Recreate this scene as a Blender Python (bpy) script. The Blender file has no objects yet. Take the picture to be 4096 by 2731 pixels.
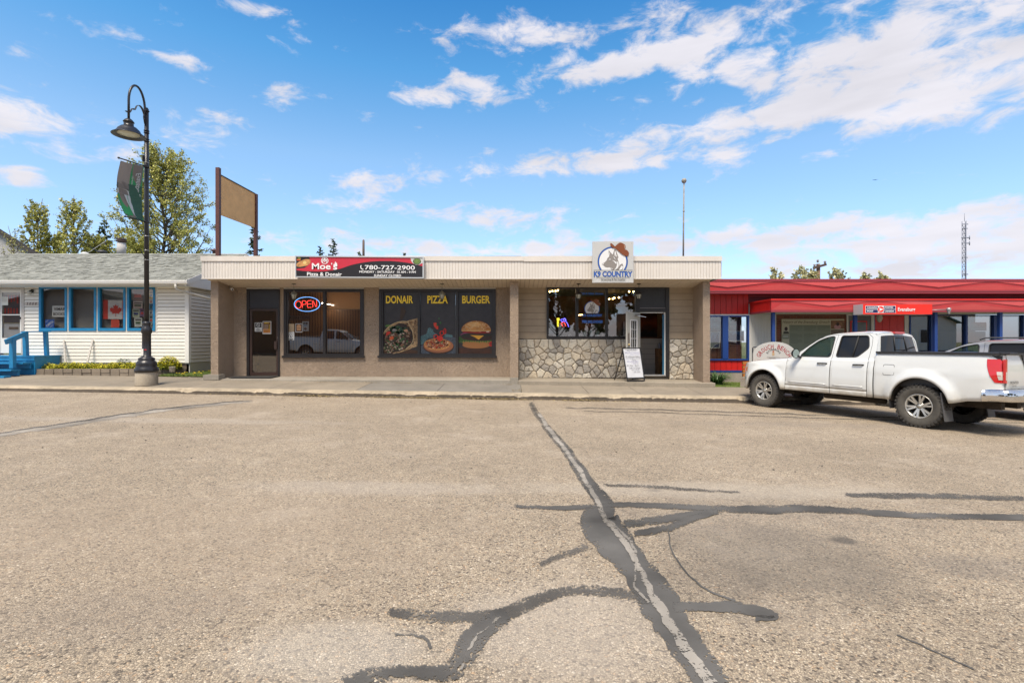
import bpy, math, random
from mathutils import Vector, Matrix, noise
from mathutils.geometry import tessellate_polygon
R = math.radians
random.seed(7)
S = bpy.context.scene
C = S.collection

# ------------------------------------------------------------------ camera, sun, sky, exposure
CAMH, F = 1.4, 2000.0
cam_data = bpy.data.cameras.new('camera'); cam = bpy.data.objects.new('camera', cam_data); C.objects.link(cam)
cam.location = (0, 0, CAMH); cam.rotation_euler = (R(90), 0, 0)
cam_data.sensor_width = 36; cam_data.lens = F/4096*36; cam_data.clip_end = 3000; cam_data.clip_start = 0.05
S.camera = cam
S.view_settings.view_transform = 'Standard'; S.view_settings.look = 'None'
S.view_settings.gamma = 1; S.view_settings.use_curve_mapping = False
S.view_settings.exposure = 1.05
SUN_DIR = Vector((-0.14, -0.46, 0.87)).normalized()
sd = bpy.data.lights.new('sun', 'SUN'); sd.energy = 2.7; sd.angle = R(22); sd.color = (1, .89, .74)
sun = bpy.data.objects.new('sun', sd); C.objects.link(sun)
sun.rotation_euler = SUN_DIR.to_track_quat('Z', 'Y').to_euler(); sun.location = SUN_DIR*30

def W(px, py, y):                                    # measured photo point -> world point at distance y
    return Vector(((px-2048)*y/F, y, CAMH-(py-1365.5)*y/F))
def X(px, y): return (px-2048)*y/F
def Z(py, y): return CAMH-(py-1365.5)*y/F

world = bpy.data.worlds.new('World'); S.world = world; world.use_nodes = True
def build_world():
    nt = world.node_tree; N = nt.nodes; L = nt.links; N.clear()
    out = N.new('ShaderNodeOutputWorld'); bg = N.new('ShaderNodeBackground'); bg.inputs[1].default_value = 0.11
    L.new(bg.outputs[0], out.inputs[0])
    sky = N.new('ShaderNodeTexSky'); sky.sky_type = 'NISHITA'; sky.sun_disc = False
    sky.sun_elevation = math.asin(SUN_DIR.z); sky.sun_rotation = math.atan2(SUN_DIR.x, SUN_DIR.y)
    sky.air_density = 1.0; sky.dust_density = 0.4; sky.ozone_density = 2.5
    tc = N.new('ShaderNodeTexCoord')
    def m(op, a, b=None, c=None):
        n = N.new('ShaderNodeMath'); n.operation = op
        for i, s in enumerate((a, b, c)):
            if s is None: continue
            if isinstance(s, (int, float)): n.inputs[i].default_value = s
            else: L.new(s, n.inputs[i])
        return n.outputs[0]
    nv = N.new('ShaderNodeVectorMath'); nv.operation = 'NORMALIZE'; L.new(tc.outputs['Generated'], nv.inputs[0])
    d = nv.outputs[0]
    sep = N.new('ShaderNodeSeparateXYZ'); L.new(d, sep.inputs[0])
    # blue of the clear sky: Nishita colour, tinted by height
    ramp = N.new('ShaderNodeValToRGB'); L.new(sep.outputs[2], ramp.inputs[0])
    e = ramp.color_ramp.elements
    e[0].position = 0.0; e[0].color = (.55, .62, .95, 1)
    e[1].position = 0.6; e[1].color = (.20, .70, .98, 1)
    for p, c in ((.07, (.72, .78, 1.0, 1)), (.13, (.86, .88, .98, 1)), (.22, (.92, .98, 1.0, 1)), (.33, (.92, 1.04, 1.02, 1)), (.47, (.46, .93, 1.06, 1))):
        q = e.new(p); q.color = c
    mx = N.new('ShaderNodeMix'); mx.data_type = 'RGBA'; mx.blend_type = 'MULTIPLY'; mx.inputs[0].default_value = 1
    L.new(sky.outputs[0], mx.inputs[6]); L.new(ramp.outputs[0], mx.inputs[7])
    # clouds
    mp = N.new('ShaderNodeVectorMath'); mp.operation = 'MULTIPLY'; mp.inputs[1].default_value = (3.0, 3.0, 6.5); L.new(d, mp.inputs[0])
    n1 = N.new('ShaderNodeTexNoise'); n1.inputs['Scale'].default_value = 5.2; n1.inputs['Detail'].default_value = 9
    n1.inputs['Roughness'].default_value = .62; n1.inputs['Distortion'].default_value = .35; L.new(mp.outputs[0], n1.inputs['Vector'])
    tot = None
    blobs = [(3600,290,560,170,.30),(3150,40,560,60,.22),(3750,60,500,90,.27),(3150,455,380,60,.24),(3850,420,420,90,.22),(2600,70,240,50,.20),
             (2050,135,260,46,.30),(2330,285,190,62,.26),(2750,190,190,45,.24),(2850,280,190,55,.26),(1830,312,80,26,.30),(1920,390,170,38,.26),(1690,380,70,24,.26),
             (1080,372,110,34,.30),(900,472,130,22,.26),(180,560,480,70,.25),(20,380,150,80,.22),(420,130,130,40,.24),(650,550,110,30,.22),
             (2050,670,560,42,.24),(1950,865,360,36,.30),(1400,815,170,22,.24),(2500,640,160,34,.22),(1440,740,130,28,.24),(2860,625,90,22,.22),(2600,560,200,40,.16),(30,690,130,40,.26),
             (2900,940,1500,48,.26),(3800,1010,1050,120,.36),(1500,980,800,40,.20),(2600,250,120,40,.16),(1020,40,120,26,.2),(700,240,100,20,.2)]
    for px, py, rx, ry, w in blobs:
        if rx < 300: w += .02
        c = Vector(((px-2048)/F, 1, -(py-1365.5)/F)); ln = c.length; c.normalize()
        u = Vector((c.y, -c.x, 0)).normalized(); v = u.cross(c)
        cosa = math.sqrt(c.x*c.x+c.y*c.y)
        rx2 = rx/F*c.y/cosa*.9 + .01; ry2 = ry/F/ln*max(.6, cosa)+.006
        def dot(vec):
            n = N.new('ShaderNodeVectorMath'); n.operation = 'DOT_PRODUCT'; L.new(d, n.inputs[0]); n.inputs[1].default_value = vec; return n.outputs['Value']
        a = dot(u/rx2); b = dot(v/ry2); f = dot(c)
        r2 = m('ADD', m('MULTIPLY', a, a), m('MULTIPLY', b, b))
        g = m('EXPONENT', m('MULTIPLY', r2, -1.0))
        g = m('MULTIPLY', g, m('GREATER_THAN', f, 0.0))
        tot = m('MULTIPLY', g, w) if tot is None else m('MULTIPLY_ADD', g, w, tot)
    back = m('MULTIPLY', m('LESS_THAN', m('SUBTRACT', m('MULTIPLY', sep.outputs[1], 1.15), m('ABSOLUTE', sep.outputs[0])), -0.03), .28)       # broken cloud outside the view, thickened for neutral fill light
    dens = m('ADD', m('ADD', n1.outputs[0], tot), back)
    mr = N.new('ShaderNodeMapRange'); mr.interpolation_type = 'SMOOTHSTEP'
    L.new(dens, mr.inputs[0]); mr.inputs[1].default_value = .615; mr.inputs[2].default_value = .88
    # soft thin veil as well
    mp2 = N.new('ShaderNodeVectorMath'); mp2.operation = 'MULTIPLY'; mp2.inputs[1].default_value = (1.5, 1.5, 9); L.new(d, mp2.inputs[0])
    n2 = N.new('ShaderNodeTexNoise'); n2.inputs['Scale'].default_value = 3; n2.inputs['Detail'].default_value = 6; L.new(mp2.outputs[0], n2.inputs['Vector'])
    # shading inside clouds
    shade = N.new('ShaderNodeMapRange'); L.new(n2.outputs[0], shade.inputs[0]); shade.inputs[1].default_value = .3; shade.inputs[2].default_value = .7
    shade.inputs[3].default_value = .86; shade.inputs[4].default_value = 1.05
    cc = N.new('ShaderNodeVectorMath'); cc.operation = 'SCALE'; cc.inputs[0].default_value = (3.95, 3.8, 4.0); L.new(shade.outputs[0], cc.inputs['Scale'])
    mc = N.new('ShaderNodeMix'); mc.data_type = 'RGBA'
    L.new(m('MULTIPLY', mr.outputs[0], .93), mc.inputs[0]); L.new(mx.outputs[2], mc.inputs[6]); L.new(cc.outputs[0], mc.inputs[7])
    L.new(mc.outputs[2], bg.inputs[0])
build_world()

# ------------------------------------------------------------------ materials
def lin(c, k=1.0):
    r = []
    for v in c:
        v = v/255
        r.append((v/12.92 if v <= .04045 else ((v+.055)/1.055)**2.4)*k)
    return (r[0], r[1], r[2], 1)
MATS = {}
def mat(name, col, rough=.7, metal=0, bump=None, var=None, coat=0, spec=.5, rnd=0, emit=None, sheen=0, vcol2=None):
    """col = linear albedo; bump=(scale,dist); var=(scale,amount)"""
    if name in MATS: return MATS[name]
    M = bpy.data.materials.new(name); M.use_nodes = True; nt = M.node_tree; N = nt.nodes; L = nt.links
    b = N['Principled BSDF']; b.inputs['Base Color'].default_value = tuple(col[:3])+(1,)
    b.inputs['Roughness'].default_value = rough; b.inputs['Metallic'].default_value = metal
    b.inputs['Specular IOR Level'].default_value = spec
    if coat: b.inputs['Coat Weight'].default_value = coat; b.inputs['Coat Roughness'].default_value = .04
    tc = None
    if bump or var: tc = N.new('ShaderNodeTexCoord')
    last = None
    if var:
        n = N.new('ShaderNodeTexNoise'); n.inputs['Scale'].default_value = var[0]; n.inputs['Detail'].default_value = 7; n.inputs['Roughness'].default_value = .65
        L.new(tc.outputs['Object'], n.inputs['Vector'])
        mr = N.new('ShaderNodeMapRange'); mr.inputs[1].default_value = .3; mr.inputs[2].default_value = .7
        mr.inputs[3].default_value = 1-var[1]; mr.inputs[4].default_value = 1+var[1]*.6; L.new(n.outputs[0], mr.inputs[0])
        last = mr.outputs[0]
    if rnd:
        at = N.new('ShaderNodeAttribute'); at.attribute_name = 'rnd'
        mr = N.new('ShaderNodeMapRange'); mr.inputs[3].default_value = 1-rnd; mr.inputs[4].default_value = 1+rnd; L.new(at.outputs['Fac'], mr.inputs[0])
        if last is None: last = mr.outputs[0]
        else:
            mm = N.new('ShaderNodeMath'); mm.operation = 'MULTIPLY'; L.new(last, mm.inputs[0]); L.new(mr.outputs[0], mm.inputs[1]); last = mm.outputs[0]
    base = None
    if vcol2 is not None:
        at = N.new('ShaderNodeAttribute'); at.attribute_name = 'rnd'
        mq = N.new('ShaderNodeMix'); mq.data_type = 'RGBA'; mq.inputs[6].default_value = tuple(col[:3])+(1,); mq.inputs[7].default_value = tuple(vcol2[:3])+(1,)
        L.new(at.outputs['Fac'], mq.inputs[0]); base = mq.outputs[2]
    if last is not None:
        vm = N.new('ShaderNodeVectorMath'); vm.operation = 'SCALE'
        if base is None: vm.inputs[0].default_value = col[:3]
        else: L.new(base, vm.inputs[0])
        L.new(last, vm.inputs['Scale']); L.new(vm.outputs[0], b.inputs['Base Color'])
    elif base is not None: L.new(base, b.inputs['Base Color'])
    if bump:
        n = N.new('ShaderNodeTexNoise'); n.inputs['Scale'].default_value = bump[0]; n.inputs['Detail'].default_value = 5; L.new(tc.outputs['Object'], n.inputs['Vector'])
        bp = N.new('ShaderNodeBump'); bp.inputs['Distance'].default_value = bump[1]; L.new(n.outputs[0], bp.inputs['Height']); L.new(bp.outputs[0], b.inputs['Normal'])
    if emit:
        b.inputs['Emission Color'].default_value = tuple(emit[:3])+(1,); b.inputs['Emission Strength'].default_value = emit[3]
    MATS[name] = M; return M
def glass(name, refl=.10, tint=(.8, .82, .84), rough=0.0):
    if name in MATS: return MATS[name]
    M = bpy.data.materials.new(name); M.use_nodes = True; nt = M.node_tree; N = nt.nodes; L = nt.links; N.clear()
    o = N.new('ShaderNodeOutputMaterial'); t = N.new('ShaderNodeBsdfTransparent'); t.inputs[0].default_value = tint+(1,)
    g = N.new('ShaderNodeBsdfGlossy'); g.inputs[0].default_value = (1, .97, .93, 1); g.inputs['Roughness'].default_value = rough
    f = N.new('ShaderNodeFresnel'); f.inputs[0].default_value = 1.45
    a = N.new('ShaderNodeMath'); a.operation = 'ADD'; a.use_clamp = True; L.new(f.outputs[0], a.inputs[0]); a.inputs[1].default_value = refl
    ge = N.new('ShaderNodeNewGeometry'); iv = N.new('ShaderNodeMath'); iv.operation = 'SUBTRACT'; iv.inputs[0].default_value = 1; L.new(ge.outputs['Backfacing'], iv.inputs[1]); ml = N.new('ShaderNodeMath'); ml.operation = 'MULTIPLY'; L.new(a.outputs[0], ml.inputs[0]); L.new(iv.outputs[0], ml.inputs[1])
    mx = N.new('ShaderNodeMixShader'); L.new(ml.outputs[0], mx.inputs[0]); L.new(t.outputs[0], mx.inputs[1]); L.new(g.outputs[0], mx.inputs[2]); L.new(mx.outputs[0], o.inputs[0])
    MATS[name] = M; return M
def emis(name, col, s):
    if name in MATS: return MATS[name]
    M = bpy.data.materials.new(name); M.use_nodes = True; nt = M.node_tree; N = nt.nodes; L = nt.links; N.clear()
    o = N.new('ShaderNodeOutputMaterial'); e = N.new('ShaderNodeEmission'); e.inputs[0].default_value = tuple(col[:3])+(1,); e.inputs[1].default_value = s
    L.new(e.outputs[0], o.inputs[0]); MATS[name] = M; return M
def nodes_of(M): return M.node_tree.nodes, M.node_tree.links, M.node_tree.nodes['Principled BSDF']

# ------------------------------------------------------------------ mesh builder
class MB:
    def __init__(s): s.v = []; s.f = []; s.m = []; s.sm = []; s.r = []; s.mats = []; s.uv = {}
    def mi(s, M):
        if M not in s.mats: s.mats.append(M)
        return s.mats.index(M)
    def add(s, vs, fs, M, smooth=False, rnd=None, uv=None):
        o = len(s.v); k = s.mi(M); r = random.random() if rnd is None else rnd
        s.v += [tuple(p) for p in vs]; s.r += [r]*len(vs)
        if uv: 
            for i, q in enumerate(uv): s.uv[o+i] = q
        for f in fs: s.f.append([i+o for i in f]); s.m.append(k); s.sm.append(smooth)
        return s
    def box(s, x0, x1, y0, y1, z0, z1, M, rnd=None):
        return s.add([(x0,y0,z0),(x1,y0,z0),(x1,y1,z0),(x0,y1,z0),(x0,y0,z1),(x1,y0,z1),(x1,y1,z1),(x0,y1,z1)],
              [(3,2,1,0),(4,5,6,7),(0,1,5,4),(1,2,6,5),(2,3,7,6),(3,0,4,7)], M, rnd=rnd)
    def pbox(s, px0, px1, py0, py1, y0, y1, M, rnd=None):       # front face at depth y0 measured from the photo
        return s.box(X(px0,y0), X(px1,y0), y0, y1, Z(py1,y0), Z(py0,y0), M, rnd)
    def obox(s, p, u, v, w, M, rnd=None):                     # oriented box: corner p, edges u v w
        p, u, v, w = map(Vector, (p, u, v, w))
        return s.add([p,p+u,p+u+v,p+v,p+w,p+u+w,p+u+v+w,p+v+w], [(3,2,1,0),(4,5,6,7),(0,1,5,4),(1,2,6,5),(2,3,7,6),(3,0,4,7)], M, rnd=rnd)
    def bar(s, a, b, w, h, M, up=(0,0,1), rnd=None):
        a, b = Vector(a), Vector(b); d = (b-a); n = d.normalized(); up = Vector(up)
        if abs(n.dot(up)) > .95: up = Vector((0,1,0))
        u = n.cross(up).normalized(); v = u.cross(n)
        return s.obox(a-u*w/2-v*h/2, d, u*w, v*h, M, rnd)
    def poly(s, pts, M, rnd=None): return s.add(pts, [tuple(range(len(pts)))], M, rnd=rnd)
    def tube(s, pts, r, M, n=8, rnd=None, closed=False, smooth=True):
        pts = [Vector(p) for p in pts]; K = len(pts); rr = r if isinstance(r, (list, tuple)) else [r]*K
        vs = []; t0 = None; u = None
        for i, p in enumerate(pts):
            if closed: t = pts[(i+1)%K]-pts[i-1]
            else: t = pts[min(i+1,K-1)]-pts[max(i-1,0)]
            t.normalize()
            if u is None:
                a = Vector((0,0,1)) if abs(t.z) < .9 else Vector((1,0,0)); u = t.cross(a).normalized()
            else:
                u = (u-t*u.dot(t)); u = u.normalized() if u.length > 1e-6 else t.orthogonal().normalized()
            w = t.cross(u)
            for j in range(n):
                a = 2*math.pi*j/n; vs.append(p+(u*math.cos(a)+w*math.sin(a))*rr[i])
        fs = []
        for i in range(K if closed else K-1):
            for j in range(n):
                a = i*n+j; b = i*n+(j+1)%n; c = ((i+1)%K)*n+(j+1)%n; d = ((i+1)%K)*n+j; fs.append((a,b,c,d))
        if not closed: fs += [tuple(range(n))[::-1], tuple(range((K-1)*n, K*n))]
        return s.add(vs, fs, M, smooth=smooth, rnd=rnd)
    def lathe(s, prof, c, M, n=24, axis='z', smooth=True, rnd=None, caps=True):
        vs = []; c = Vector(c)
        for r, h in prof:
            for j in range(n):
                a = 2*math.pi*j/n; x, y = r*math.cos(a), r*math.sin(a)
                vs.append(c+(Vector((x,y,h)) if axis == 'z' else Vector((x,h,y)) if axis == 'y' else Vector((h,x,y))))
        fs = []
        for i in range(len(prof)-1):
            for j in range(n):
                q = (i*n+j, i*n+(j+1)%n, (i+1)*n+(j+1)%n, (i+1)*n+j)
                fs.append(q if axis != 'y' else q[::-1])
        if caps and prof[0][0] > 1e-5: fs.append(tuple(range(n))[::-1] if axis != 'y' else tuple(range(n)))
        if caps and prof[-1][0] > 1e-5:
            t = tuple(range((len(prof)-1)*n, len(prof)*n)); fs.append(t if axis != 'y' else t[::-1])
        return s.add(vs, fs, M, smooth=smooth, rnd=rnd)
    def grid(s, fn, nu, nv, M, smooth=True, rnd=None, flip=False):
        vs = [fn(i/nu, j/nv) for i in range(nu+1) for j in range(nv+1)]
        fs = []
        for i in range(nu):
            for j in range(nv):
                a = i*(nv+1)+j; q = (a, a+nv+1, a+nv+2, a+1); fs.append(q[::-1] if flip else q)
        return s.add(vs, fs, M, smooth=smooth, rnd=rnd)
    def panel(s, outer, holes, fn, th, M, smooth=False):         # 2D outline with holes, mapped by fn(u,v,depth)
        loops = [[Vector((p[0],p[1],0)) for p in outer]]+[[Vector((p[0],p[1],0)) for p in h] for h in holes]
        tris = tessellate_polygon(loops); flat = [p for l in loops for p in l]; n = len(flat)
        vs = [fn(p.x,p.y,0) for p in flat]+[fn(p.x,p.y,th) for p in flat]
        fs = [tuple(t) for t in tris]+[tuple(i+n for i in t[::-1]) for t in tris]
        o = 0
        for l in loops:
            k = len(l)
            for i in range(k): a = o+i; b = o+(i+1)%k; fs.append((a,b,b+n,a+n))
            o += k
        return s.add(vs, fs, M, smooth=smooth)
    def build(s, name, parent=None, label=None, cat=None, group=None, kind=None, local=False):
        me = bpy.data.meshes.new(name); vs = s.v; off = Vector((0,0,0))
        if parent is None and not local and kind is None and vs:
            xs, ys, zs = zip(*vs); off = Vector(((min(xs)+max(xs))/2, (min(ys)+max(ys))/2, min(zs)))
            vs = [(a-off.x,b-off.y,c-off.z) for a,b,c in vs]
        me.from_pydata(vs, [], s.f)
        for M in s.mats: me.materials.append(M)
        me.polygons.foreach_set('material_index', s.m); me.polygons.foreach_set('use_smooth', s.sm)
        at = me.attributes.new('rnd', 'FLOAT', 'POINT'); at.data.foreach_set('value', s.r)
        if s.uv:
            ul = me.uv_layers.new(name='UVMap')
            for lp in me.loops: ul.data[lp.index].uv = s.uv.get(lp.vertex_index, (0,0))
        me.update(); me.validate()
        o = bpy.data.objects.new(name, me); C.objects.link(o)
        if parent is not None:
            o.parent = parent
            if not local: o.location = -wloc(parent)
        else: o.location = off
        tag(o, label, cat, group, kind); return o
def wloc(o):
    p = Vector((0,0,0))
    while o is not None: p += o.location; o = o.parent
    return p
def tag(o, label=None, cat=None, group=None, kind=None):
    for k, v in (('label', label), ('category', cat), ('group', group), ('kind', kind)):
        if v: o[k] = v
    return o
def thing(name, label, cat, loc=(0,0,0), rot=(0,0,0), group=None):
    o = bpy.data.objects.new(name, None); C.objects.link(o); o.location = loc; o.rotation_euler = rot
    o.empty_display_size = .2
    return tag(o, label, cat, group)
def copy_tree(o, parent=None):
    c = o.copy(); C.objects.link(c); c.parent = parent
    for ch in list(o.children): copy_tree(ch, c)
    return c
_tc = {}
def text_geo(s, off=0.0, shear=0.0):
    k = (s, off, shear)
    if k in _tc: return _tc[k]
    cu = bpy.data.curves.new('t', 'FONT'); cu.body = s; cu.size = 1; cu.offset = off; cu.shear = shear; cu.resolution_u = 3
    ob = bpy.data.objects.new('t', cu); C.objects.link(ob)
    bpy.context.view_layer.update()
    me = bpy.data.meshes.new_from_object(ob.evaluated_get(bpy.context.evaluated_depsgraph_get()))
    vs = [(v.co.x, v.co.y) for v in me.vertices]; fs = [tuple(p.vertices) for p in me.polygons]
    bpy.data.objects.remove(ob); bpy.data.curves.remove(cu); bpy.data.meshes.remove(me)
    if not vs: return None
    x0 = min(v[0] for v in vs); x1 = max(v[0] for v in vs); y0 = min(v[1] for v in vs); y1 = max(v[1] for v in vs)
    _tc[k] = ([((a-x0)/(x1-x0), (b-y0)/(y1-y0)) for a,b in vs], fs); return _tc[k]
class Art:
    """flat artwork laid on a plane in sheets a fraction of a millimetre apart; (u,v) are crop coordinates"""
    def __init__(s, mb, y, x0, y0, sc, fn=None, step=.0009):
        s.mb, s.y, s.x0, s.y0, s.sc, s.fn, s.k, s.step = mb, y, x0, y0, sc, fn, 0, step
    def P(s, u, v):
        d = s.k*s.step
        if s.fn: return s.fn(u, v, d)
        p = W(s.x0+u*s.sc, s.y0+v*s.sc, s.y); return (p.x, p.y-d, p.z)
    def nx(s): s.k += 1; return s
    def poly(s, pts, M, keep=False):
        if not keep: s.k += 1
        q = [Vector((a,b,0)) for a,b in pts]
        tr = tessellate_polygon([q]); s.mb.add([s.P(a,b) for a,b in pts], [tuple(t) for t in tr], M)
    def rect(s, u0, v0, u1, v1, M, keep=False): s.poly([(u0,v0),(u1,v0),(u1,v1),(u0,v1)], M, keep)
    def ell(s, cx, cy, rx, ry, M, n=28, a0=0, a1=360, rot=0, keep=False):
        ca, sa = math.cos(R(rot)), math.sin(R(rot)); pts = []
        m = n if a1-a0 >= 360 else n+1
        for i in range(m):
            a = R(a0+(a1-a0)*i/n); x, y = rx*math.cos(a), ry*math.sin(a); pts.append((cx+x*ca-y*sa, cy+x*sa+y*ca))
        s.poly(pts, M, keep)
    def ring(s, cx, cy, rx, ry, t, M, a0=0, a1=360, n=40):
        s.k += 1; vs = []; fs = []
        for i in range(n+1):
            a = R(a0+(a1-a0)*i/n)
            vs += [s.P(cx+rx*math.cos(a), cy+ry*math.sin(a)), s.P(cx+(rx-t)*math.cos(a), cy+(ry-t)*math.sin(a))]
        for i in range(n): fs.append((2*i, 2*i+1, 2*i+3, 2*i+2))
        s.mb.add(vs, fs, M)
    def line(s, pts, w, M, keep=False):
        if not keep: s.k += 1
        for (a,b),(c,d) in zip(pts, pts[1:]):
            L = math.hypot(c-a, d-b) or 1; nx, ny = -(d-b)/L*w/2, (c-a)/L*w/2
            s.mb.add([s.P(a+nx,b+ny), s.P(c+nx,d+ny), s.P(c-nx,d-ny), s.P(a-nx,b-ny)], [(0,1,2,3)], M)
    def text(s, t, u0, v0, u1, v1, M, off=0.0, shear=0.0, rot=0, keep=False):
        if not keep: s.k += 1
        g = text_geo(t, off, shear)
        if not g: return
        ca, sa = math.cos(R(rot)), math.sin(R(rot)); cx, cy = (u0+u1)/2, (v0+v1)/2; vs = []
        for a, b in g[0]:
            x = (a-.5)*(u1-u0); y = (.5-b)*(v1-v0); vs.append(s.P(cx+x*ca-y*sa, cy+x*sa+y*ca))
        s.mb.add(vs, g[1], M)
    def arc_text(s, t, cx, cy, r, a0, a1, h, M, off=0.0):
        s.k += 1; n = len(t)
        for i, ch in enumerate(t):
            if ch == ' ': continue
            g = text_geo(ch, off); a = R(a0+(a1-a0)*(i+.5)/n); w = abs(a1-a0)/n*math.pi/180*r*.80
            if ch == 'I': w *= .35
            vs = []
            for p, q in g[0]:
                x = (p-.5)*w; y = r+(q-.5)*h
                vs.append(s.P(cx+x*math.cos(a)+y*math.sin(a), cy+x*math.sin(a)-y*math.cos(a)))
            s.mb.add(vs, g[1], M)
def blob(cx, cy, rx, ry, n=14, j=.25, rng=random):
    ph = rng.random()*6; return [(cx+rx*math.cos(2*math.pi*i/n+ph)*(1+rng.uniform(-j,j)), cy+ry*math.sin(2*math.pi*i/n+ph)*(1+rng.uniform(-j,j))) for i in range(n)]
def smooth_line(pts, k=4):                             # Catmull-Rom
    out = []
    for i in range(len(pts)-1):
        p0, p1, p2, p3 = [Vector(pts[max(0,min(len(pts)-1,q))]) for q in (i-1,i,i+1,i+2)]
        for j in range(k):
            t = j/k; out.append(tuple(.5*((2*p1)+(p2-p0)*t+(2*p0-5*p1+4*p2-p3)*t*t+(3*p1-p0-3*p2+p3)*t**3)))
    out.append(tuple(pts[-1])); return out
# ------------------------------------------------------------------ ground
KY = 12.75
def z_road(x, y): return .005-.0165*x-.0062*y
def z_side(x, y): return .065-.015*x+.052*(y-KY)
def road_pt(px, py, up=.004):
    k = (px-2048)/F; kd = (py-1365.5)/F; y = 1.395/(kd-.0165*k-.0062); return Vector((k*y, y, z_road(k*y, y)+up))

def road_material(name, tint, base_dark=0):
    M = mat(name, (.3,.25,.2), .88); N, L, b = nodes_of(M)
    tc = N.new('ShaderNodeTexCoord')
    def noise_(sc, det=5, ro=.6):
        n = N.new('ShaderNodeTexNoise'); n.inputs['Scale'].default_value = sc; n.inputs['Detail'].default_value = det; n.inputs['Roughness'].default_value = ro
        L.new(tc.outputs['Object'], n.inputs['Vector']); return n.outputs[0]
    def vor(sc, feat='F1', out='Color'):
        v = N.new('ShaderNodeTexVoronoi'); v.feature = feat; v.inputs['Scale'].default_value = sc; L.new(tc.outputs['Object'], v.inputs['Vector']); return v.outputs[out]
    def ramp(src, pts, interp='LINEAR'):
        r = N.new('ShaderNodeValToRGB'); r.color_ramp.interpolation = interp; L.new(src, r.inputs[0]); e = r.color_ramp.elements
        e[0].position, e[0].color = pts[0][0], tuple(pts[0][1])+(1,); e[1].position, e[1].color = pts[-1][0], tuple(pts[-1][1])+(1,)
        for p, c in pts[1:-1]: q = e.new(p); q.color = tuple(c)+(1,)
        return r.outputs[0]
    def mix(f, a, c, bt='MIX'):
        m = N.new('ShaderNodeMix'); m.data_type = 'RGBA'; m.blend_type = bt
        for i, s in ((0, f), (6, a), (7, c)):
            if isinstance(s, (int, float)): m.inputs[i].default_value = s
            elif isinstance(s, tuple): m.inputs[i].default_value = s+(1,)
            else: L.new(s, m.inputs[i])
        return m.outputs[2]
    # pebbles of the chip seal: each cell one stone with a colour of its own
    sx = N.new('ShaderNodeSeparateColor'); L.new(vor(80), sx.inputs[0])
    stone = ramp(sx.outputs[0], [(0, (.04,.035,.03)), (.09, (.09,.08,.07)), (.16, (.27,.235,.19)), (.45, (.38,.325,.25)), (.84, (.45,.39,.31)), (.87, (.43,.30,.19)), (.90, (.44,.37,.28)), (1, (.60,.55,.47))])
    dist = vor(80, 'DISTANCE_TO_EDGE', 'Distance')
    gap = N.new('ShaderNodeMapRange'); L.new(dist, gap.inputs[0]); gap.inputs[1].default_value = 0; gap.inputs[2].default_value = .16
    c = mix(gap.outputs[0], (.22,.18,.145), stone)
    sx2 = N.new('ShaderNodeSeparateColor'); L.new(vor(140), sx2.inputs[0])
    fine = ramp(sx2.outputs[1], [(0, (.62,.62,.62)), (1, (1.3,1.3,1.3))]); c = mix(1.0, c, fine, 'MULTIPLY')
    c = mix(.12, c, (.385,.33,.265)); c = mix(1.0, c, (1.13,1.08,.98), 'MULTIPLY')
    big = ramp(noise_(.55, 6, .62), [(.3, (.86,.85,.84)), (.7, (1.10,1.10,1.11))]); c = mix(1.0, c, big, 'MULTIPLY')
    mid = ramp(noise_(5.5, 9, .78), [(.3, (.80,.80,.80)), (.72, (1.15,1.14,1.12))]); c = mix(1.0, c, mid, 'MULTIPLY')
    # worn pale areas and one dark worn patch
    pale = ramp(noise_(.9, 8, .7), [(.53, (0,0,0)), (.68, (1,1,1))]); pf = N.new('ShaderNodeMath'); pf.operation = 'MULTIPLY'; L.new(pale, pf.inputs[0]); pf.inputs[1].default_value = .38
    c = mix(pf.outputs[0], c, (.50,.42,.33))
    def patch(cx, cy, rx, ry, col, amt):
        nonlocal c
        s = N.new('ShaderNodeVectorMath'); s.operation = 'SUBTRACT'; L.new(tc.outputs['Object'], s.inputs[0]); s.inputs[1].default_value = (cx, cy, 0)
        q = N.new('ShaderNodeVectorMath'); q.operation = 'MULTIPLY'; L.new(s.outputs[0], q.inputs[0]); q.inputs[1].default_value = (1/rx, 1/ry, 0)
        l = N.new('ShaderNodeVectorMath'); l.operation = 'LENGTH'; L.new(q.outputs[0], l.inputs[0])
        a = N.new('ShaderNodeMath'); a.operation = 'MULTIPLY_ADD'; L.new(noise_(2.2, 6), a.inputs[0]); a.inputs[1].default_value = 1.1; L.new(l.outputs['Value'], a.inputs[2])
        r = N.new('ShaderNodeMapRange'); r.interpolation_type = 'SMOOTHSTEP'; L.new(a.outputs[0], r.inputs[0]); r.inputs[1].default_value = 1.65; r.inputs[2].default_value = .9; r.inputs[3].default_value = 0; r.inputs[4].default_value = amt
        c = mix(r.outputs[0], c, col)
    for px, py, rx, ry, col, amt in ((3150,2230,1.0,.75,(.15,.13,.105),.5),(2850,2330,.5,.5,(.12,.10,.08),.3),(600,1680,4,.35,(.46,.40,.33),.35),(3300,1700,4,.4,(.26,.22,.18),.3),(3370,2160,.12,.09,(.05,.045,.04),.7),(2620,1960,.10,.07,(.06,.05,.045),.6),(3900,2260,.5,.25,(.16,.14,.12),.35),(500,2450,.8,.4,(.24,.2,.16),.3),(2400,2150,.12,.08,(.08,.07,.06),.4),(1500,1950,1.6,.3,(.47,.41,.34),.35),(3000,2050,1.6,.8,(.2,.17,.14),.3),(2250,2500,.7,.6,(.46,.4,.33),.45),(1350,2600,.6,.3,(.5,.45,.38),.4),(2850,1960,2.6,.35,(.47,.41,.33),.4),(700,2150,2.6,1.4,(.36,.28,.2),.3)):
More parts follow.
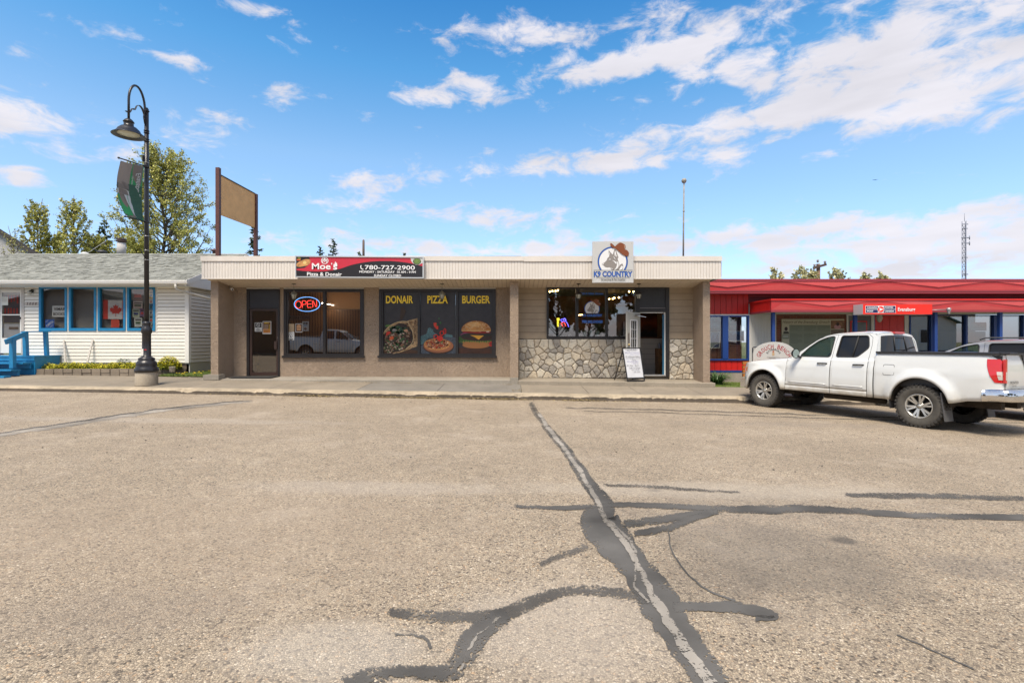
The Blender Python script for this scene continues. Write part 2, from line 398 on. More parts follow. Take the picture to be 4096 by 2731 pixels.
        p = road_pt(px, py); patch(p.x, p.y, rx, ry, col, amt)
    L.new(c, b.inputs['Base Color'])
    h = N.new('ShaderNodeMath'); h.operation = 'MULTIPLY_ADD'; L.new(gap.outputs[0], h.inputs[0]); h.inputs[1].default_value = .7; L.new(sx2.outputs[0], h.inputs[2])
    bp = N.new('ShaderNodeBump'); bp.inputs['Distance'].default_value = .004; bp.inputs['Strength'].default_value = .8; L.new(h.outputs[0], bp.inputs['Height']); L.new(bp.outputs[0], b.inputs['Normal'])
    return M
ROAD = road_material('road_chip_seal', 1)
mb = MB(); 
def rfn(u, v): x = -70+140*u; y = -9+(KY+.02+9)*v; return (x, y, z_road(x, y))
mb.grid(rfn, 28, 8, ROAD, smooth=False); mb.build('road', kind='structure')
EARTH = mat('earth', (.12,.13,.05), .95, var=(.3,.4), bump=(3,.03))
mb = MB(); mb.add([(-1500,-1500,-1.7),(1500,-1500,-1.7),(1500,1500,-1.7),(-1500,1500,-1.7)], [(0,1,2,3)], EARTH); mb.build('ground', kind='structure')
LAWN = mat('lawn_soil', (.075,.10,.03), .95, var=(2,.4), bump=(30,.02))
mb = MB(); mb.add([(-80,-70,.9),(80,-70,-1.3),(80,-9,-1.28),(-80,-9,1.36)], [(0,1,2,3)], LAWN); mb.build('far_lawn', kind='structure')
def bfn(u, v): x = -70+140*u; y = 14.2+60*v; return (x, y, z_side(x, min(y, 15.6))-.03 if y < 30 else -.6)
mb = MB(); mb.add([(-70,14.0,.065+1.05+.03),(70,14.0,.065-1.05+.03),(70,60,.065-1.05+.1),(-70,60,.065+1.05+.1)], [(0,1,2,3)], LAWN); mb.build('lawn', kind='structure')

def concrete(name, col, scale=9, amt=.22, agg=True):
    M = mat(name, col, .85); N, L, b = nodes_of(M); tc = N.new('ShaderNodeTexCoord')
    def nz(s, d, r=.65):
        n = N.new('ShaderNodeTexNoise'); n.inputs['Scale'].default_value = s; n.inputs['Detail'].default_value = d; n.inputs['Roughness'].default_value = r; L.new(tc.outputs['Object'], n.inputs['Vector']); return n.outputs[0]
    def mr(s, a, b_, c_, d_):
        n = N.new('ShaderNodeMapRange'); L.new(s, n.inputs[0]); n.inputs[1].default_value = a; n.inputs[2].default_value = b_; n.inputs[3].default_value = c_; n.inputs[4].default_value = d_; return n.outputs[0]
    m1 = N.new('ShaderNodeMath'); m1.operation = 'MULTIPLY'; L.new(mr(nz(1.3, 8, .7), .3, .7, 1-amt, 1+amt*.6), m1.inputs[0]); L.new(mr(nz(scale*5, 4), .3, .7, .82, 1.15), m1.inputs[1])
    at = N.new('ShaderNodeAttribute'); at.attribute_name = 'rnd'
    m2 = N.new('ShaderNodeMath'); m2.operation = 'MULTIPLY'; L.new(m1.outputs[0], m2.inputs[0]); L.new(mr(at.outputs['Fac'], 0, 1, .93, 1.06), m2.inputs[1])
    v = N.new('ShaderNodeVectorMath'); v.operation = 'SCALE'; v.inputs[0].default_value = col[:3]; L.new(m2.outputs[0], v.inputs['Scale']); L.new(v.outputs[0], b.inputs['Base Color'])
    bp = N.new('ShaderNodeBump'); bp.inputs['Distance'].default_value = .004 if agg else .002; L.new(nz(60, 5), bp.inputs['Height']); L.new(bp.outputs[0], b.inputs['Normal'])
    return M
SIDE = concrete('sidewalk_concrete', (.25,.212,.162)); SIDE2 = concrete('new_concrete', (.215,.197,.17)); STEP = concrete('step_concrete', (.29,.25,.195)); GREYC = concrete('grey_concrete', (.295,.265,.22))
KFACE = concrete('kerb_dark_face', (.085,.066,.048), 12, .4); KTOP = concrete('kerb_worn_lip', (.40,.33,.235), 20, .45)  # kerb face a darker brown than its lip
DARK = mat('black_void', (.012,.012,.012), .9)
# sidewalk: separate poured slabs with narrow joints
mb = MB(); J = [-40,-34,-28,-22,-17.5,-15.2,-12.9,-10.7,-8.5,-6.3,-4.05,-1.95,.25,2.0,3.35,5.0,6.9,9.4,12,15,18,24,30,36,42]
for a, b_ in zip(J, J[1:]):
    M = SIDE2 if a in (-4.05,-1.95,6.9) else SIDE
    y0, y1 = KY+.235, (15.05 if a < -8.6 else 14.62) if a < 5.6 else 14.75
    x0, x1 = a+.006, b_-.006
    mb.add([(x0,y0,z_side(x0,y0)),(x1,y0,z_side(x1,y0)),(x1,y1,z_side(x1,y1)),(x0,y1,z_side(x0,y1)),
            (x0,y0,z_side(x0,y0)-.1),(x1,y0,z_side(x1,y0)-.1),(x1,y1,z_side(x1,y1)-.1),(x0,y1,z_side(x0,y1)-.1)],
           [(0,1,2,3),(0,4,5,1),(1,5,6,2),(2,6,7,3),(3,7,4,0)], M)
mb.build('sidewalk', kind='structure')
mb = MB(); mb.add([(-45,KY+.2,z_side(-45,KY)-.03),(45,KY+.2,z_side(45,KY)-.03),(45,14.8,z_side(45,14.8)-.05),(-45,14.8,z_side(-45,14.8)-.05)], [(0,1,2,3)], mat('joint_dirt', (.1,.08,.06), .9)); mb.build('sidewalk_bed', kind='structure')
# kerb with a crumbling lip
mb = MB(); vs = []; xs = []; x = -15.5
while x < 14: xs.append(x); x += .05
xs = [-45,-30]+xs+[30,45]; prof_n = 8
for x in xs:
    nb = max(0, noise.noise((x*2.1, 0, 3))+.05); nb2 = noise.noise((x*9, 4, 1)); nb3 = noise.noise((x*23, 9, 5))
    er = (.25 if x < -9.5 else 1)*(.05*nb+.014*nb2*abs(nb2)*4+.012*nb3); 
    zt = z_side(x, KY+.02); zr = z_road(x, KY); h = zt-zr; jn = min(abs(x-j) for j in J); 
    cut = .035 if jn < .03 else 0
    yb = KY+.012*nb2
    lipz = zt-.05-max(0, er)*1.4
    pts = [(yb-.015, zr-.03), (yb+.004*nb3, zr+.02), (yb+.01+.006*nb3, zr+(lipz-zr)*.55), (yb+.018+er*.5+cut, lipz), (yb+.04+er+cut, lipz+.02+.01*nb3), (yb+.065+er*1.2+cut, zt-.006-.35*max(0,er)+.004*nb3), (yb+.13+.01*nb2, zt+.001), (KY+.228, z_side(x, KY+.228))]
    vs += [(x, p[0], p[1]) for p in pts]
fs1, fs2 = [], []
for i in range(len(xs)-1):
    for j in range(prof_n-1):
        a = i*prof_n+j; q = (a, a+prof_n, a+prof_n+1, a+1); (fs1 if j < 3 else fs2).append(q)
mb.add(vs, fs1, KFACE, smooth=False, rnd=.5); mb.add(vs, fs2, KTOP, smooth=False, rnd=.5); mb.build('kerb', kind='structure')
# slabs in front of the doors
def slab_obj(x0, x1, y0, y1, zt0, zt1, drop, M, name):
    m = MB(); n = max(2, int((x1-x0)/.12)); vs = []
    for i in range(n+1):
        t = i/n; x = x0+(x1-x0)*t; z = zt0+(zt1-zt0)*t; e = .006*noise.noise((x*7,1,1)); r = .012+.008*noise.noise((x*11,5,1))
        vs += [(x, y0+e, z-.35), (x, y0+e, z-drop*1.0-r), (x, y0+r+e, z-drop), (x, y1, z)]
    fs = []
    for i in range(n):
        for j in range(3): a = i*4+j; fs.append((a, a+4, a+5, a+1))
    fs += [(0,1,2,3), tuple(range(n*4, n*4+4))[::-1]]
    m.add(vs, fs, M, rnd=.5); return m.build(name, kind='structure')
slab_obj(X(873,15.4)-.02, X(2041,14.55), 14.52, 15.75, 1.4-1.058, 1.4-1.086, .036, GREYC, 'restaurant_step')
slab_obj(X(2073,14.55), X(2860,14.48), 14.46, 15.75, 1.4-1.095, 1.4-1.165, .04, STEP, 'pet_shop_step')
m = MB(); m.add([( X(2041,14.55)+.004,14.50,-.3),(X(2073,14.55)-.004,14.50,-.3),(X(2073,14.55)-.004,15.0,-.3),(X(2041,14.55)+.004,15.0,-.3)]+[( X(2041,14.55)+.004,14.50,Z(1510,14.5)),(X(2073,14.55)-.004,14.50,Z(1510,14.5)),(X(2073,14.55)-.004,15.0,Z(1510,14.5)),(X(2041,14.55)+.004,15.0,Z(1510,14.5))], [(0,1,5,4),(1,2,6,5),(3,0,4,7),(4,5,6,7)], GREYC); m.build('pillar_footing', kind='structure')
m = MB(); m.pbox(812,874,1499,1519,14.42,14.75,GREYC); m.build('end_block', kind='structure')

# tar crack seals: thin sheets with a speckled, worn edge
def seal_mat(name, col, wear, nsc=3.2, amp=2.4, amax=.93):
    M = bpy.data.materials.new(name); M.use_nodes = True; nt = M.node_tree; N = nt.nodes; L = nt.links; b = N['Principled BSDF']
    b.inputs['Base Color'].default_value = col; b.inputs['Roughness'].default_value = .9; b.inputs['Specular IOR Level'].default_value = .2
    uv = N.new('ShaderNodeUVMap'); sp = N.new('ShaderNodeSeparateXYZ'); L.new(uv.outputs[0], sp.inputs[0])
    tc = N.new('ShaderNodeTexCoord')
    v = N.new('ShaderNodeTexVoronoi'); v.inputs['Scale'].default_value = 100; L.new(tc.outputs['Object'], v.inputs['Vector']); vc = N.new('ShaderNodeSeparateColor'); L.new(v.outputs['Color'], vc.inputs[0])
    n2 = N.new('ShaderNodeTexNoise'); n2.inputs['Scale'].default_value = nsc; n2.inputs['Detail'].default_value = 8; n2.inputs['Roughness'].default_value = .75; L.new(tc.outputs['Object'], n2.inputs['Vector'])
    def mad(a, k, c):
        q = N.new('ShaderNodeMath'); q.operation = 'MULTIPLY_ADD'; L.new(a, q.inputs[0]); q.inputs[1].default_value = k
        if isinstance(c, float): q.inputs[2].default_value = c
        else: L.new(c, q.inputs[2])
        return q.outputs[0]
    f = mad(vc.outputs[0], .8, mad(n2.outputs[0], amp, -.07-amp/2)); f = mad(sp.outputs[1], .75, f); ad = N.new('ShaderNodeMath'); ad.operation = 'ADD'; L.new(f, ad.inputs[0]); L.new(sp.outputs[0], ad.inputs[1])
    mr = N.new('ShaderNodeMapRange'); L.new(ad.outputs[0], mr.inputs[0]); mr.inputs[1].default_value = .84-wear; mr.inputs[2].default_value = 1.0-wear; mr.inputs[3].default_value = amax; mr.inputs[4].default_value = 0
    fd = N.new('ShaderNodeMapRange'); L.new(sp.outputs[0], fd.inputs[0]); fd.inputs[1].default_value = 0; fd.inputs[2].default_value = .3; fd.inputs[3].default_value = 1; fd.inputs[4].default_value = .55; am = N.new('ShaderNodeMath'); am.operation = 'MULTIPLY'; L.new(mr.outputs[0], am.inputs[0]); L.new(fd.outputs[0], am.inputs[1])
    cn = N.new('ShaderNodeTexNoise'); cn.inputs['Scale'].default_value = 1.6; cn.inputs['Detail'].default_value = 6; L.new(tc.outputs['Object'], cn.inputs['Vector'])
    cm = N.new('ShaderNodeMapRange'); L.new(cn.outputs[0], cm.inputs[0]); cm.inputs[1].default_value = .35; cm.inputs[2].default_value = .65; cm.inputs[3].default_value = .75; cm.inputs[4].default_value = 1.7
    sc = N.new('ShaderNodeVectorMath'); sc.operation = 'SCALE'; sc.inputs[0].default_value = col[:3]; L.new(cm.outputs[0], sc.inputs['Scale']); L.new(sc.outputs[0], b.inputs['Base Color'])
    L.new(am.outputs[0], b.inputs['Alpha'])
    return M
TAR = seal_mat('tar_seal', (.082,.078,.072,1), 0); PALE = seal_mat('pale_filler', (.27,.245,.21,1), .04, 11, 5.5, .8)
def ribbon(pts, M, name, up=.004, soft=0, wob=1.0):
    pts = smooth_line([(p[0]*1.7415, 1600+p[1]*1.7415, p[2]*1.7415) for p in pts], 8); vs = []; uv = []; n = len(pts)
    for i, p in enumerate(pts):
        a, b_ = pts[max(0,i-1)], pts[min(n-1,i+1)]; t = Vector((b_[0]-a[0], b_[1]-a[1], 0)).normalized(); nrm = Vector((-t.y, t.x))
        w = p[2]*(.93 if M is TAR else 1.05)*(1+.22*wob*noise.noise((p[0]*.02, p[1]*.02, 0))); ox = 5*wob*noise.noise((p[0]*.03, p[1]*.03, 7))
        for k in (-1, -.82, 0, .82, 1):
            vs.append(road_pt(p[0]+nrm.x*(w*k+ox), p[1]+nrm.y*(w*k+ox)*.9, up)); end = 1 if i in (0, n-1) else 0
            uv.append((soft(p[1]) if callable(soft) else soft, max(abs(k)**3, end)))
    fs = []
    for i in range(n-1):
        for j in range(4): a = i*5+j; fs.append((a, a+5, a+6, a+1))
    m = MB(); m.add(vs, fs, M, uv=uv); m.build(name, kind='structure')
seal = 'tar_crack_seal'
main = [(1218,5,6),(1235,35,9),(1262,70,11),(1300,115,13),(1330,160,15),(1362,205,18),(1385,240,26),(1375,275,46),(1395,305,50),(1430,350,40),(1465,390,38),(1495,435,46),(1522,480,46),(1560,540,44),(1602,600,42),(1650,665,42)]
ribbon(main, TAR, seal, .004, lambda py: .20-.42*min(1, max(0, (py-1650)/420)))
ribbon([(1180,244,5),(1300,248,6),(1400,242,7),(1500,242,8),(1640,250,9),(1760,252,12),(1850,250,11),(2000,258,9),(2120,266,9),(2360,270,9)], TAR, seal, .005)
ribbon([(1385,195,4),(1500,200,5),(1620,208,4),(1700,212,3)], TAR, seal, .005, .2)
ribbon([(1940,217,5),(2050,220,9),(2200,222,8),(2360,227,7)], TAR, seal, .005, .1)
ribbon([(1430,285,12),(1520,275,11),(1600,262,10),(1650,255,9)], TAR, seal, .006)
ribbon([(1455,308,9),(1530,295,11),(1600,270,10),(1640,258,8)], TAR, seal, .007)
ribbon([(1238,380,8),(1290,358,10),(1352,335,10)], TAR, seal, .005, .2)
ribbon([(1490,460,14),(1400,442,15),(1320,438,15),(1260,450,17),(1200,475,20),(1140,498,20),(1050,500,18),(980,497,18),(890,488,12)], TAR, seal, .006, .14)
ribbon([(1165,492,24),(1115,525,30),(1082,560,34),(1060,600,32),(1030,628,26),(940,625,18),(870,632,24),(790,660,28)], TAR, seal, .007, .04)
ribbon([(1545,476,14),(1640,475,14),(1700,478,16),(1745,487,15),(1775,494,12),(1778,502,8),(1735,502,7)], TAR, seal, .005, -.05)
ribbon([(905,541,4),(950,541,5),(980,550,5),(990,572,4)], TAR, seal, .005, .1)
ribbon([(1535,300,1.6),(1545,350,1.8),(1580,400,2),(1630,440,2.2),(1690,462,3)], TAR, 'crack', .005, -.3)
ribbon([(2060,540,1.5),(2140,575,1.8),(2240,620,2)], TAR, 'crack', .005, -.1)
ribbon([(1290,18,1.6),(1500,22,1.8),(1740,30,2),(2050,40,2),(2360,46,2)], TAR, 'tyre_mark', .005, .22)
ribbon([(1330,25,1.2),(1560,30,1.4),(1900,42,1.6),(2360,53,1.6)], TAR, 'tyre_mark', .005, .25)
ribbon([(1236,30,5),(1262,68,5),(1305,125,5),(1342,180,5),(1372,235,5),(1398,285,6),(1440,335,6),(1475,400,7),(1498,450,8),(1530,500,11),(1566,560,12),(1600,610,13),(1645,668,14)], PALE, 'filled_crack', .009, -.1, 1.6)
ribbon([(-20,84,5),(200,50,5),(400,20,4),(580,2,3)], PALE, 'filled_crack', .005, .0)
ribbon([(-20,80,2),(200,46,2),(400,17,1.6),(560,2,1.4)], TAR, seal, .007, .1)
ribbon([(1395,275,3),(1450,330,3),(1462,380,3),(1458,430,3),(1490,470,3)], PALE, 'filled_crack', .010, .1, 2)
ribbon([(1150,500,3),(1085,560,3),(1055,625,3)], PALE, 'filled_crack', .010, .15, 3)

# litter of grit and dry leaves along the kerb
mb = MB(); LIT = mat('dry_leaves', (.33,.25,.12), .9, vcol2=(.12,.09,.04)); rng = random.Random(3)
for i in range(3600):
    a = rng.random(); c = rng.choice([X(1560,12.6), X(1700,12.6), X(2030,12.6), X(2330,12.6), X(1250,12.6), X(1900,12.6)])
    x = c+rng.gauss(0, .35) if a < .86 else rng.uniform(-8, 5); y = KY-.02-abs(rng.gauss(0, .10)); s = rng.uniform(.008, .028)
    z = z_road(x, y)+.004+rng.random()*.03*math.exp(-((x-c)/.4)**2); th = rng.random()*6; t = rng.uniform(-.5,.5)
    u = Vector((math.cos(th), math.sin(th), t))*s; v = Vector((-math.sin(th), math.cos(th), rng.uniform(-.5,.5)))*s*.6
    p = Vector((x, y, z+.004)); mb.add([p-u, p-v, p+u, p+v], [(0,1,2,3)], LIT, rnd=rng.random())
for i in range(500):
    x = rng.choice([X(1300,14.4), X(1480,14.4), X(1620,14.4), X(1730,14.4), X(2055,13.3), X(2080,13.2)])+rng.gauss(0,.16); y = 14.46-abs(rng.gauss(0,.05)) if x < 0 else rng.gauss(13.3,.12); s = rng.uniform(.006,.018); th = rng.random()*6
    p = Vector((x, y, z_side(x, y)+.008)); u = Vector((math.cos(th), math.sin(th), .3))*s; v = Vector((-math.sin(th), math.cos(th), -.2))*s*.6
    mb.add([p-u, p-v, p+u, p+v], [(0,1,2,3)], LIT, rnd=rng.random())
tag(mb.build('leaf_litter', kind='stuff'), 'dry brown leaves and grit lying along the kerb', 'litter')
mb = MB(); ST = mat('loose_stone', (.3,.24,.18), .9, vcol2=(.05,.045,.04)); 
for i in range(420):
    x = rng.uniform(-11, 9); y = rng.uniform(5.5, 12.6); s = rng.uniform(.006, .016)
    p = Vector((x, y, z_road(x,y)+.004)); mb.add([p+Vector((s,0,0)), p+Vector((0,s*.8,0)), p-Vector((s,0,0)), p-Vector((0,s*.8,0)), p+Vector((0,0,s*.8))], [(0,1,4),(1,2,4),(2,3,4),(3,0,4)], ST, rnd=rng.random()**.5)
tag(mb.build('loose_gravel', kind='stuff'), 'small loose stones scattered over the road surface', 'gravel')

# grass blades
def grass(name, label, n, area, h, col, col2, flowers=0):
    m = MB(); G = mat('grass_'+name, col, .6, vcol2=col2); rg = random.Random(n); Yf = mat('dandelion', (.75,.55,.02), .6)
    for i in range(n):
        x, y, z = area(rg.random(), rg.random()); a = rg.random()*6.3; hh = h*rg.uniform(.5,1.3); w = .006; lx, ly = rg.gauss(0,.35)*hh, rg.gauss(0,.35)*hh
        m.add([(x-w*math.cos(a), y-w*math.sin(a), z-.01), (x+w*math.cos(a), y+w*math.sin(a), z-.01), (x+lx*.5+w*.7, y+ly*.5, z+hh*.6), (x+lx, y+ly, z+hh)], [(0,1,2),(0,2,3)], G, rnd=rg.random())
    for i in range(flowers):
        x, y, z = area(rg.random(), rg.random()*.6); m.lathe([(0,.0),(.022,.004),(.02,.014),(0,.018)], (x,y,z+h*1.1), Yf, n=7)
    tag(m.build(name, kind='stuff'), label, 'grass')
grass('grass', 'green lawn strip with dandelions beside the tan building', 9000, lambda a, b: (X(636,15.1)+a*(X(846,15.1)-X(636,15.1)), 14.95+b*3.2+.35*max(0,.35-a), z_side(-10, 15.05)+.03+.03*b), .055, (.10,.17,.03), (.22,.27,.06), 26)
grass('grass', 'green lawn in front of the red post office', 11000, lambda a, b: (X(2842,14.9)+a*2.6, 14.7+.12*a+b*2.0, .125-.015*(6+2.4*a)), .06, (.05,.12,.015), (.12,.22,.03))
# ------------------------------------------------------------------ tan shop building (two shops under one canopy)
def stucco(name, col):
    M = mat(name, col, .9); N, L, b = nodes_of(M); tc = N.new('ShaderNodeTexCoord')
    mp = N.new('ShaderNodeMapping'); mp.inputs['Scale'].default_value = (1, 1, 1.35); L.new(tc.outputs['Object'], mp.inputs[0])
    n = N.new('ShaderNodeTexNoise'); n.inputs['Scale'].default_value = 11; n.inputs['Detail'].default_value = 4; n.inputs['Distortion'].default_value = 2.2; n.inputs['Roughness'].default_value = .5; L.new(mp.outputs[0], n.inputs['Vector'])
    r = N.new('ShaderNodeMapRange'); r.interpolation_type = 'SMOOTHSTEP'; L.new(n.outputs[0], r.inputs[0]); r.inputs[1].default_value = .46; r.inputs[2].default_value = .54
    n2 = N.new('ShaderNodeTexNoise'); n2.inputs['Scale'].default_value = 90; n2.inputs['Detail'].default_value = 3; L.new(tc.outputs['Object'], n2.inputs['Vector'])
    h = N.new('ShaderNodeMath'); h.operation = 'MULTIPLY_ADD'; L.new(n2.outputs[0], h.inputs[0]); h.inputs[1].default_value = .12; L.new(r.outputs[0], h.inputs[2])
    bp = N.new('ShaderNodeBump'); bp.inputs['Distance'].default_value = .009; L.new(h.outputs[0], bp.inputs['Height']); L.new(bp.outputs[0], b.inputs['Normal'])
    n3 = N.new('ShaderNodeTexNoise'); n3.inputs['Scale'].default_value = 1.2; n3.inputs['Detail'].default_value = 8; n3.inputs['Roughness'].default_value = .7; L.new(tc.outputs['Object'], n3.inputs['Vector'])
    m3 = N.new('ShaderNodeMapRange'); L.new(n3.outputs[0], m3.inputs[0]); m3.inputs[1].default_value = .3; m3.inputs[2].default_value = .7; m3.inputs[3].default_value = .84; m3.inputs[4].default_value = 1.1
    v = N.new('ShaderNodeVectorMath'); v.operation = 'SCALE'; v.inputs[0].default_value = col[:3]; L.new(m3.outputs[0], v.inputs['Scale']); L.new(v.outputs[0], b.inputs['Base Color'])
    return M
STUC = stucco('brown_stucco', (.345,.262,.192)); 
CREAM = mat('cream_metal', (.66,.615,.56), .5, var=(2,.07)); CREAMD = mat('cream_groove', (.46,.40,.34), .6)
SOFF = mat('soffit_metal', (.60,.50,.38), .55, var=(2,.06)); SOFFD = mat('soffit_groove', (.24,.19,.14), .7)
BRZ = mat('dark_bronze', (.022,.019,.019), .38, var=(5,.2)); BRN = mat('brown_aluminium', (.05,.028,.022), .4)
PANEL = mat('dark_panel', (.028,.028,.033), .35, bump=(160,.001), var=(3,.3))
GLS = glass('shop_glass', .18, (.90,.90,.90)); GLS2 = glass('window_glass', .16, (.9,.92,.91))
WY, GY, FY = 15.4, 14.6, 14.3
shop = thing('shop_building', 'low tan stucco building with two shops under a cream metal canopy', 'building', (X(1850,WY), WY, .25))
wing_l, wing_r = X(843,GY), X(2840,GY)
# walls
m = MB()
def wfn(u, v, t): p = W(u, v, WY); return (p.x, WY+t, p.z)
m.panel([(905,1140),(2074,1140),(2074,1540),(905,1540)], [[(988,1153),(1120,1153),(1120,1504),(988,1504)], [(1136,1154),(1456,1154),(1456,1424),(1136,1424)], [(1517,1154),(1983,1154),(1983,1424),(1517,1424)]], wfn, .16, STUC)
m.build('wall', shop)
m = MB()
m.panel([(2074,1140),(2790,1140),(2790,1530),(2074,1530)], [[(2187,1150),(2549,1150),(2549,1353),(2187,1353)], [(2549,1150),(2676,1150),(2676,1506),(2549,1506)]], lambda u, v, t: (W(u,v,WY+.06).x, WY+.06+t, W(u,v,WY+.06).z), .12, mat('wall_backing', (.2,.17,.13), .9))
m.build('wall', shop)
# wings, pillar
def wing(name, x0, x1, y0, y1, pyt, pyb):
    m = MB(); m.box(x0, x1, y0, y1, Z(pyb, y0), Z(pyt, y0), STUC); return m.build(name, shop)
wing('wing_wall', wing_l, X(873,GY), GY, 25, 1121, 1525)
wing('wing_wall', X(2812,GY), wing_r, GY, 25, 1123, 1531)
m = MB(); m.box(X(2040,GY), X(2073.5,GY), GY, WY-.002, Z(1511,GY), Z(1121,GY), STUC); m.build('pillar', shop)
m = MB(); m.box(wing_l+.05, wing_r-.05, 24.8, 25, 0, Z(1121,GY), STUC); m.build('back_wall', shop)
# canopy fascia
fx0, fx1 = X(806,FY), X(2885,FY); zb, zc, zt = Z(1113.5,FY), Z(1045,FY), Z(1024.5,FY)
m = MB(); n = 176; bw = (fx1-fx0)/n
m.box(fx0+.01, fx1-.01, FY+.012, FY+.09, zb, zc, CREAMD)
for i in range(n):
    x = fx0+i*bw; dz = .0015*math.sin(i*1.7); m.box(x+.004, x+bw-.005, FY+dz, FY+.02, zb, zc+.01, CREAM)
m.box(fx0-.01, fx1+.01, FY-.012, FY+.03, zb-.018, zb+.002, CREAM)
cuts = [(0,.36),(.36,.62),(.62,.80),(.80,1.0)]; dzs = [0, .012, -.008, .006]
for (a, b_), dz in zip(cuts, dzs):
    x0 = fx0-.015+(fx1-fx0+.03)*a; x1 = fx0-.015+(fx1-fx0+.03)*b_
    m.add([(x0,FY-.028,zc+dz),(x1-.003,FY-.028,zc+dz*.6),(x1-.003,FY+.10,zc+dz*.6),(x0,FY+.10,zc+dz),(x0,FY-.028,zt+dz*.4),(x1-.003,FY-.028,zt-dz),(x1-.003,FY+.10,zt-dz+.006),(x0,FY+.10,zt+dz*.4+.006)], [(3,2,1,0),(4,5,6,7),(0,1,5,4),(1,2,6,5),(2,3,7,6),(3,0,4,7)], CREAM)
for xs_ in (fx0, fx1-.02):                                           # end returns
    k = int((25-FY)/.086)
    for i in range(k): y = FY+.1+i*.086; m.box(xs_-.004 if xs_ == fx0 else xs_+.004, xs_+.016 if xs_ == fx0 else xs_+.024, y, y+.078, zb, zc, CREAM)
    m.box(xs_-.01, xs_+.03, FY+.1, 25, zc, zt, CREAM)
m.box(fx1+.026, fx1+.034, FY+.06, FY+.9, zb+.05, zc-.002, CREAM)
m.build('fascia', shop)
m = MB(); TARR = mat('flat_roof_tar', (.05,.05,.05), .9); m.box(fx0+.03, fx1-.03, FY+.1, 25, zt-.12, zt-.02, TARR)
for i in range(30): x = fx0+random.uniform(1,14); m.box(x, x+random.uniform(.2,1), FY+.07, FY+.12, zt-.02, zt+.012, TARR)
m.build('roof', shop)
# soffit boards running in towards the wall
m = MB(); zs0, zs1 = zb-.004, Z(1150,WY); k = 108; bw = (wing_r-wing_l-.0)/k
def sz(y): return zs0+(zs1-zs0)*(y-FY)/(WY-FY)
m.add([(wing_l,FY+.02,sz(FY)+.02),(wing_r,FY+.02,sz(FY)+.02),(wing_r,WY+.1,sz(WY+.1)+.02),(wing_l,WY+.1,sz(WY+.1)+.02)], [(0,3,2,1)], SOFFD)
for i in range(k):
    x = wing_l+i*bw; a = .010
    m.add([(x+.0,FY+.02,sz(FY)),(x+bw-a,FY+.02,sz(FY)),(x+bw-a,WY+.05,sz(WY+.05)),(x+.0,WY+.05,sz(WY+.05)),(x+.0,FY+.02,sz(FY)+.025),(x+bw-a,FY+.02,sz(FY)+.025),(x+bw-a,WY+.05,sz(WY+.05)+.025),(x+.0,WY+.05,sz(WY+.05)+.025)], [(3,2,1,0),(0,1,5,4),(1,2,6,5),(3,0,4,7)], SOFF)
m.build('soffit', shop)
# windows
def window(px0, px1, py0, py1, mulls, panes_y, name='window', sill=True, fr=BRZ, y=WY, gl=GLS, label=None, parent=None, proud=.03, glass_y=.06, fill=None):
    parent = parent or shop; m = MB(); b = 10
    P = lambda a, c, d, e, y0=y-proud, y1=y+.09: m.box(X(a,y), X(c,y), y0, y1, Z(e,y), Z(d,y), fr)
    P(px0, px0+b, py0, py1); P(px1-b, px1, py0, py1); P(px0+b, px1-b, py0, py0+b); P(px0+b, px1-b, py1-b, py1)
    P(px0+b, px0+b+6, py0+b, py1-b, y-.005); P(px1-b-6, px1-b, py0+b, py1-b, y-.005); P(px0+b+6, px1-b-6, py0+b, panes_y[0], y-.005); P(px0+b+6, px1-b-6, panes_y[1], py1-b, y-.005)
    for a, c in mulls: P(a, c, panes_y[0], panes_y[1], y-.02)
    w = m.build(name, parent, label)
    edges = [px0+16]+[q for ab in mulls for q in ab]+[px1-16]
    for i in range(0, len(edges), 2):
        g = MB(); g.box(X(edges[i],y)-.004, X(edges[i+1],y)+.004, y+glass_y, y+glass_y+.006, Z(panes_y[1],y)-.004, Z(panes_y[0],y)+.004, gl); g.build('pane', w)
    if sill:
        s_ = MB(); s_.box(X(px0-5,y), X(px1+5,y), y-.08, y-proud-.002, Z(py1+7,y), Z(py1-2,y), fr); s_.build('sill', w)
    return w
window(1136, 1456, 1156, 1424, [(1292.5,1303)], (1167.5,1418))
window(1517, 1983, 1156, 1424, [(1670.5,1680),(1823,1833)], (1167.5,1418), label='window covered from inside with three food pictures')
m = MB(); WH = mat('white_flashing', (.65,.62,.56), .5)
for a, b_ in ((988,1120),(1136,1456),(1517,1983)): m.box(X(a,WY), X(b_,WY), WY-.035, WY+.02, Z(1155,WY), Z(1152,WY), WH)
m.build('flashing', shop)
# pet shop window: one frame, three panes
m = MB(); y = WY
def pf(a, c, d, e, y0=WY-.03, y1=WY+.09): m.box(X(a,y), X(c,y), y0, y1, Z(e,y), Z(d,y), BRZ)
pf(2186.5,2194.5,1150,1355); pf(2541,2556,1150,1355); pf(2194.5,2541,1150,1155); pf(2194.5,2541,1345,1355); pf(2303,2313.6,1155,1345,WY-.03); pf(2422,2432,1155,1345,WY-.03)
w = m.build('window', shop)
for a, b_ in ((2194.5,2303),(2313.6,2422),(2432,2541)):
    g = MB(); g.box(X(a,y)-.003, X(b_,y)+.003, y+.03, y+.036, Z(1345,y)-.003, Z(1155,y)+.003, GLS2); g.build('pane', w)
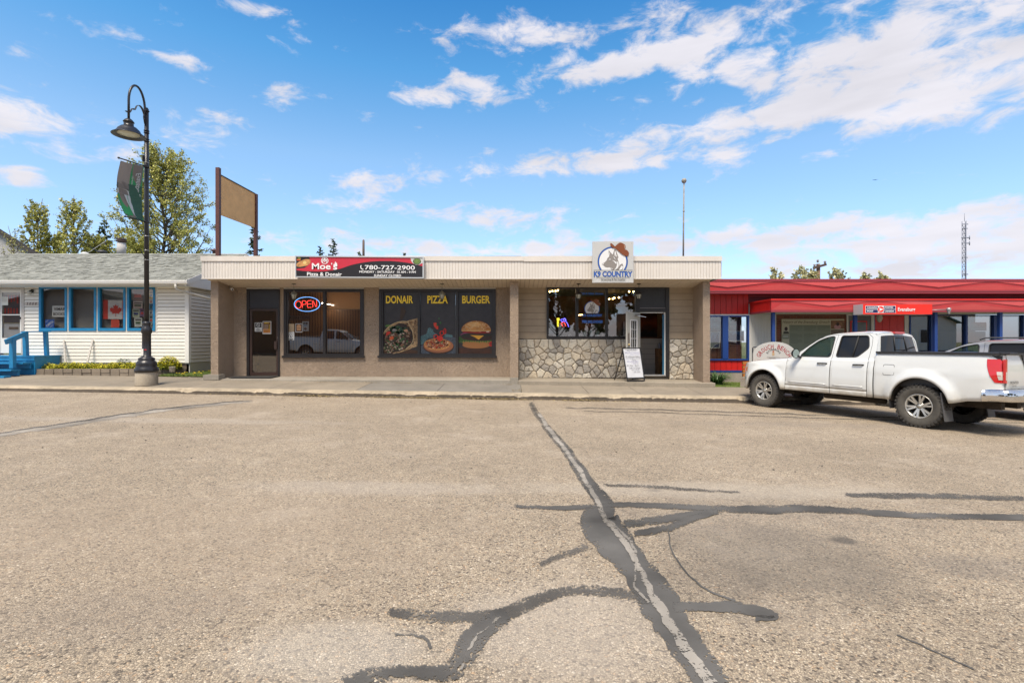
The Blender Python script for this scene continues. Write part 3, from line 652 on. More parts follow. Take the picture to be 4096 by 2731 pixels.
# restaurant door
m = MB()
def bx(a, c, d, e, y0, y1, M): m.box(X(a,WY), X(c,WY), y0, y1, Z(e,WY), Z(d,WY), M)
bx(988,998,1157,1504,WY-.03,WY+.1,BRZ); bx(1113,1120,1157,1504,WY-.03,WY+.1,BRZ); bx(998,1113,1157,1163,WY-.03,WY+.1,BRZ); bx(998,1113,1229,1235,WY-.03,WY+.1,BRZ)
fr = m.build('door_frame', shop); m = MB(); bx(998,1113,1163,1229,WY-.005,WY+.03,PANEL); m.build('transom', fr)
m = MB(); bx(999,1008,1236,1501,WY+.0,WY+.05,BRN); bx(1105,1112.5,1236,1501,WY+.0,WY+.05,BRN); bx(1008,1105,1236,1243,WY+.0,WY+.05,BRN); bx(1008,1105,1488,1501,WY+.0,WY+.05,BRN)
dr = m.build('door', shop)
m = MB(); bx(1008,1105,1243,1488,WY+.022,WY+.028,glass('dark_door_glass', .12, (.5,.5,.5))); m.build('pane', dr)
m = MB(); bx(1099,1110,1364,1396,WY-.05,WY-.035,BRN); bx(1106,1110,1366,1370,WY-.035,WY,BRN); bx(1106,1110,1390,1394,WY-.035,WY,BRN)
m.lathe([(.014,-.012),(.014,0)], (X(1110.5,WY), WY-.002, Z(1350,WY)), mat('chrome', (.8,.8,.8), .2, 1), n=10, axis='y'); m.build('handle', dr)
# interior of the restaurant
WP = mat('wood_panelling', (.17,.075,.025), .45); N, L, b = nodes_of(WP); tc = N.new('ShaderNodeTexCoord')
wv = N.new('ShaderNodeTexWave'); wv.wave_type = 'BANDS'; wv.bands_direction = 'X'; wv.inputs['Scale'].default_value = 3.2; wv.inputs['Distortion'].default_value = 1.5; wv.inputs['Detail'].default_value = 3; L.new(tc.outputs['Object'], wv.inputs['Vector'])
rr = N.new('ShaderNodeValToRGB'); rr.color_ramp.elements[0].color = (.05,.02,.008,1); rr.color_ramp.elements[1].color = (.19,.085,.03,1); rr.color_ramp.elements[0].position = .1; rr.color_ramp.elements[1].position = .5
L.new(wv.outputs[0], rr.inputs[0]); L.new(rr.outputs[0], b.inputs['Base Color'])
ROOM = mat('room_wall', (.20,.16,.12), .8); FLR = mat('room_floor', (.10,.08,.06), .4)
def room(x0, x1, y1, z0, z1, back, fl=FLR, side=ROOM):
    m = MB(); m.box(x0, x1, y1, y1+.1, z0, z1, back); m.box(x0-.1, x0, WY+.2, y1+.1, z0, z1, side); m.box(x1, x1+.1, WY+.2, y1+.1, z0, z1, side)
    m.box(x0-.1, x1+.1, WY+.2, y1+.1, z1, z1+.1, side); m.box(x0-.1, x1+.1, WY+.16, y1+.1, z0-.12, z0-.002, fl); return m.build('interior', shop)
room(X(930,WY), X(1500,WY), 18.2, .30, Z(1130,WY), WP, side=WP)
# pictures covering the second window are things of their own, behind the glass
posters = []
def poster(name, label, u0, u1, cat='poster'):
    m = MB(); return m
BG1 = mat('poster_night', (.028,.024,.026), .35, var=(3,.4)); YEL = mat('poster_yellow', (.90,.66,.06), .6)
def cmat(n, c, k=.8, r=.55, **kw): return mat(n, lin(c, k), r, **kw)
def food(name, label, u0, u1, word, wu0, wu1, draw):
    m = MB(); A = Art(m, WY+.055, 1500, 1130, .2211)
    p0 = A.P(u0, 170); p1 = A.P(u1, 1308); m.box(p0[0]+.004, p1[0]-.004, WY+.0555, WY+.058, p1[2]+.004, p0[2]-.004, BG1)
    draw(A); A.text(word, wu0, 238, wu1, 380, YEL, off=.028); m.build(name, None, label, 'poster')
def clip(pts, u0, u1, v1=1305): return [(min(max(a,u0),u1), min(b,v1)) for a, b in pts]
rg = random.Random(11)
def speck(A, region, n, cols, s0, s1, u0, u1):
    for c_i, c in enumerate(cols):
        A.nx()
        for i in range(n//len(cols)):
            a, b_ = region(rg); s = rg.uniform(s0, s1); q = blob(a, b_, s, s*rg.uniform(.4,1), 6, .35, rg)
            if min(x for x, _ in q) > u0 and max(x for x, _ in q) < u1 and max(v for _, v in q) < 1300: A.poly(q, c, True)
def inblob(cx, cy, rx, ry):
    def f(r):
        a = r.random()*6.283; k = math.sqrt(r.random()); return cx+rx*k*math.cos(a), cy+ry*k*math.sin(a)
    return f
def d_wrap(A):
    A.poly(clip([(130,800),(250,840),(330,1000),(240,1305),(130,1305)],130,774), cmat('p_dk',(45,35,25)))
    A.poly([(130,1230),(400,1180),(774,1230),(774,1303),(130,1303)], cmat('p_table',(75,48,28)))
    A.poly([(145,950),(190,860),(290,760),(430,705),(560,700),(680,665),(772,642),(772,1150),(680,1180),(560,1230),(430,1270),(300,1290),(700,1100),(690,1000),(680,900),(600,780),(520,740),(430,735),(330,790),(240,870)], cmat('p_wrap',(190,155,112), var=(10,.95)))
    A.poly([(240,870),(330,790),(430,738),(520,742),(610,790),(670,880),(690,1000),(660,1110),(560,1200),(430,1250),(260,1260),(150,1200),(150,980)], cmat('p_fill',(50,32,22), var=(12,.6)))
    speck(A, inblob(420,1010,230,200), 330, [cmat('p_meat',(105,70,48)), cmat('p_meat2',(70,44,30)), cmat('p_on',(190,170,150)), cmat('p_meat3',(130,92,66)), cmat('p_lf',(60,95,50))], 6, 26, 132, 770)
    speck(A, inblob(420,850,180,60), 60, [cmat('p_lf',(60,95,50)), cmat('p_lf2',(40,75,55))], 12, 34, 132, 770)
    speck(A, inblob(240,1180,110,90), 80, [cmat('p_on',(190,170,150)), cmat('p_meat3',(130,92,66)), cmat('p_lf',(60,95,50))], 5, 16, 132, 770)
    A.poly(blob(240,780,50,22,12,.3,rg), cmat('p_lf3',(85,120,50)))
    A.poly([(195,960),(215,890),(270,880),(290,910),(240,950)], cmat('p_red',(200,50,30))); A.poly([(260,1040),(280,970),(330,970),(345,1010),(300,1035)], cmat('p_or',(215,95,45)))
    A.poly(blob(560,870,40,25,9,.3,rg), cmat('p_pk',(200,150,120))); A.poly(blob(350,860,40,28,9,.3,rg), cmat('p_gr',(140,135,130)))
    speck(A, lambda r: (r.uniform(560,770), r.uniform(700,1000)), 90, [cmat('p_char',(95,62,35)), cmat('p_char2',(150,110,70))], 5, 17, 132, 770)
    A.line(smooth_line([(145,950),(200,850),(300,765),(430,712),(560,705),(620,760),(680,880),(695,1010),(660,1110),(560,1200)],5), 9, cmat('p_edge',(220,195,150)))
    A.poly([(470,450),(520,430),(560,520),(500,660),(450,690)], cmat('p_glow2',(62,46,34)))
def d_pizza(A):
    sl = cmat('p_slate',(80,88,100), var=(25,.7)); A.poly([(822,1150),(1000,1010),(1300,960),(1458,1000),(1458,1303),(822,1303)], sl)
    A.poly([(822,970),(930,930),(960,830),(990,812),(1050,850),(1060,900),(1120,930),(1080,990),(960,1010),(870,1110),(822,1120)], cmat('p_towel',(92,128,132), var=(40,.6)))
    A.poly([(1250,920),(1400,950),(1405,985),(1270,985)], cmat('p_towel',(110,160,165)))
    for q in range(8): A.line([(830+q*30,1100-q*12),(860+q*28,960-q*6)], 4, cmat('p_towel_d',(50,75,82)))
    A.ell(1150,1158,278,132, cmat('p_board0',(45,28,20))); A.ell(1150,1150,272,128, cmat('p_board',(120,72,45))); A.ell(1150,1138,268,122, cmat('p_board2',(160,100,65)))
    A.ell(1125,1115,240,108, cmat('p_crust',(205,140,80), var=(14,.5))); A.ell(1125,1110,205,88, cmat('p_cheese',(185,125,80), var=(30,.9)))
    speck(A, inblob(1125,1110,200,85), 330, [cmat('p_ch1',(235,205,170)), cmat('p_ch2',(120,60,35)), cmat('p_ch3',(215,150,90)), cmat('p_ch4',(60,35,25)), cmat('p_red',(200,50,30))], 4, 14, 822, 1458)
    for a in range(6):
        t = R(20+a*60); A.line([(1140,1090),(1140+230*math.cos(t),1110+105*math.sin(t))], 6, cmat('p_cut',(45,28,20)))
    for cx, cy, rx, ry in ((1210,915,40,45),(1100,975,42,40),(1265,880,26,55)): A.ring(cx, cy, rx, ry, 16, cmat('p_pep',(210,45,30)))
    A.poly(blob(1180,1010,52,55,14,.12,rg), cmat('p_pep',(210,45,30))); A.poly([(1060,730),(1110,725),(1150,800),(1145,850),(1110,840),(1070,790)], cmat('p_pep2',(215,60,40)))
    A.ring(1186,728,13,20,6, cmat('p_grn',(70,150,60))); A.ring(1160,650,9,12,4, cmat('p_grn',(70,150,60))); A.ell(1130,765,16,22, cmat('p_grn2',(50,90,40)))
    A.ring(1220,1072,20,15,5, cmat('p_grn',(70,150,60)))
def d_burger(A):
    A.poly([(1508,1180),(2148,1180),(2148,1303),(1508,1303)], cmat('p_tab',(70,38,22), var=(6,.5)))
    A.ell(1830,1130,250,60, cmat('p_bun2',(165,110,60)))
    A.poly(clip([(1575,1060),(1600,1120),(2030,1120),(2080,1060)],1508,2148), cmat('p_bun2',(165,110,60)))
    pts = [(1512+i*22, 1060+ (28 if i % 2 else -14)+rg.uniform(-12,14)) for i in range(29)]
    A.poly(pts+[(2148,1000),(1520,980)], cmat('p_let',(60,92,36), var=(16,.8))); A.line(pts, 5, cmat('p_let2',(105,145,62)))
    A.poly(clip(smooth_line([(1560,990),(1600,950),(1800,940),(2060,950),(2130,990),(2110,1035),(1900,1055),(1620,1030),(1560,990)],4),1508,2148), cmat('p_patty',(62,36,26), var=(22,.8)))
    A.poly(clip(smooth_line([(1575,960),(1600,925),(1850,925),(2090,935),(2100,965),(1850,985),(1590,985),(1575,960)],4),1508,2148), cmat('p_pick',(40,38,30)))
    A.poly([(1720,950),(1970,958),(1875,1033),(1800,985)], cmat('p_chs',(230,165,55)))
    A.line([(1550,945),(1600,920),(1700,905),(1770,908)], 16, cmat('p_oni',(150,70,110)))
    A.poly([(1580,865),(2090,865),(2085,915),(1850,925),(1585,905)], cmat('p_tom',(150,35,25))); A.ell(2040,888,30,12, cmat('p_hl',(235,215,205))); A.ell(1900,892,22,9, cmat('p_hl2',(200,110,95)))
    A.ell(1830,866,272,176, cmat('p_bun_e',(120,70,32)), a0=180, a1=360); A.ell(1830,862,262,168, cmat('p_bun',(190,120,55), var=(7,.4)), a0=180, a1=360); A.ell(1815,800,190,92, cmat('p_bun_h',(215,150,80), var=(9,.3))); A.ell(1800,760,110,40, cmat('p_bun_h2',(232,175,105), var=(9,.2))); A.poly([(1562,860),(2098,860),(2090,880),(1570,878)], cmat('p_bunl',(225,180,115)))
    A.nx(); sm = cmat('p_seed',(245,225,180))
    for i in range(150):
        a = rg.uniform(math.pi*1.03, math.pi*1.97); k = math.sqrt(rg.uniform(.12,1)); A.ell(1830+262*k*math.cos(a), 858+160*k*math.sin(a), 6, 3.4, sm, n=6, rot=rg.uniform(0,180), keep=True)
    A.ell(2105,1110,43,46, cmat('p_tom',(150,35,25))); A.ring(2105,1110,43,46,8, cmat('p_pep',(210,45,30)))
food('wrap_poster', 'dark window picture of a filled wrap under a yellow word', 128, 774, 'DONAIR', 200, 692, d_wrap)
food('pizza_poster', 'dark window picture of a pizza with falling peppers', 820, 1460, 'PIZZA', 950, 1320, d_pizza)
food('burger_poster', 'dark window picture of a sesame bun burger', 1506, 2150, 'BURGER', 1578, 2082, d_burger)

# things in the restaurant window and door
WHT = mat('paper_white', (.68,.67,.63), .7); BLK = mat('print_black', (.02,.02,.02), .6); RED = mat('print_red', lin((200,35,45),.9), .5); TAN = mat('paper_tan', lin((190,165,130),.8), .7)
def sheet(name, label, px0, px1, py0, py1, y, base, draw=None, cat='sign', th=.003):
    m = MB(); m.box(X(px0,y), X(px1,y), y, y+th, Z(py1,y), Z(py0,y), base)
    if draw: draw(Art(m, y, px0, py0, 1.0))
    return m.build(name, None, label, cat)
def a1(A): A.rect(1.5,1.5,27,20,BLK); A.ring(14,10,7,7.5,1.6,WHT); A.line([(9,5),(19,15)],1.4,WHT); A.text('NO',10,21.5,18,25,BLK,.03); A.text('PUBLIC',5,26,23,30,BLK,.03); A.text('WASHROOM',3,31,26,34,BLK,.03)
sheet('notice', 'black and white no public washroom notice on the brown glass door', 1019, 1047.5, 1290, 1326, WY+.012, WHT, a1)
def a2(A):
    A.rect(2,2,32,47,mat('flyer_dark',(.09,.025,.01),.4)); A.rect(3,30,31,46,mat('flyer_orange',(.55,.2,.03),.5,var=(60,.9)))
    for i in range(7): A.line([(6,14+i*3.2),(22,14+i*3.2)],.9,mat('flyer_txt',(.6,.5,.35),.6)); A.line([(25,14+i*3.2),(29,14+i*3.2)],1.1,YEL)
    A.text('MENU',8,5,27,9,YEL,.03)
sheet('menu_flyer', 'orange and black menu flyer taped to the brown glass door', 1050.5, 1084.5, 1285, 1335.5, WY+.012, WHT, a2, 'poster')
def a3(A):
    for i in range(9): A.line([(3,6+i*3.4),(5+((i*7)%16),6+i*3.4)],.8,mat('txt_grey',(.2,.16,.13),.7))
sheet('notice', 'tan typed notice above the no alcohol sign in the window', 1150, 1177, 1295, 1326, WY+.05, TAN, a3)
def a4(A):
    A.text('NO',10,0,18,3,BLK,.02); A.text('ALCOHOL',4,4.5,24,8,BLK,.02); A.ring(13,17,7.5,8,1.2,BLK); A.line([(8,12),(18,22)],1.2,BLK); A.poly([(11,14),(14,14),(14,21),(11,21)],BLK); A.text('SERVED',4,27,24,30,BLK,.05); A.text('HERE',8,31,20,34,BLK,.05)
sheet('notice', 'pale no alcohol served here notice low in the window corner', 1149.5, 1177, 1327, 1360, WY+.05, WHT, a4)
def a5(A): A.rect(1.5,1.5,26,33,mat('flyer_brown',(.08,.04,.025),.5)); A.poly([(8,6),(13.5,3),(19,6),(22,10),(21,28),(6,28),(5,10)],mat('flyer_or2',(.5,.26,.12),.6)); A.line([(8,19),(19,19)],1.4,BLK)
sheet('flyer', 'framed brown flyer with an orange label shape in the window', 1182, 1209, 1294, 1329, WY+.05, WHT, a5, 'poster')
def a6(A): A.ell(8,8,5,4,BLK); A.ell(18,8,5,4,BLK); A.poly([(4,13),(23,13),(18,19),(9,19)],mat('badge_blue',(.12,.2,.3),.6)); A.ell(13,30,6,5,mat('badge_br',(.1,.05,.04),.6))
sheet('badge_sign', 'grey rounded badge sign beside the brown flyer', 1208.5, 1235, 1285, 1324, WY+.07, mat('badge_grey',(.32,.33,.34),.6), a6)
def a7(A): A.text('BAKERY & RESTAURANT',83,2,-12,15,BLK,.01)
m = MB(); m.box(X(1151,17.0), X(1236,17.0), 17.0, 17.01, Z(1279,17.0), Z(1262,17.0), mat('banner_grey',(.22,.19,.17),.8)); A = Art(m, 17.0, 1151, 1262, 1.0); A.text("BAKERY & RESTAU",84,2,1,15,BLK,.01)
m.build('window_banner', None, 'faded banner with mirrored lettering hanging inside the restaurant', 'sign')
m = MB(); BL = mat('woven_blind', lin((200,150,100),1.3), .8, bump=(120,.003)); yb = WY+.12
for i in range(23): z0 = Z(1168+i*3,yb); m.box(X(1304,yb), X(1447,yb), yb, yb+.006, z0-3*yb/F+.004, z0, BL, rnd=.4)
m.box(X(1304,yb), X(1447,yb), yb-.012, yb+.012, Z(1239,yb), Z(1236,yb), mat('blind_rail',(.3,.2,.13),.6))
m.build('blind', None, 'brown woven blind half lowered behind the right hand pane', 'blind')
NR = emis('neon_red', (1,.05,.04), 2.2); NB = emis('neon_blue', (.18,.45,1), 1.8); NY = emis('neon_yellow', (1,.8,.05), 2.2); NBL = emis('neon_violet', (.15,.12,1), 3); 
def U5(u, v, y=WY+.14): p = W(1120+u*.1913, 1140+v*.1913, y); return p
ne = thing('neon_sign', 'lit oval neon open sign in red and blue in the restaurant window', 'neon sign', U5(565,550))
m = MB(); m.tube([U5(565+268*math.cos(a), 400+150*math.sin(a)) for a in [2*math.pi*i/48 for i in range(48)]], .0075, NB, n=6, closed=True); m.build('oval_tube', ne)
m = MB(); sc = lambda pts: [U5(a,b_) for a, b_ in pts]
m.tube([U5(385+60*math.cos(a), 410+75*math.sin(a)) for a in [2*math.pi*i/24 for i in range(24)]], .007, NR, n=6, closed=True)
for pts in ([(468,475),(463,400),(464,340),(480,330),(525,330),(548,350),(546,385),(530,403),(475,408)], [(655,322),(585,328),(572,345),(572,455),(585,470),(655,466)], [(572,400),(655,394)], [(675,465),(690,440),(676,340),(690,326),(750,455),(766,455),(766,318)]): m.tube(sc(pts), .007, NR, n=6)
m.build('letter_tubes', ne)
m = MB(); m.box(X(1286,17.2), X(1296,17.2), 17.2, 18.4, Z(1214,17.2), Z(1210.5,17.2), emis('tube_light',(1,.86,.68),12)); m.build('ceiling_light', None, 'small lit tube light on the restaurant ceiling', 'light')
m = MB(); m.obox(W(1013,1415,15.9), (.12,0,.02), (0,.02,0), (.14,0,-.62), mat('yellow_plastic',(.5,.3,.02),.5)); m.box(X(1030,15.89), X(1037,15.89), 15.885, 15.889, Z(1460,15.89), Z(1452,15.89), BLK)
m.build('floor_sign', None, 'yellow folding wet floor sign leaning behind the glass door', 'sign')
m = MB(); MATB = mat('rubber_mat', (.03,.03,.03), .9, bump=(80,.004)); zz = 1.4-1.066
m.box(X(935,15.0), X(1100,15.0), 14.72, 15.33, zz-.012+.004, zz+.012, MATB); m.build('door_mat', None, 'black rubber mat in front of the brown glass door', 'mat')
# camera on the soffit
m = MB(); m.lathe([(.03,0),(.03,-.03)], W(920,1150,15.2), WHT, n=12); cm = m; cm.tube([W(921,1152,15.2), W(926,1157,15.15)], .02, WHT, n=10); cm.tube([W(921,1152,15.2)+Vector((0,0,.01)), W(930,1158,15.02)], .035, WHT, n=12); cm.lathe([(.025,-.005),(.025,0)], W(930,1158,15.01), BLK, n=10, axis='y')
cm.build('security_camera', None, 'small white security camera in the left corner under the canopy', 'camera')
# restaurant sign on the fascia
AL = mat('aluminium_trim', (.62,.62,.60), .35, .6)
ms = thing('shop_sign', 'wide red and black restaurant sign with phone number on the canopy', 'sign', (X(1438,14.17), 14.17, Z(1113,14.17)))
def sfn(u, v, d): p = W(1100+u*.2806, 1000+(v+(u-300)/1800*14)*.2806, 14.165); return (p.x, p.y-d, p.z)
m = MB()
def quad_box(u0, v0, u1, v1, y0, y1, M):
    a = [sfn(u0,v0,0), sfn(u1,v0,0), sfn(u1,v1,0), sfn(u0,v1,0)]
    m.add([(p[0],y0,p[2]) for p in a]+[(p[0],y1,p[2]) for p in a], [(3,2,1,0),(4,5,6,7),(0,1,5,4),(1,2,6,5),(2,3,7,6),(3,0,4,7)], M)
quad_box(292,82,2122,98,14.14,14.29,AL); quad_box(292,376,2122,392,14.14,14.29,AL); quad_box(292,98,306,376,14.14,14.29,AL); quad_box(2106,98,2122,376,14.14,14.29,AL)
m.build('sign_frame', ms)
m = MB(); A = Art(m, 14.165, 0, 0, 1, sfn); SR = cmat('sign_red',(205,50,68),.85,.3); SK = cmat('sign_black',(42,38,38),.8,.3); SW = mat('sign_white',(.78,.78,.78),.35)
A.rect(306,98,2106,376,SK)
wave = smooth_line([(306,288),(480,302),(700,300),(900,270),(1100,205),(1300,165),(1500,148),(1700,150),(1900,172),(2106,218)],6)
A.poly([(306,98),(2106,98)]+wave[::-1], SR)
A.poly([(306,98),(490,98),(500,150),(480,210),(420,255),(306,268)], cmat('sp0',(35,32,35)))
A.poly(smooth_line([(306,200),(350,165),(440,130),(500,140),(498,190),(440,225),(340,240),(306,225),(306,200)],4), cmat('sp1',(225,165,100),.8,.5,var=(14,.5))); A.ell(425,180,25,24,cmat('sp2',(235,205,130)))
A.poly([(320,98),(370,98),(365,130),(325,125)],cmat('sp3',(150,150,60))); A.poly([(310,130),(370,130),(360,152),(315,150)],cmat('sp4',(215,95,40)))
A.poly([(1932,98),(2104,98),(2104,170),(2060,195),(2010,200),(1965,175),(1940,140)],cmat('sp5',(215,215,210))); A.ell(2025,150,58,46,cmat('sp6',(40,45,40))); A.ell(2025,148,50,40,cmat('sp7',(120,150,75),.8,.5,var=(60,.9)))
A.ring(711,150,52,48,8,SW); A.line([(682,185),(682,125),(711,170),(740,125),(740,185)],9,SW); A.poly([(690,128),(732,128),(711,148)],SW); A.ell(711,120,10,8,SW)
A.text("Moe",528,186,795,275,SW,.02); A.text("'",805,182,818,206,SW,.05); A.text("s",832,215,890,278,SW,.02)
A.poly(smooth_line([(835,232),(840,195),(850,205),(855,180),(868,160),(872,190),(882,175),(890,210),(886,232),(862,222),(835,232)],3),SW)
A.text('Pizza & Donair',460,316,955,368,SW,.02); A.text('780-727-2900',1283,210,1995,272,SW,.012); A.line(smooth_line([(1232,212),(1224,235),(1238,262),(1262,270)],4),13,SW)
A.text('MONDAY - SATURDAY  10 AM - 9 PM',1205,288,2008,320,SW,.02); A.text('SUNDAY CLOSED',1414,338,1800,372,SW,.02)
m.build('sign_face', ms)
# pet shop sign
ks = thing('shop_sign', 'square pale pet shop sign with a dog head and brown cowboy hat', 'sign', (X(2452,14.16), 14.16, Z(1131,14.16)))
BLU = cmat('sign_blue',(45,100,190),.85,.4); HAT = cmat('hat_brown',(135,72,35),.8,.5); DOG = cmat('dog_grey',(150,143,138),.8,.5); SG = mat('sign_pale',(.50,.50,.49),.4)
def dog_art(A, white, hatm=HAT, small=False):
    A.ell(790,760,396,396,white,a0=141,a1=399,n=48) 
    A.ring(790,760,432,432,46,BLK,144.5,395.5); A.ring(790,760,424,424,30,BLU,144.5,395.5)
    head = [(675,430),(705,472),(745,515),(785,558),(800,538),(820,470),(842,402),(880,430),(905,500),(930,560),(945,620),(985,700),(1020,750),(1055,805),(1080,850),(1097,905),(1080,890),(1088,935),(1062,1003),(770,1003),(745,980),(725,930),(690,920),(640,928),(580,915),(545,885),(520,855),(485,832),(500,812),(535,798),(562,778),(600,740),(625,710),(630,675),(660,640),(690,615),(685,560),(674,500)]
    A.poly(head, DOG)
    for q in ([(692,480),(705,520),(700,585),(690,560)],[(848,455),(872,470),(885,530),(868,610),(845,590),(840,520)],[(900,560),(915,570),(905,620),(880,625)],
              [(780,728),(830,735),(880,765),(905,800),(905,822),(860,810),(835,770)],[(895,745),(925,765),(950,800),(962,870),(940,935),(905,965),(870,990),(850,1000),(825,1000),(880,940),(905,870),(915,800)],
              [(945,640),(990,710),(1060,800),(1040,830),(1000,850),(968,900),(975,840),(950,760),(930,690)],[(1045,870),(1085,910),(1050,990),(1000,1000),(965,1002),(990,950)],
              [(488,832),(520,815),(545,830),(520,845)],[(672,720),(690,690),(712,680),(742,696),(720,700),(715,728)],[(800,605),(835,640),(870,705),(855,700),(825,660)],[(742,930),(765,950),(785,985),(765,985)]):
        A.poly(q, white)
    A.ell(700,710,14,9,DOG)
    hat = smooth_line([(715,265),(725,240),(750,240),(800,280),(850,325),(900,285),(960,235),(1000,222),(1050,232),(1110,265),(1145,300),(1150,345),(1140,380),(1130,415),(1180,430),(1225,470),(1247,520),(1240,570),(1215,598),(1175,605),(1120,590),(1050,550),(970,480),(900,420),(850,385),(800,370),(750,340),(725,305)],3)
    A.poly(hat, hatm); A.line([(1105,300),(1125,325),(1128,355),(1118,378)],8,mat('hat_hl',(.7,.55,.4),.5)); 
m = MB(); A = Art(m, 14.12, 2340, 940, .14027)
m.box(X(2369.5,14.12), X(2534,14.12), 14.121, 14.16, Z(1131,14.12), Z(966,14.12), SG); m.build('sign_board', ks)
m = MB(); A = Art(m, 14.121, 2340, 940, .14027, step=.0012); dog_art(A, mat('sign_white2',(.72,.72,.72),.4))
A.rect(235,1008,1365,1360,SG); A.rect(243,1004,1352,1016,BLK)
A.text('K9 COUNTRY',246,1034,1352,1204,BLK,.05); A.text('K9 COUNTRY',256,1046,1342,1192,BLU,.022)
for u in (262,335,640,760,905,1000,1145,1240): A.poly([(u-14,1196),(u+18,1196),(u-2,1214)],BLU)
A.rect(320,1211,1268,1220,BLK); A.text('Grooming & Pet Supplies',450,1245,1140,1300,BLK,.015); A.rect(450,1306,1140,1312,BLK)
for u, v in ((270,246),(795,248),(1320,250),(265,672),(1327,680),(262,1225),(1330,1225)): A.ell(u,v,7,7,mat('screw',(.2,.2,.2),.4,.7),n=8)
m.build('emblem', ks)
# pet shop cladding: lap siding and stone veneer
SID = mat('tan_siding', (.38,.295,.20), .6, var=(4,.1), bump=(40,.001)); TRIM = mat('tan_trim', (.33,.27,.2), .6)
def siding(x0, x1, y, z0, z1, h, M, name, parent, label=None, lap=.018, rnd=None, g=.008, GM=None):
    m = MB(); z = z0; GM = GM or mat('siding_groove_shade', (.07,.055,.04), .9)  # dark groove strip under each lap: painted shadow line plus dirt
    while z < z1-.001:
        t = min(h, z1-z); f = t/h
        m.add([(x0,y-lap,z+g),(x1,y-lap,z+g),(x1,y-lap*(1-f)-.002,z+t),(x0,y-lap*(1-f)-.002,z+t),(x0,y,z+g),(x1,y,z+g)], [(0,1,2,3),(4,5,1,0)], M, rnd=rnd)
        m.add([(x0,y-.001,z),(x1,y-.001,z),(x1,y-.001,z+g),(x0,y-.001,z+g)], [(0,1,2,3)], GM); z += h
    return m.build(name, parent, label)
hb = 25.9*WY/F
siding(X(2073,WY), X(2183,WY), WY+.04, Z(1355,WY), Z(1148,WY), hb, SID, 'siding', shop); siding(X(2680,WY), X(2773,WY), WY+.04, Z(1355,WY), Z(1148,WY), hb, SID, 'siding', shop)
m = MB(); m.box(X(2183,WY), X(2186.5,WY), WY+.0, WY+.05, Z(1355,WY), Z(1148,WY), TRIM); m.build('corner_trim', shop); m = MB(); m.box(X(2676,WY), X(2680,WY), WY, WY+.05, Z(1510,WY), Z(1148,WY), TRIM); m.build('corner_trim', shop)
def stone_mat():
    M = mat('veneer_stone', (.4,.36,.3), .85); N, L, b = nodes_of(M); at = N.new('ShaderNodeAttribute'); at.attribute_name = 'rnd'; tc = N.new('ShaderNodeTexCoord')
    r = N.new('ShaderNodeValToRGB'); e = r.color_ramp.elements; e[0].position = 0; e[0].color = (.25,.23,.205,1); e[1].position = 1; e[1].color = (.54,.50,.43,1)
    for p, c in ((.2,(.33,.30,.26,1)),(.4,(.49,.42,.32,1)),(.6,(.43,.40,.34,1)),(.8,(.51,.46,.37,1))): q = e.new(p); q.color = c
    L.new(at.outputs['Fac'], r.inputs[0])
    n = N.new('ShaderNodeTexNoise'); n.inputs['Scale'].default_value = 7; n.inputs['Detail'].default_value = 9; n.inputs['Roughness'].default_value = .7; L.new(tc.outputs['Object'], n.inputs['Vector'])
    r2 = N.new('ShaderNodeValToRGB'); e = r2.color_ramp.elements; e[0].position = .30; e[0].color = (.40,.40,.42,1); e[1].position = .47; e[1].color = (1,1,1,1); q = e.new(.72); q.color = (1.15,1.12,1.05,1)
    L.new(n.outputs[0], r2.inputs[0]); m_ = N.new('ShaderNodeMix'); m_.data_type = 'RGBA'; m_.blend_type = 'MULTIPLY'; m_.inputs[0].default_value = 1; L.new(r.outputs[0], m_.inputs[6]); L.new(r2.outputs[0], m_.inputs[7]); L.new(m_.outputs[2], b.inputs['Base Color'])
    n3 = N.new('ShaderNodeTexNoise'); n3.inputs['Scale'].default_value = 22; n3.inputs['Detail'].default_value = 6; L.new(tc.outputs['Object'], n3.inputs['Vector'])
    bp = N.new('ShaderNodeBump'); bp.inputs['Distance'].default_value = .022; L.new(n3.outputs[0], bp.inputs['Height']); L.new(bp.outputs[0], b.inputs['Normal']); return M
STONE = stone_mat(); MORT = mat('mortar', (.30,.225,.15), .95, bump=(50,.004))
def cellpoly(c, pts, x0, x1, y0, y1):
    # power diagram: each seed carries a weight, so stones differ in size
    poly = [(x0,y0),(x1,y0),(x1,y1),(x0,y1)]
    for q in pts:
        if q is c or abs(q[0]-c[0]) > 1.2 or abs(q[1]-c[1]) > 1.2: continue
        nx, ny = q[0]-c[0], q[1]-c[1]; D2 = nx*nx+ny*ny; tq = .5+(c[2]-q[2])/(2*D2); mx_, my = c[0]+nx*tq, c[1]+ny*tq; out = []
        for i in range(len(poly)):
            a, b_ = poly[i], poly[(i+1)%len(poly)]; da = (a[0]-mx_)*nx+(a[1]-my)*ny; db = (b_[0]-mx_)*nx+(b_[1]-my)*ny
            if da <= 0: out.append(a)
            if da*db < 0: t = da/(da-db); out.append((a[0]+(b_[0]-a[0])*t, a[1]+(b_[1]-a[1])*t))
        poly = out
        if len(poly) < 3: return []
    return poly
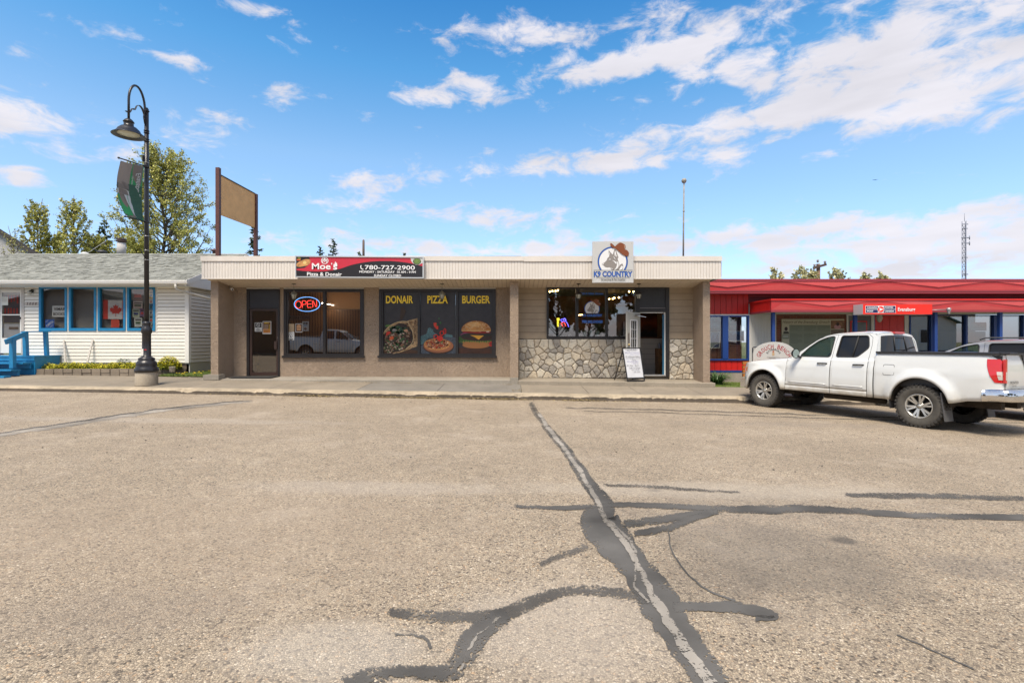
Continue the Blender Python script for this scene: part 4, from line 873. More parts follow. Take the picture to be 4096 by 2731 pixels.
def stones(x0, x1, z0, z1, y, name, seed):
    rg = random.Random(seed); m = MB(); m.box(x0, x1, y+.002, y+.06, z0, z1, MORT, rnd=.5)
    cw, chh = .225, .185; nx = round((x1-x0)/cw); nz = round((z1-z0)/chh); pts = []
    for j in range(nz):
        for i in range(nx+1): pts.append((x0+(i+.5*(j % 2)+rg.uniform(-.42,.42))*cw, z0+(j+.5+rg.uniform(-.42,.42))*chh, rg.uniform(-.009,.009)))
    for c in pts:
        p = cellpoly(c, pts, x0, x1, z0, z1)
        if len(p) < 3: continue
        cx = sum(a for a,_ in p)/len(p); cz = sum(b_ for _,b_ in p)/len(p)
        # subdivide the outline and roughen it
        q = []
        for i in range(len(p)):
            a, b_ = p[i], p[(i+1)%len(p)]; ln = math.hypot(b_[0]-a[0], b_[1]-a[1]); k = max(1, int(ln/.045))
            for s in range(k): t = s/k; q.append((a[0]+(b_[0]-a[0])*t, a[1]+(b_[1]-a[1])*t))
        def inset(d, jit):
            o = []
            for i, a in enumerate(q):
                dx, dz = a[0]-cx, a[1]-cz; l = math.hypot(dx, dz) or 1; k = max(.2, 1-d/l); jx = jit*noise.noise((a[0]*25, a[1]*25, seed)); o.append((cx+dx*(k+jx/l), cz+dz*(k+jx/l)))
            return o
        r0, r1, r2 = inset(.006,.008), inset(.013,.01), inset(.042,.02); n = len(q); dep = rg.uniform(.028,.05); tx, tz = rg.uniform(-.10,.10), rg.uniform(-.10,.10)
        f = lambda a, d: (a[0], y-d-tx*(a[0]-cx)-tz*(a[1]-cz)-.006*noise.noise((a[0]*18, a[1]*18, 3)), a[1])
        vs = [(a[0], y+.004, a[1]) for a in r0]+[f(a, dep*.72) for a in r1]+[f(a, dep) for a in r2]+[f((cx,cz), dep+.004)]
        fs = []
        for k in range(2):
            for i in range(n): fs.append((k*n+i, k*n+(i+1)%n, (k+1)*n+(i+1)%n, (k+1)*n+i))
        for i in range(n): fs.append((2*n+i, 2*n+(i+1)%n, 3*n))
        m.add(vs, fs, STONE, rnd=rg.random())
    return m.build(name, shop)
stones(X(2074,WY)+.005, X(2545,WY), Z(1512,WY), Z(1356,WY), WY-.015, 'stone_veneer', 5); stones(X(2677,WY), X(2773,WY), Z(1517,WY), Z(1356,WY), WY-.015, 'stone_veneer', 9)
# pet shop doorway
m = MB(); bx(2545,2558,1150,1506,WY-.04,WY+.1,BRZ); bx(2661,2675.5,1150,1506,WY-.04,WY+.1,BRZ); bx(2558,2661,1150,1155,WY-.04,WY+.1,BRZ); bx(2558,2661,1235,1249,WY-.04,WY+.1,BRZ)
fr = m.build('door_frame', shop); m = MB(); bx(2558,2661,1155,1235,WY+.0,WY+.03,PANEL); bx(2558,2661,1231.5,1233,WY-.01,WY,mat('beige_line',(.3,.25,.24),.5)); m.build('transom', fr)
m = MB(); bx(2558,2661,1249,1252,WY-.02,WY+.08,WHT); bx(2657,2661,1252,1500,WY-.02,WY+.08,WHT); bx(2560,2661,1498,1503,WY-.06,WY+.1,mat('alu_sill',(.5,.5,.5),.35,.7)); bx(2651,2657,1258,1498,WY+.02,WY+.06,mat('door_edge_blue',(.02,.11,.2),.5)); m.build('door_jamb', fr)
# open door leaf
hx, hy = X(2558.5,15.33), 15.33; fxp, fyp = X(2506,14.75), 14.75; dirv = Vector((fxp-hx, fyp-hy, 0)); dl = dirv.length; dirv /= dl; dn = Vector((dirv.y, -dirv.x, 0)); dn = dn if dn.y < 0 else -dn
zd0, zd1 = Z(1498,WY)+.02, Z(1251,WY)
DW = mat('door_pale', (.42,.41,.37), .45, var=(2,.05)); DWH = mat('door_white', (.72,.72,.72), .4)
def leaf(m, s0, s1, z0, z1, d0, d1, M): p = Vector((hx,hy,z0))+dirv*s0+dn*d0; m.obox(p, dirv*(s1-s0), dn*(d1-d0), (0,0,z1-z0), M)
m = MB(); H = zd1-zd0
for s0, s1, a, c in ((0,.20,0,H),(dl-.20,dl,0,H),(.20,dl-.20,0,.28),(.20,dl-.20,H-.25,H)): leaf(m, s0, s1, zd0+a, zd0+c, -.022, .022, DW)
dr2 = m.build('door', shop, 'white half glazed door standing open')
m = MB(); leaf(m, .20, dl-.20, zd0+.28, zd0+H-.25, -.004, .004, glass('door_glass', .12, (.5,.5,.5))); m.build('pane', dr2)
m = MB()
for s0, s1, a, c in ((.18,.215,.26,H-.23),(dl-.215,dl-.18,.26,H-.23),(.215,dl-.215,.26,.29),(.215,dl-.215,H-.26,H-.23)): leaf(m, s0, s1, zd0+a, zd0+c, .006, .032, DWH)
for k in (1,2): s = .2+(dl-.4)*k/3; leaf(m, s-.006, s+.006, zd0+.29, zd0+H-.26, .006, .014, DWH)
for k in (1,2,3,4): z = .28+(H-.53)*k/5; leaf(m, .215, dl-.215, zd0+z-.007, zd0+z+.007, .0065, .0145, DWH)
m.build('muntins', dr2)
m = MB(); CH = MATS['chrome']; leaf(m, dl-.07, dl-.045, zd0+.95, zd0+1.25, .04, .055, mat('dark_pull',(.08,.05,.04),.4)); p = Vector((hx,hy,zd0+.9))+dirv*(dl-.06); m.lathe([(.03,0),(.03,.03)], p+dn*.06, mat('brass',(.6,.45,.2),.3,.9), n=12, axis='y'); m.build('handle', dr2)
m = MB(); leaf(m, .12, .42, zd1-.12, zd1-.07, .03, .08, CH); m.bar(Vector((hx,hy,zd1-.1))+dirv*.3+dn*.06, Vector((hx+.16,hy-.12,zd1-.14)), .015, .01, CH); m.build('door_closer', dr2)
# interior of the pet shop
MUR = mat('mural', (.1,.05,.03), .8); N, L, b = nodes_of(MUR); tc = N.new('ShaderNodeTexCoord'); sp = N.new('ShaderNodeSeparateXYZ'); L.new(tc.outputs['Object'], sp.inputs[0])
nn = N.new('ShaderNodeTexNoise'); nn.inputs['Scale'].default_value = 1.1; nn.inputs['Detail'].default_value = 6; L.new(tc.outputs['Object'], nn.inputs['Vector'])
ad = N.new('ShaderNodeMath'); ad.operation = 'MULTIPLY_ADD'; L.new(nn.outputs[0], ad.inputs[0]); ad.inputs[1].default_value = 1.5; L.new(sp.outputs[2], ad.inputs[2])
rr = N.new('ShaderNodeValToRGB'); L.new(ad.outputs[0], rr.inputs[0]); mrr = N.new('ShaderNodeMapRange'); L.new(ad.outputs[0], mrr.inputs[0]); mrr.inputs[1].default_value = 1.5; mrr.inputs[2].default_value = 3.8; L.new(mrr.outputs[0], rr.inputs[0])
e = rr.color_ramp.elements; e[0].color = (.02,.02,.025,1); e[1].color = (.30,.10,.03,1); q = e.new(.42); q.color = (.035,.04,.05,1); q = e.new(.55); q.color = (.28,.07,.02,1); q = e.new(.75); q.color = (.05,.02,.02,1)
L.new(rr.outputs[0], b.inputs['Base Color'])
room(X(2100,WY), X(2800,WY), 19.2, .24, Z(1140,WY), MUR)
yc = 17.2; m = MB(); SH = mat('shiplap_pale', (.52,.46,.39), .6); z0, z1 = .25, Z(1353,yc)
k = 7
for i in range(k): a = z0+(z1-z0)*i/k; m.box(X(2470,yc), X(2700,yc), yc, yc+.03, a+.006, z0+(z1-z0)*(i+1)/k, SH)
m.box(X(2470,yc), X(2700,yc), yc+.02, yc+.6, z0, z1-.001, DARK); cn = thing('counter', 'pale boarded counter with a wooden top inside the open doorway', 'counter', (X(2600,yc), yc, z0)); m.build('counter_front', cn)
m = MB(); m.box(X(2465,yc), X(2705,yc), yc-.04, yc+.65, z1, z1+.04, mat('counter_wood',(.12,.05,.03),.4)); m.build('counter_top', cn)
yk = 16.7; ca = thing('cabinet', 'small wooden drawer cabinet just inside the open doorway', 'cabinet', (X(2645,yk), yk, .25)); WD = mat('cabinet_wood',(.24,.12,.045),.5,var=(6,.3)); m = MB(); m.box(X(2634,yk), X(2655,yk)+.2, yk, yk+.4, .25, Z(1394,yk), WD); m.build('carcass', ca)
for i in range(3):
    m = MB(); z0 = .3+i*.27; m.box(X(2635,yk)+.01, X(2655,yk)+.18, yk-.015, yk-.001, z0, z0+.24, WD); d_ = m.build('drawer', ca); m = MB(); m.lathe([(.018,-.03),(.01,0)], (X(2644,yk), yk-.017, z0+.12), BLK, n=8, axis='y'); m.build('knob', d_)
m = MB(); p = Vector((X(2643,yk), yk+.15, Z(1394,yk)+.001)); m.lathe([(.05,0),(.055,.02),(.055,.14),(.04,.17),(.02,.175),(.02,.2),(0,.2)], p, mat('grey_jar',(.2,.2,.22),.3), n=16); m.build('jar', None, 'grey rounded jar on the wooden cabinet', 'jar')
# window board and what stands on it
m = MB(); m.box(X(2190,WY), X(2545,WY), WY+.1, WY+.55, Z(1352,WY), Z(1348,WY), mat('window_board',(.3,.25,.2),.5)); m.build('window_board', shop)
def zsill(): return Z(1348,WY)+.001
def mug(u, yy, label, col, side=-1):
    m = MB(); p = Vector((X(2170+u*.255,yy), yy, zsill())); t = thing('mug', label, 'mug', p, group='mugs on the window board')
    m.lathe([(.0,.004),(.032,0),(.037,.01),(.037,.09),(.034,.09),(.033,.015),(0,.012)], p, mat('mug_'+col, (.55,.55,.5) if col == 'w' else (.5,.42,.4), .3), n=18); m.box(p.x-.02, p.x+.02, p.y-.0385, p.y-.0375, p.z+.03, p.z+.07, BLK); m.build('cup', t)
    m = MB(); m.tube([p+Vector((side*.035,0,.075)), p+Vector((side*.058,0,.07)), p+Vector((side*.063,0,.045)), p+Vector((side*.035,0,.02))], .005, mat('mug_w', (.55,.55,.5), .3), n=6); m.build('handle', t)
mug(192, 15.56, 'leftmost mug on the pet shop window board, under the neon open word', 'w'); mug(432, 15.56, 'white mug right of the neon dog, beside the first mullion', 'w'); mug(592, 15.56, 'mug just right of the first mullion, left of the tins', 'w', 1); mug(948, 15.56, 'pinkish mug right of the striped tins', 'p'); mug(1316, 15.58, 'mug at the right end of the window board by the open door', 'w')
for u, w_, h_, lb in ((660,.062,.16,'short striped tin on the window board, left of the tall tin'),(762,.07,.195,'tallest striped tin in the middle of the window board'),(866,.064,.165,'striped tin right of the tallest tin')):
    p = Vector((X(2170+u*.255,15.72), 15.72, zsill())); t = thing('tin', lb, 'tin', p, group='striped tins in the window'); TN = mat('tin_grey',(.38,.42,.38),.35,.2)
    m = MB(); m.lathe([(w_,0),(w_,h_*.2),(w_*1.03,h_*.22),(w_,h_*.25),(w_,h_*.8),(w_*1.04,h_*.82),(w_,h_*.85),(w_,h_)], p, TN, n=22); m.build('body', t)
    m = MB(); m.lathe([(w_*1.05,h_),(w_*1.05,h_+.02),(0,h_+.026)], p, TN, n=22); m.tube([p+Vector((-.02,0,h_+.02)), p+Vector((-.015,0,h_+.045)), p+Vector((.015,0,h_+.045)), p+Vector((.02,0,h_+.02))], .004, TN, n=6); m.build('lid', t)
for u, lb in ((265,'low white bowl beside the leftmost mug'),(345,'low white bowl second from the left mug'),(1170,'white bowl with dark rim left of the two by the door'),(1252,'white bowl with dark rim nearest the open door')):
    p = Vector((X(2170+u*.255,15.62), 15.62, zsill())); m = MB(); m.lathe([(.04,0),(.05,.01),(.068,.05),(.064,.052),(.045,.014),(0,.01)], p, mat('bowl',(.55,.55,.5),.35), n=22); m.lathe([(.0685,.044),(.069,.051),(.064,.0525)], p, BLK if u > 1000 else WHT, n=22); m.build('bowl', None, lb, 'bowl')
for u, r_, lb, c_ in ((1078,.022,'small white pot on the window board','w'),(1108,.03,'small pink figurine on the window board','p')):
    p = Vector((X(2170+u*.255,15.6), 15.6, zsill())); m = MB(); m.lathe([(r_*.8,0),(r_,.02),(r_*.9,.045),(r_*.5,.055),(r_*.6,.075),(0,.095 if c_ == 'p' else .06)], p, mat('pot_'+c_, (.6,.58,.55) if c_ == 'w' else (.55,.3,.28), .4), n=14); m.build('pot' if c_ == 'w' else 'figurine', None, lb, 'ornament')
def U7(u, v, y): return W(2170+u*.25505, 1140+v*.25505, y)
# window lettering
m = MB(); A = Art(m, WY+.028, 2170, 1140, .25505, step=.0008); BW = cmat('vinyl_blue',(60,110,190),.9,.5)
sub = Art(m, WY+.028, 2170+ (655-360*.283)*.25505, 1140+(250-330*.283)*.25505, .25505*.283, step=.0006); dog_art(sub, mat('vinyl_white',(.6,.6,.6),.5))
A.k = 24; A.text('K9 COUNTRY',625,456,935,498,BW,.05); A.text('780.202.DOGS',615,552,942,598,BW,.05); A.text('5014 50th Street',600,118,955,152,BW,.03)
m.build('window_decal', None, 'blue lettering and round dog emblem on the middle pane', 'decal')
t = thing('neon_sign', 'small neon sign with dog, cat and yellow open word in the pet shop window', 'neon sign', U7(310,655,15.6)); yy = 15.6
m = MB(); m.tube([U7(a,b_,yy) for a,b_ in [(320,577),(292,562),(283,546),(300,534),(322,534),(338,522),(358,528),(366,548),(366,572),(388,598),(402,628),(411,656)]], .008, NBL, n=6); m.tube([U7(343+13*math.cos(a),550+22*math.sin(a),yy) for a in [math.pi*2*i/14 for i in range(14)]], .006, NBL, n=6, closed=True); m.build('dog_tube', t)
m = MB(); m.tube([U7(a,b_,yy) for a,b_ in [(318,650),(316,632),(298,622),(290,602),(308,598),(322,580),(342,590),(356,612),(364,648)]], .008, NR, n=6); m.build('cat_tube', t)
m = MB()
for a in range(4): m.tube([U7(245+14*math.cos(R(45+90*a))+8*math.cos(q),535+12*math.sin(R(45+90*a))+7*math.sin(q),yy) for q in [math.pi*2*i/8 for i in range(8)]], .006, NY, n=5, closed=True)
for i, ch in enumerate('OPEN'):
    v = 562+i*24; G = {'O':[(232,v),(255,v),(255,v+16),(232,v+16),(232,v)],'P':[(232,v+17),(232,v),(254,v),(254,v+9),(232,v+9)],'E':[(254,v),(232,v),(232,v+8),(250,v+8),(232,v+8),(232,v+17),(254,v+17)],'N':[(232,v+17),(232,v),(254,v+17),(254,v)]}[ch]; m.tube([U7(a,b_,yy) for a,b_ in G], .0055, NY, n=5)
m.build('open_tube', t); m = MB(); WR = mat('cable_pale',(.45,.42,.36),.6); m.tube([U7(a,b_,yy+.02) for a,b_ in smooth_line([(350,640),(320,670),(300,700),(240,745),(200,760)],4)], .004, WR, n=5); m.build('cord', t); m = MB(); m.tube([U7(250,505,yy), U7(310,380,yy), U7(335,500,yy)], .0016, WR, n=4); m.build('hanging_string', t)
WARM = emis('bulb_glow', (1,.62,.22), 14)
for lb, bs, yy in (('row of four glowing bulbs in the top left corner of the pet shop window', [(113,105),(157,97),(204,95),(241,85)], 16.6), ('four glowing bulbs hanging low in the right pane of the pet shop', [(1048,220),(1102,215),(1128,203),(1198,197)], 17.6), ('pair of glowing bulbs in the top right corner of the pet shop window', [(1360,105),(1428,105)], 16.4), ('tiny row of bulbs left of the blue lettering', [(566,472),(582,470),(600,468),(618,466)], 18.8)):
    t = thing('string_light', lb, 'string light', U7(bs[0][0], bs[0][1]-30, yy)); m = MB(); m.tube([U7(a,b_-28,yy) for a,b_ in bs], .006, BLK, n=5); m.build('cable', t); rb = .026 if yy < 18 else .016
    for a, b_ in bs:
        p = U7(a,b_,yy); m = MB(); m.lathe([(0,-rb),(rb*.7,-rb*.7),(rb,0),(rb*.8,rb*.6),(rb*.45,rb*1.1),(0,rb*1.2)], p, WARM, n=12); bb = m.build('bulb', t); m = MB(); m.lathe([(rb*.5,rb*1.1),(rb*.5,rb*2.2),(0,rb*2.2)], p, BLK, n=8); m.build('socket', bb)
# hanging lanterns
LG = mat('lantern_glass', (.36,.35,.28), .15); IR = mat('lantern_iron', (.15,.145,.11), .5); IR2 = mat('lantern_iron_dark', (.022,.018,.018), .5, .3)
def lantern(px, label, ir, bulb, drop=.20):
    p = W(px, 1134, 14.93); p.z = sz(14.93)-.0; t = thing('hanging_lantern', label, 'lantern', p, group='lanterns under the canopy')
    def P(prof, M, nm, n=6, sm=False, par=t): m = MB(); m.lathe(prof, (0,0,0), M, n=n, smooth=sm); return m.build(nm, par, local=True)
    P([(0,-.025),(.03,-.022),(.062,-.01),(.065,0),(0,0)], ir, 'ceiling_cap', 18, True)
    m = MB(); m.tube([(0,0,-.02),(0,0,-drop)], .006, ir, n=6); m.lathe([(.0,-.0),(.016,-.012),(.0,-.026)], (0,0,-drop*.55), ir, n=8); m.build('rod', t, local=True)
    z = -drop
    P([(0,z),(.018,z-.008),(.03,z-.03),(.07,z-.055),(.105,z-.10),(.108,z-.112),(.09,z-.118),(0,z-.118)], ir, 'roof', 6)
    m = MB()
    for k in range(6):
        a = math.pi/3*k; c, s_ = math.cos(a), math.sin(a); m.tube([(.088*c,.088*s_,z-.115),(.052*c,.052*s_,z-.245)], .0055, ir, n=4)
    m.lathe([(.052,z-.24),(.056,z-.245),(.05,z-.255),(.02,z-.262),(.0,z-.28)], (0,0,0), ir, n=6, smooth=False); m.build('cage', t, local=True)
    P([(.084,z-.119),(.05,z-.24)], LG, 'lantern_glass', 6)
    m = MB(); m.lathe([(.0,z-.21),(.018,z-.2),(.024,z-.18),(.014,z-.15),(.012,z-.12)], (0,0,0), bulb, n=10); m.build('bulb', t, local=True)
CLB = mat('clear_bulb', (.7,.65,.45), .3); BULBV = emis('violet_bulb', (.25,.15,1), 3)
lantern(1175.5, 'pale green lantern hanging before the oval neon sign', IR, CLB); lantern(1768, 'lantern hanging in front of the pizza picture', IR, CLB)
lantern(2314.5, 'dark lantern hanging before the left mullion of the pet shop window', IR2, mat('grey_bulb',(.6,.6,.6),.3)); lantern(2555.5, 'dark lantern with a violet bulb hanging by the open door', IR2, BULBV)
# sandwich board
zs = 1.4-1.128
sb = thing('sandwich_board', 'black framed whiteboard standing on the step by the open door', 'sandwich board', (3.53,14.7,zs)); SBF = mat('black_tube',(.02,.02,.022),.4)
a, b_, c, d_ = W(2510.5,1524,14.50), W(2578,1522,14.62), W(2490,1392,14.62), W(2559,1391,14.69)
m = MB(); 
for p, q in ((a,c),(b_,d_),(c,d_),(a,b_),(a+(c-a)*.09,b_+(d_-b_)*.09)): m.bar(p, q, .028, .028, SBF)
m.build('front_frame', sb)
m = MB(); e_, f_ = W(2458,1519,14.88), W(2530,1517,14.95); c2, d2 = a+(c-a)*.93, b_+(d_-b_)*.93
for p, q in ((e_,c2),(f_,d2),(e_+(c2-e_)*.28,f_+(d2-f_)*.28),(e_+(c2-e_)*.7,f_+(d2-f_)*.7)): m.bar(p, q, .024, .024, SBF)
m.build('rear_frame', sb)
nrm = (b_-a).cross(c-a).normalized(); nrm = nrm if nrm.y < 0 else -nrm
def bfn2(u, v, d): s_ = .03+.94*(u-1262)/(1590-1262-0); t_ = (1500-v)/(1500-985); return tuple(a+(b_-a)*s_+((c-a)*(1-s_)+(d_-b_)*s_)*t_+nrm*(d+.004))
def bfn3(u, v, d): return bfn2(1262+(u)*328, 1500-v*515, d)
m = MB(); A = Art(m, 0, 0, 0, 1, bfn3, .0008); A.rect(.0,.10,1,.97,mat('whiteboard',(.62,.63,.66),.25,var=(4,.08))); WBK = mat('marker_black',(.1,.1,.12),.6); WBB = mat('marker_violet',(.22,.2,.42),.6)
A.rect(.12,.945,.88,.955,BLK)
for t_, v, M, u0, u1, h_ in (('Sales This Week',.925,WBK,.22,.80,.035),('20% off all Tropiclean',.855,WBB,.06,.97,.045),('Shampoo + Conditioner',.80,WBB,.36,.97,.03),('15% off Pansdora Oddour',.735,WBK,.05,.97,.045),('room bed spray + pet safe',.68,WBK,.07,.97,.035),('cleaner',.635,WBK,.45,.68,.03),('15% off all Taffy',.585,WBB,.10,.78,.045),("'s  nylogo toys",.53,WBB,.38,.80,.035),('RC Pets - Buy a',.46,WBK,.05,.82,.05),('Collar or harness',.395,WBK,.18,.86,.045),('+ get a leash',.335,WBK,.28,.78,.04),('20% OFF!',.27,WBK,.42,.82,.04)):
    A.text(t_, u0, v+h_/2, u1, v-h_/2, M, 0, .25)
m.build('writing_panel', sb)
# ------------------------------------------------------------------ white bookshop house on the left
HY = 15.9
VIN = mat('white_vinyl', (.74,.72,.66), .5, var=(3,.05)); VIND = mat('vinyl_trim', (.74,.73,.70), .45); BLUE = mat('blue_paint', (.010,.20,.42), .5, var=(7,.18)); HW = mat('house_white', (.72,.71,.67), .5)
hz = 1.4-.9
hs = thing('bookshop_house', 'white vinyl sided shop house with blue window frames and grey shingle roof', 'building', (X(400,HY), HY, Z(1470,HY)))
hx1, hx0 = X(757,HY), -19.0
m = MB()
def hfn(u, v, t): p = W(u, v, HY+.02); return (p.x, HY+.02+t, p.z)
m.panel([(-340,1130),(757,1130),(757,1456),(-340,1456)], [[(157,1146),(628,1146),(628,1328),(157,1328)], [(0,1150),(92,1150),(92,1418),(0,1418)]], hfn, .12, mat('house_backing',(.5,.49,.45),.8)); m.build('wall', hs)
sp_ = .113
siding(X(628,HY), X(741,HY), HY, Z(1328,HY), Z(1140,HY), sp_, VIN, 'siding', hs, rnd=.5, g=.016, GM=mat('vinyl_groove_shade',(.22,.18,.13),.9)); siding(X(99,HY), X(157,HY), HY, Z(1328,HY), Z(1140,HY), sp_, VIN, 'siding', hs, rnd=.5, g=.016, GM=mat('vinyl_groove_shade',(.22,.18,.13),.9))  # groove strips carry the lap shadow in their colour
siding(X(99,HY), X(741,HY), HY, Z(1451,HY), Z(1328,HY), sp_*.98, VIN, 'siding', hs, rnd=.5, g=.007, GM=mat('vinyl_groove_shade2',(.30,.27,.22),.9)); siding(hx0, X(-6,HY), HY, Z(1451,HY), Z(1140,HY), sp_, VIN, 'siding', hs, rnd=.5, g=.016, GM=mat('vinyl_groove_shade',(.22,.18,.13),.9))
m = MB(); m.box(X(741,HY), hx1, HY-.025, HY+.03, Z(1451,HY), Z(1136,HY), VIND); m.box(hx1-.03, hx1+.012, HY+.03, HY+.09, Z(1451,HY), Z(1136,HY), VIND); m.build('corner_trim', hs)
m = MB(); z = Z(1451,HY)                                              # side wall facing the alley
while z < Z(1018,19.0)-.3:
    ez_ = Z(1121,15.4); fr_ = max(0, (z+sp_-ez_+.12)/(Z(1018,19.0)-ez_)); ya, yb_ = max(HY+.09, 15.4+3.6*fr_+.05), min(22.6, 22.6-3.6*fr_)
    if yb_ > ya: m.add([(hx1+.02,ya,z+.014),(hx1+.02,yb_,z+.014),(hx1,yb_,z+sp_),(hx1,ya,z+sp_),(hx1,ya,z+.014),(hx1,yb_,z+.014)], [(0,1,2,3),(4,5,1,0)], VIN, rnd=.5); m.add([(hx1+.001,ya,z),(hx1+.001,yb_,z),(hx1+.001,yb_,z+.014),(hx1+.001,ya,z+.014)], [(0,1,2,3)], mat('vinyl_groove_shade',(.22,.18,.13),.9))  # groove strip again with painted lap shadow
    z += sp_
m.box(hx1-.1, hx1-.002, HY+.03, 23, Z(1480,HY)-.3, Z(1136,HY), mat('house_backing',(.5,.49,.45),.8)); m.build('side_siding', hs)
m = MB(); m.box(hx0, hx1-.03, HY+.03, HY+.12, Z(1480,HY)-.4, Z(1452,HY), mat('foundation', (.12,.09,.07), .9)); m.box(hx1-.1, hx1-.01, HY+.12, 23, Z(1480,HY)-.4, Z(1453,HY), MATS['foundation']); m.build('foundation', hs)
# roof: overlapping shingle courses
EY, EZ = 15.4, Z(1121,15.4); rx1 = X(740,15.4); RY = 19.0; RZ = Z(1018,RY)
SHG = mat('grey_shingle', (.27,.275,.245), .95, var=(9,.16), bump=(70,.005), rnd=.22); rg = random.Random(4)
m = MB(); n = 27; sl = Vector((0, RY-EY, RZ-EZ)); nn_ = Vector((0,-(RZ-EZ),RY-EY)).normalized()
m.add([(hx0,EY,EZ-.012),(rx1,EY,EZ-.012),(rx1,RY,RZ-.012),(hx0,RY,RZ-.012)], [(0,1,2,3)], mat('roof_deck',(.05,.05,.05),.9))
for i in range(n):
    a = Vector((0,EY,EZ))+sl*(i/n)-Vector((0,0,0)); b_ = Vector((0,EY,EZ))+sl*min(1,(i+1.05)/n); x = hx0-rg.random()*.3+.15*(i % 2)
    while x < rx1:
        w_ = rg.uniform(.12,.2); x2 = min(x+w_, rx1+.01); th = rg.choice((.016,.016,.026,.012)); lo = rg.uniform(-.006,.006)
        p0 = a+sl.normalized()*lo+nn_*th; p1 = b_+nn_*.003; q0 = a+sl.normalized()*lo
        m.add([(x,p0.y,p0.z),(x2-.004,p0.y,p0.z),(x2-.004,p1.y,p1.z),(x,p1.y,p1.z),(x,q0.y,q0.z-.008),(x2-.004,q0.y,q0.z-.008)], [(0,1,2,3),(4,5,1,0)], SHG, rnd=rg.random()); x = x2
m.add([(hx0,RY,RZ),(rx1,RY,RZ),(rx1,RY+3.6,RZ-1.4),(hx0,RY+3.6,RZ-1.4)], [(0,3,2,1)], SHG, rnd=.5)
x = hx0
while x < rx1: x2 = min(x+.3, rx1); m.add([(x,RY-.13,RZ-.03),(x2,RY-.13,RZ-.03),(x2,RY,RZ+.035),(x,RY,RZ+.03),(x,RY+.13,RZ-.03),(x2,RY+.13,RZ-.03)], [(0,1,2,3),(3,2,5,4)], SHG, rnd=rg.random()); x = x2
roof = m.build('roof', hs)
m = MB()                                                            # rake boards, gable and boxed eave
m.add([(rx1+.0,EY,EZ-.17),(rx1+.03,EY,EZ-.17),(rx1+.03,RY,RZ-.17),(rx1,RY,RZ-.17),(rx1,EY,EZ+.0),(rx1+.03,EY,EZ+.0),(rx1+.03,RY,RZ),(rx1,RY,RZ)], [(3,2,1,0),(4,5,6,7),(0,1,5,4),(1,2,6,5),(3,0,4,7)], HW)
m.add([(rx1+.0,RY,RZ-.17),(rx1+.03,RY,RZ-.17),(rx1+.03,RY+3.6,RZ-1.57),(rx1,RY+3.6,RZ-1.57),(rx1,RY,RZ),(rx1+.03,RY,RZ),(rx1+.03,RY+3.6,RZ-1.4),(rx1,RY+3.6,RZ-1.4)], [(3,2,1,0),(4,5,6,7),(0,1,5,4),(1,2,6,5),(3,0,4,7)], HW)
m.build('rake_board', hs)
m = MB(); m.add([(rx1-.005,EY+.05,EZ-.17),(rx1-.005,23,EZ-.17),(rx1-.005,RY,RZ-.1)], [(0,1,2)], HW); m.add([(hx0,EY+.03,EZ-.165),(rx1,EY+.03,EZ-.165),(rx1,HY+.1,EZ-.165),(hx0,HY+.1,EZ-.165)], [(0,3,2,1)], HW); m.add([(hx1-.1,HY,EZ-.163),(rx1,HY,EZ-.163),(rx1,23,EZ-.163),(hx1-.1,23,EZ-.163)], [(0,3,2,1)], HW); m.build('eave', hs)
m = MB(); m.add([(hx0,EY+.03,EZ-.16),(rx1,EY+.03,EZ-.16),(rx1,EY+.03,EZ-.01),(hx0,EY+.03,EZ-.01)], [(0,1,2,3)], HW)
gp = [(-.0,-.012),(-.105,-.012),(-.115,-.03),(-.10,-.045),(-.095,-.09),(-.06,-.125),(0,-.125)]; vs = []
for x in (hx0, X(746,15.3)): vs += [(x, EY+.02+q[0], EZ+q[1]) for q in gp]
k = len(gp); m.add(vs, [(i,i+k,i+k+1,i+1) for i in range(k-1)]+[tuple(range(k,2*k))], VIND)
gt = m.build('gutter', hs)
m = MB(); m.tube([W(702,1136,15.36), W(703,1152,15.38), W(712,1160,15.45), W(842,1196,15.85)], .035, mat('downpipe_white',(.55,.53,.48),.45), n=8); m.build('downpipe', gt)
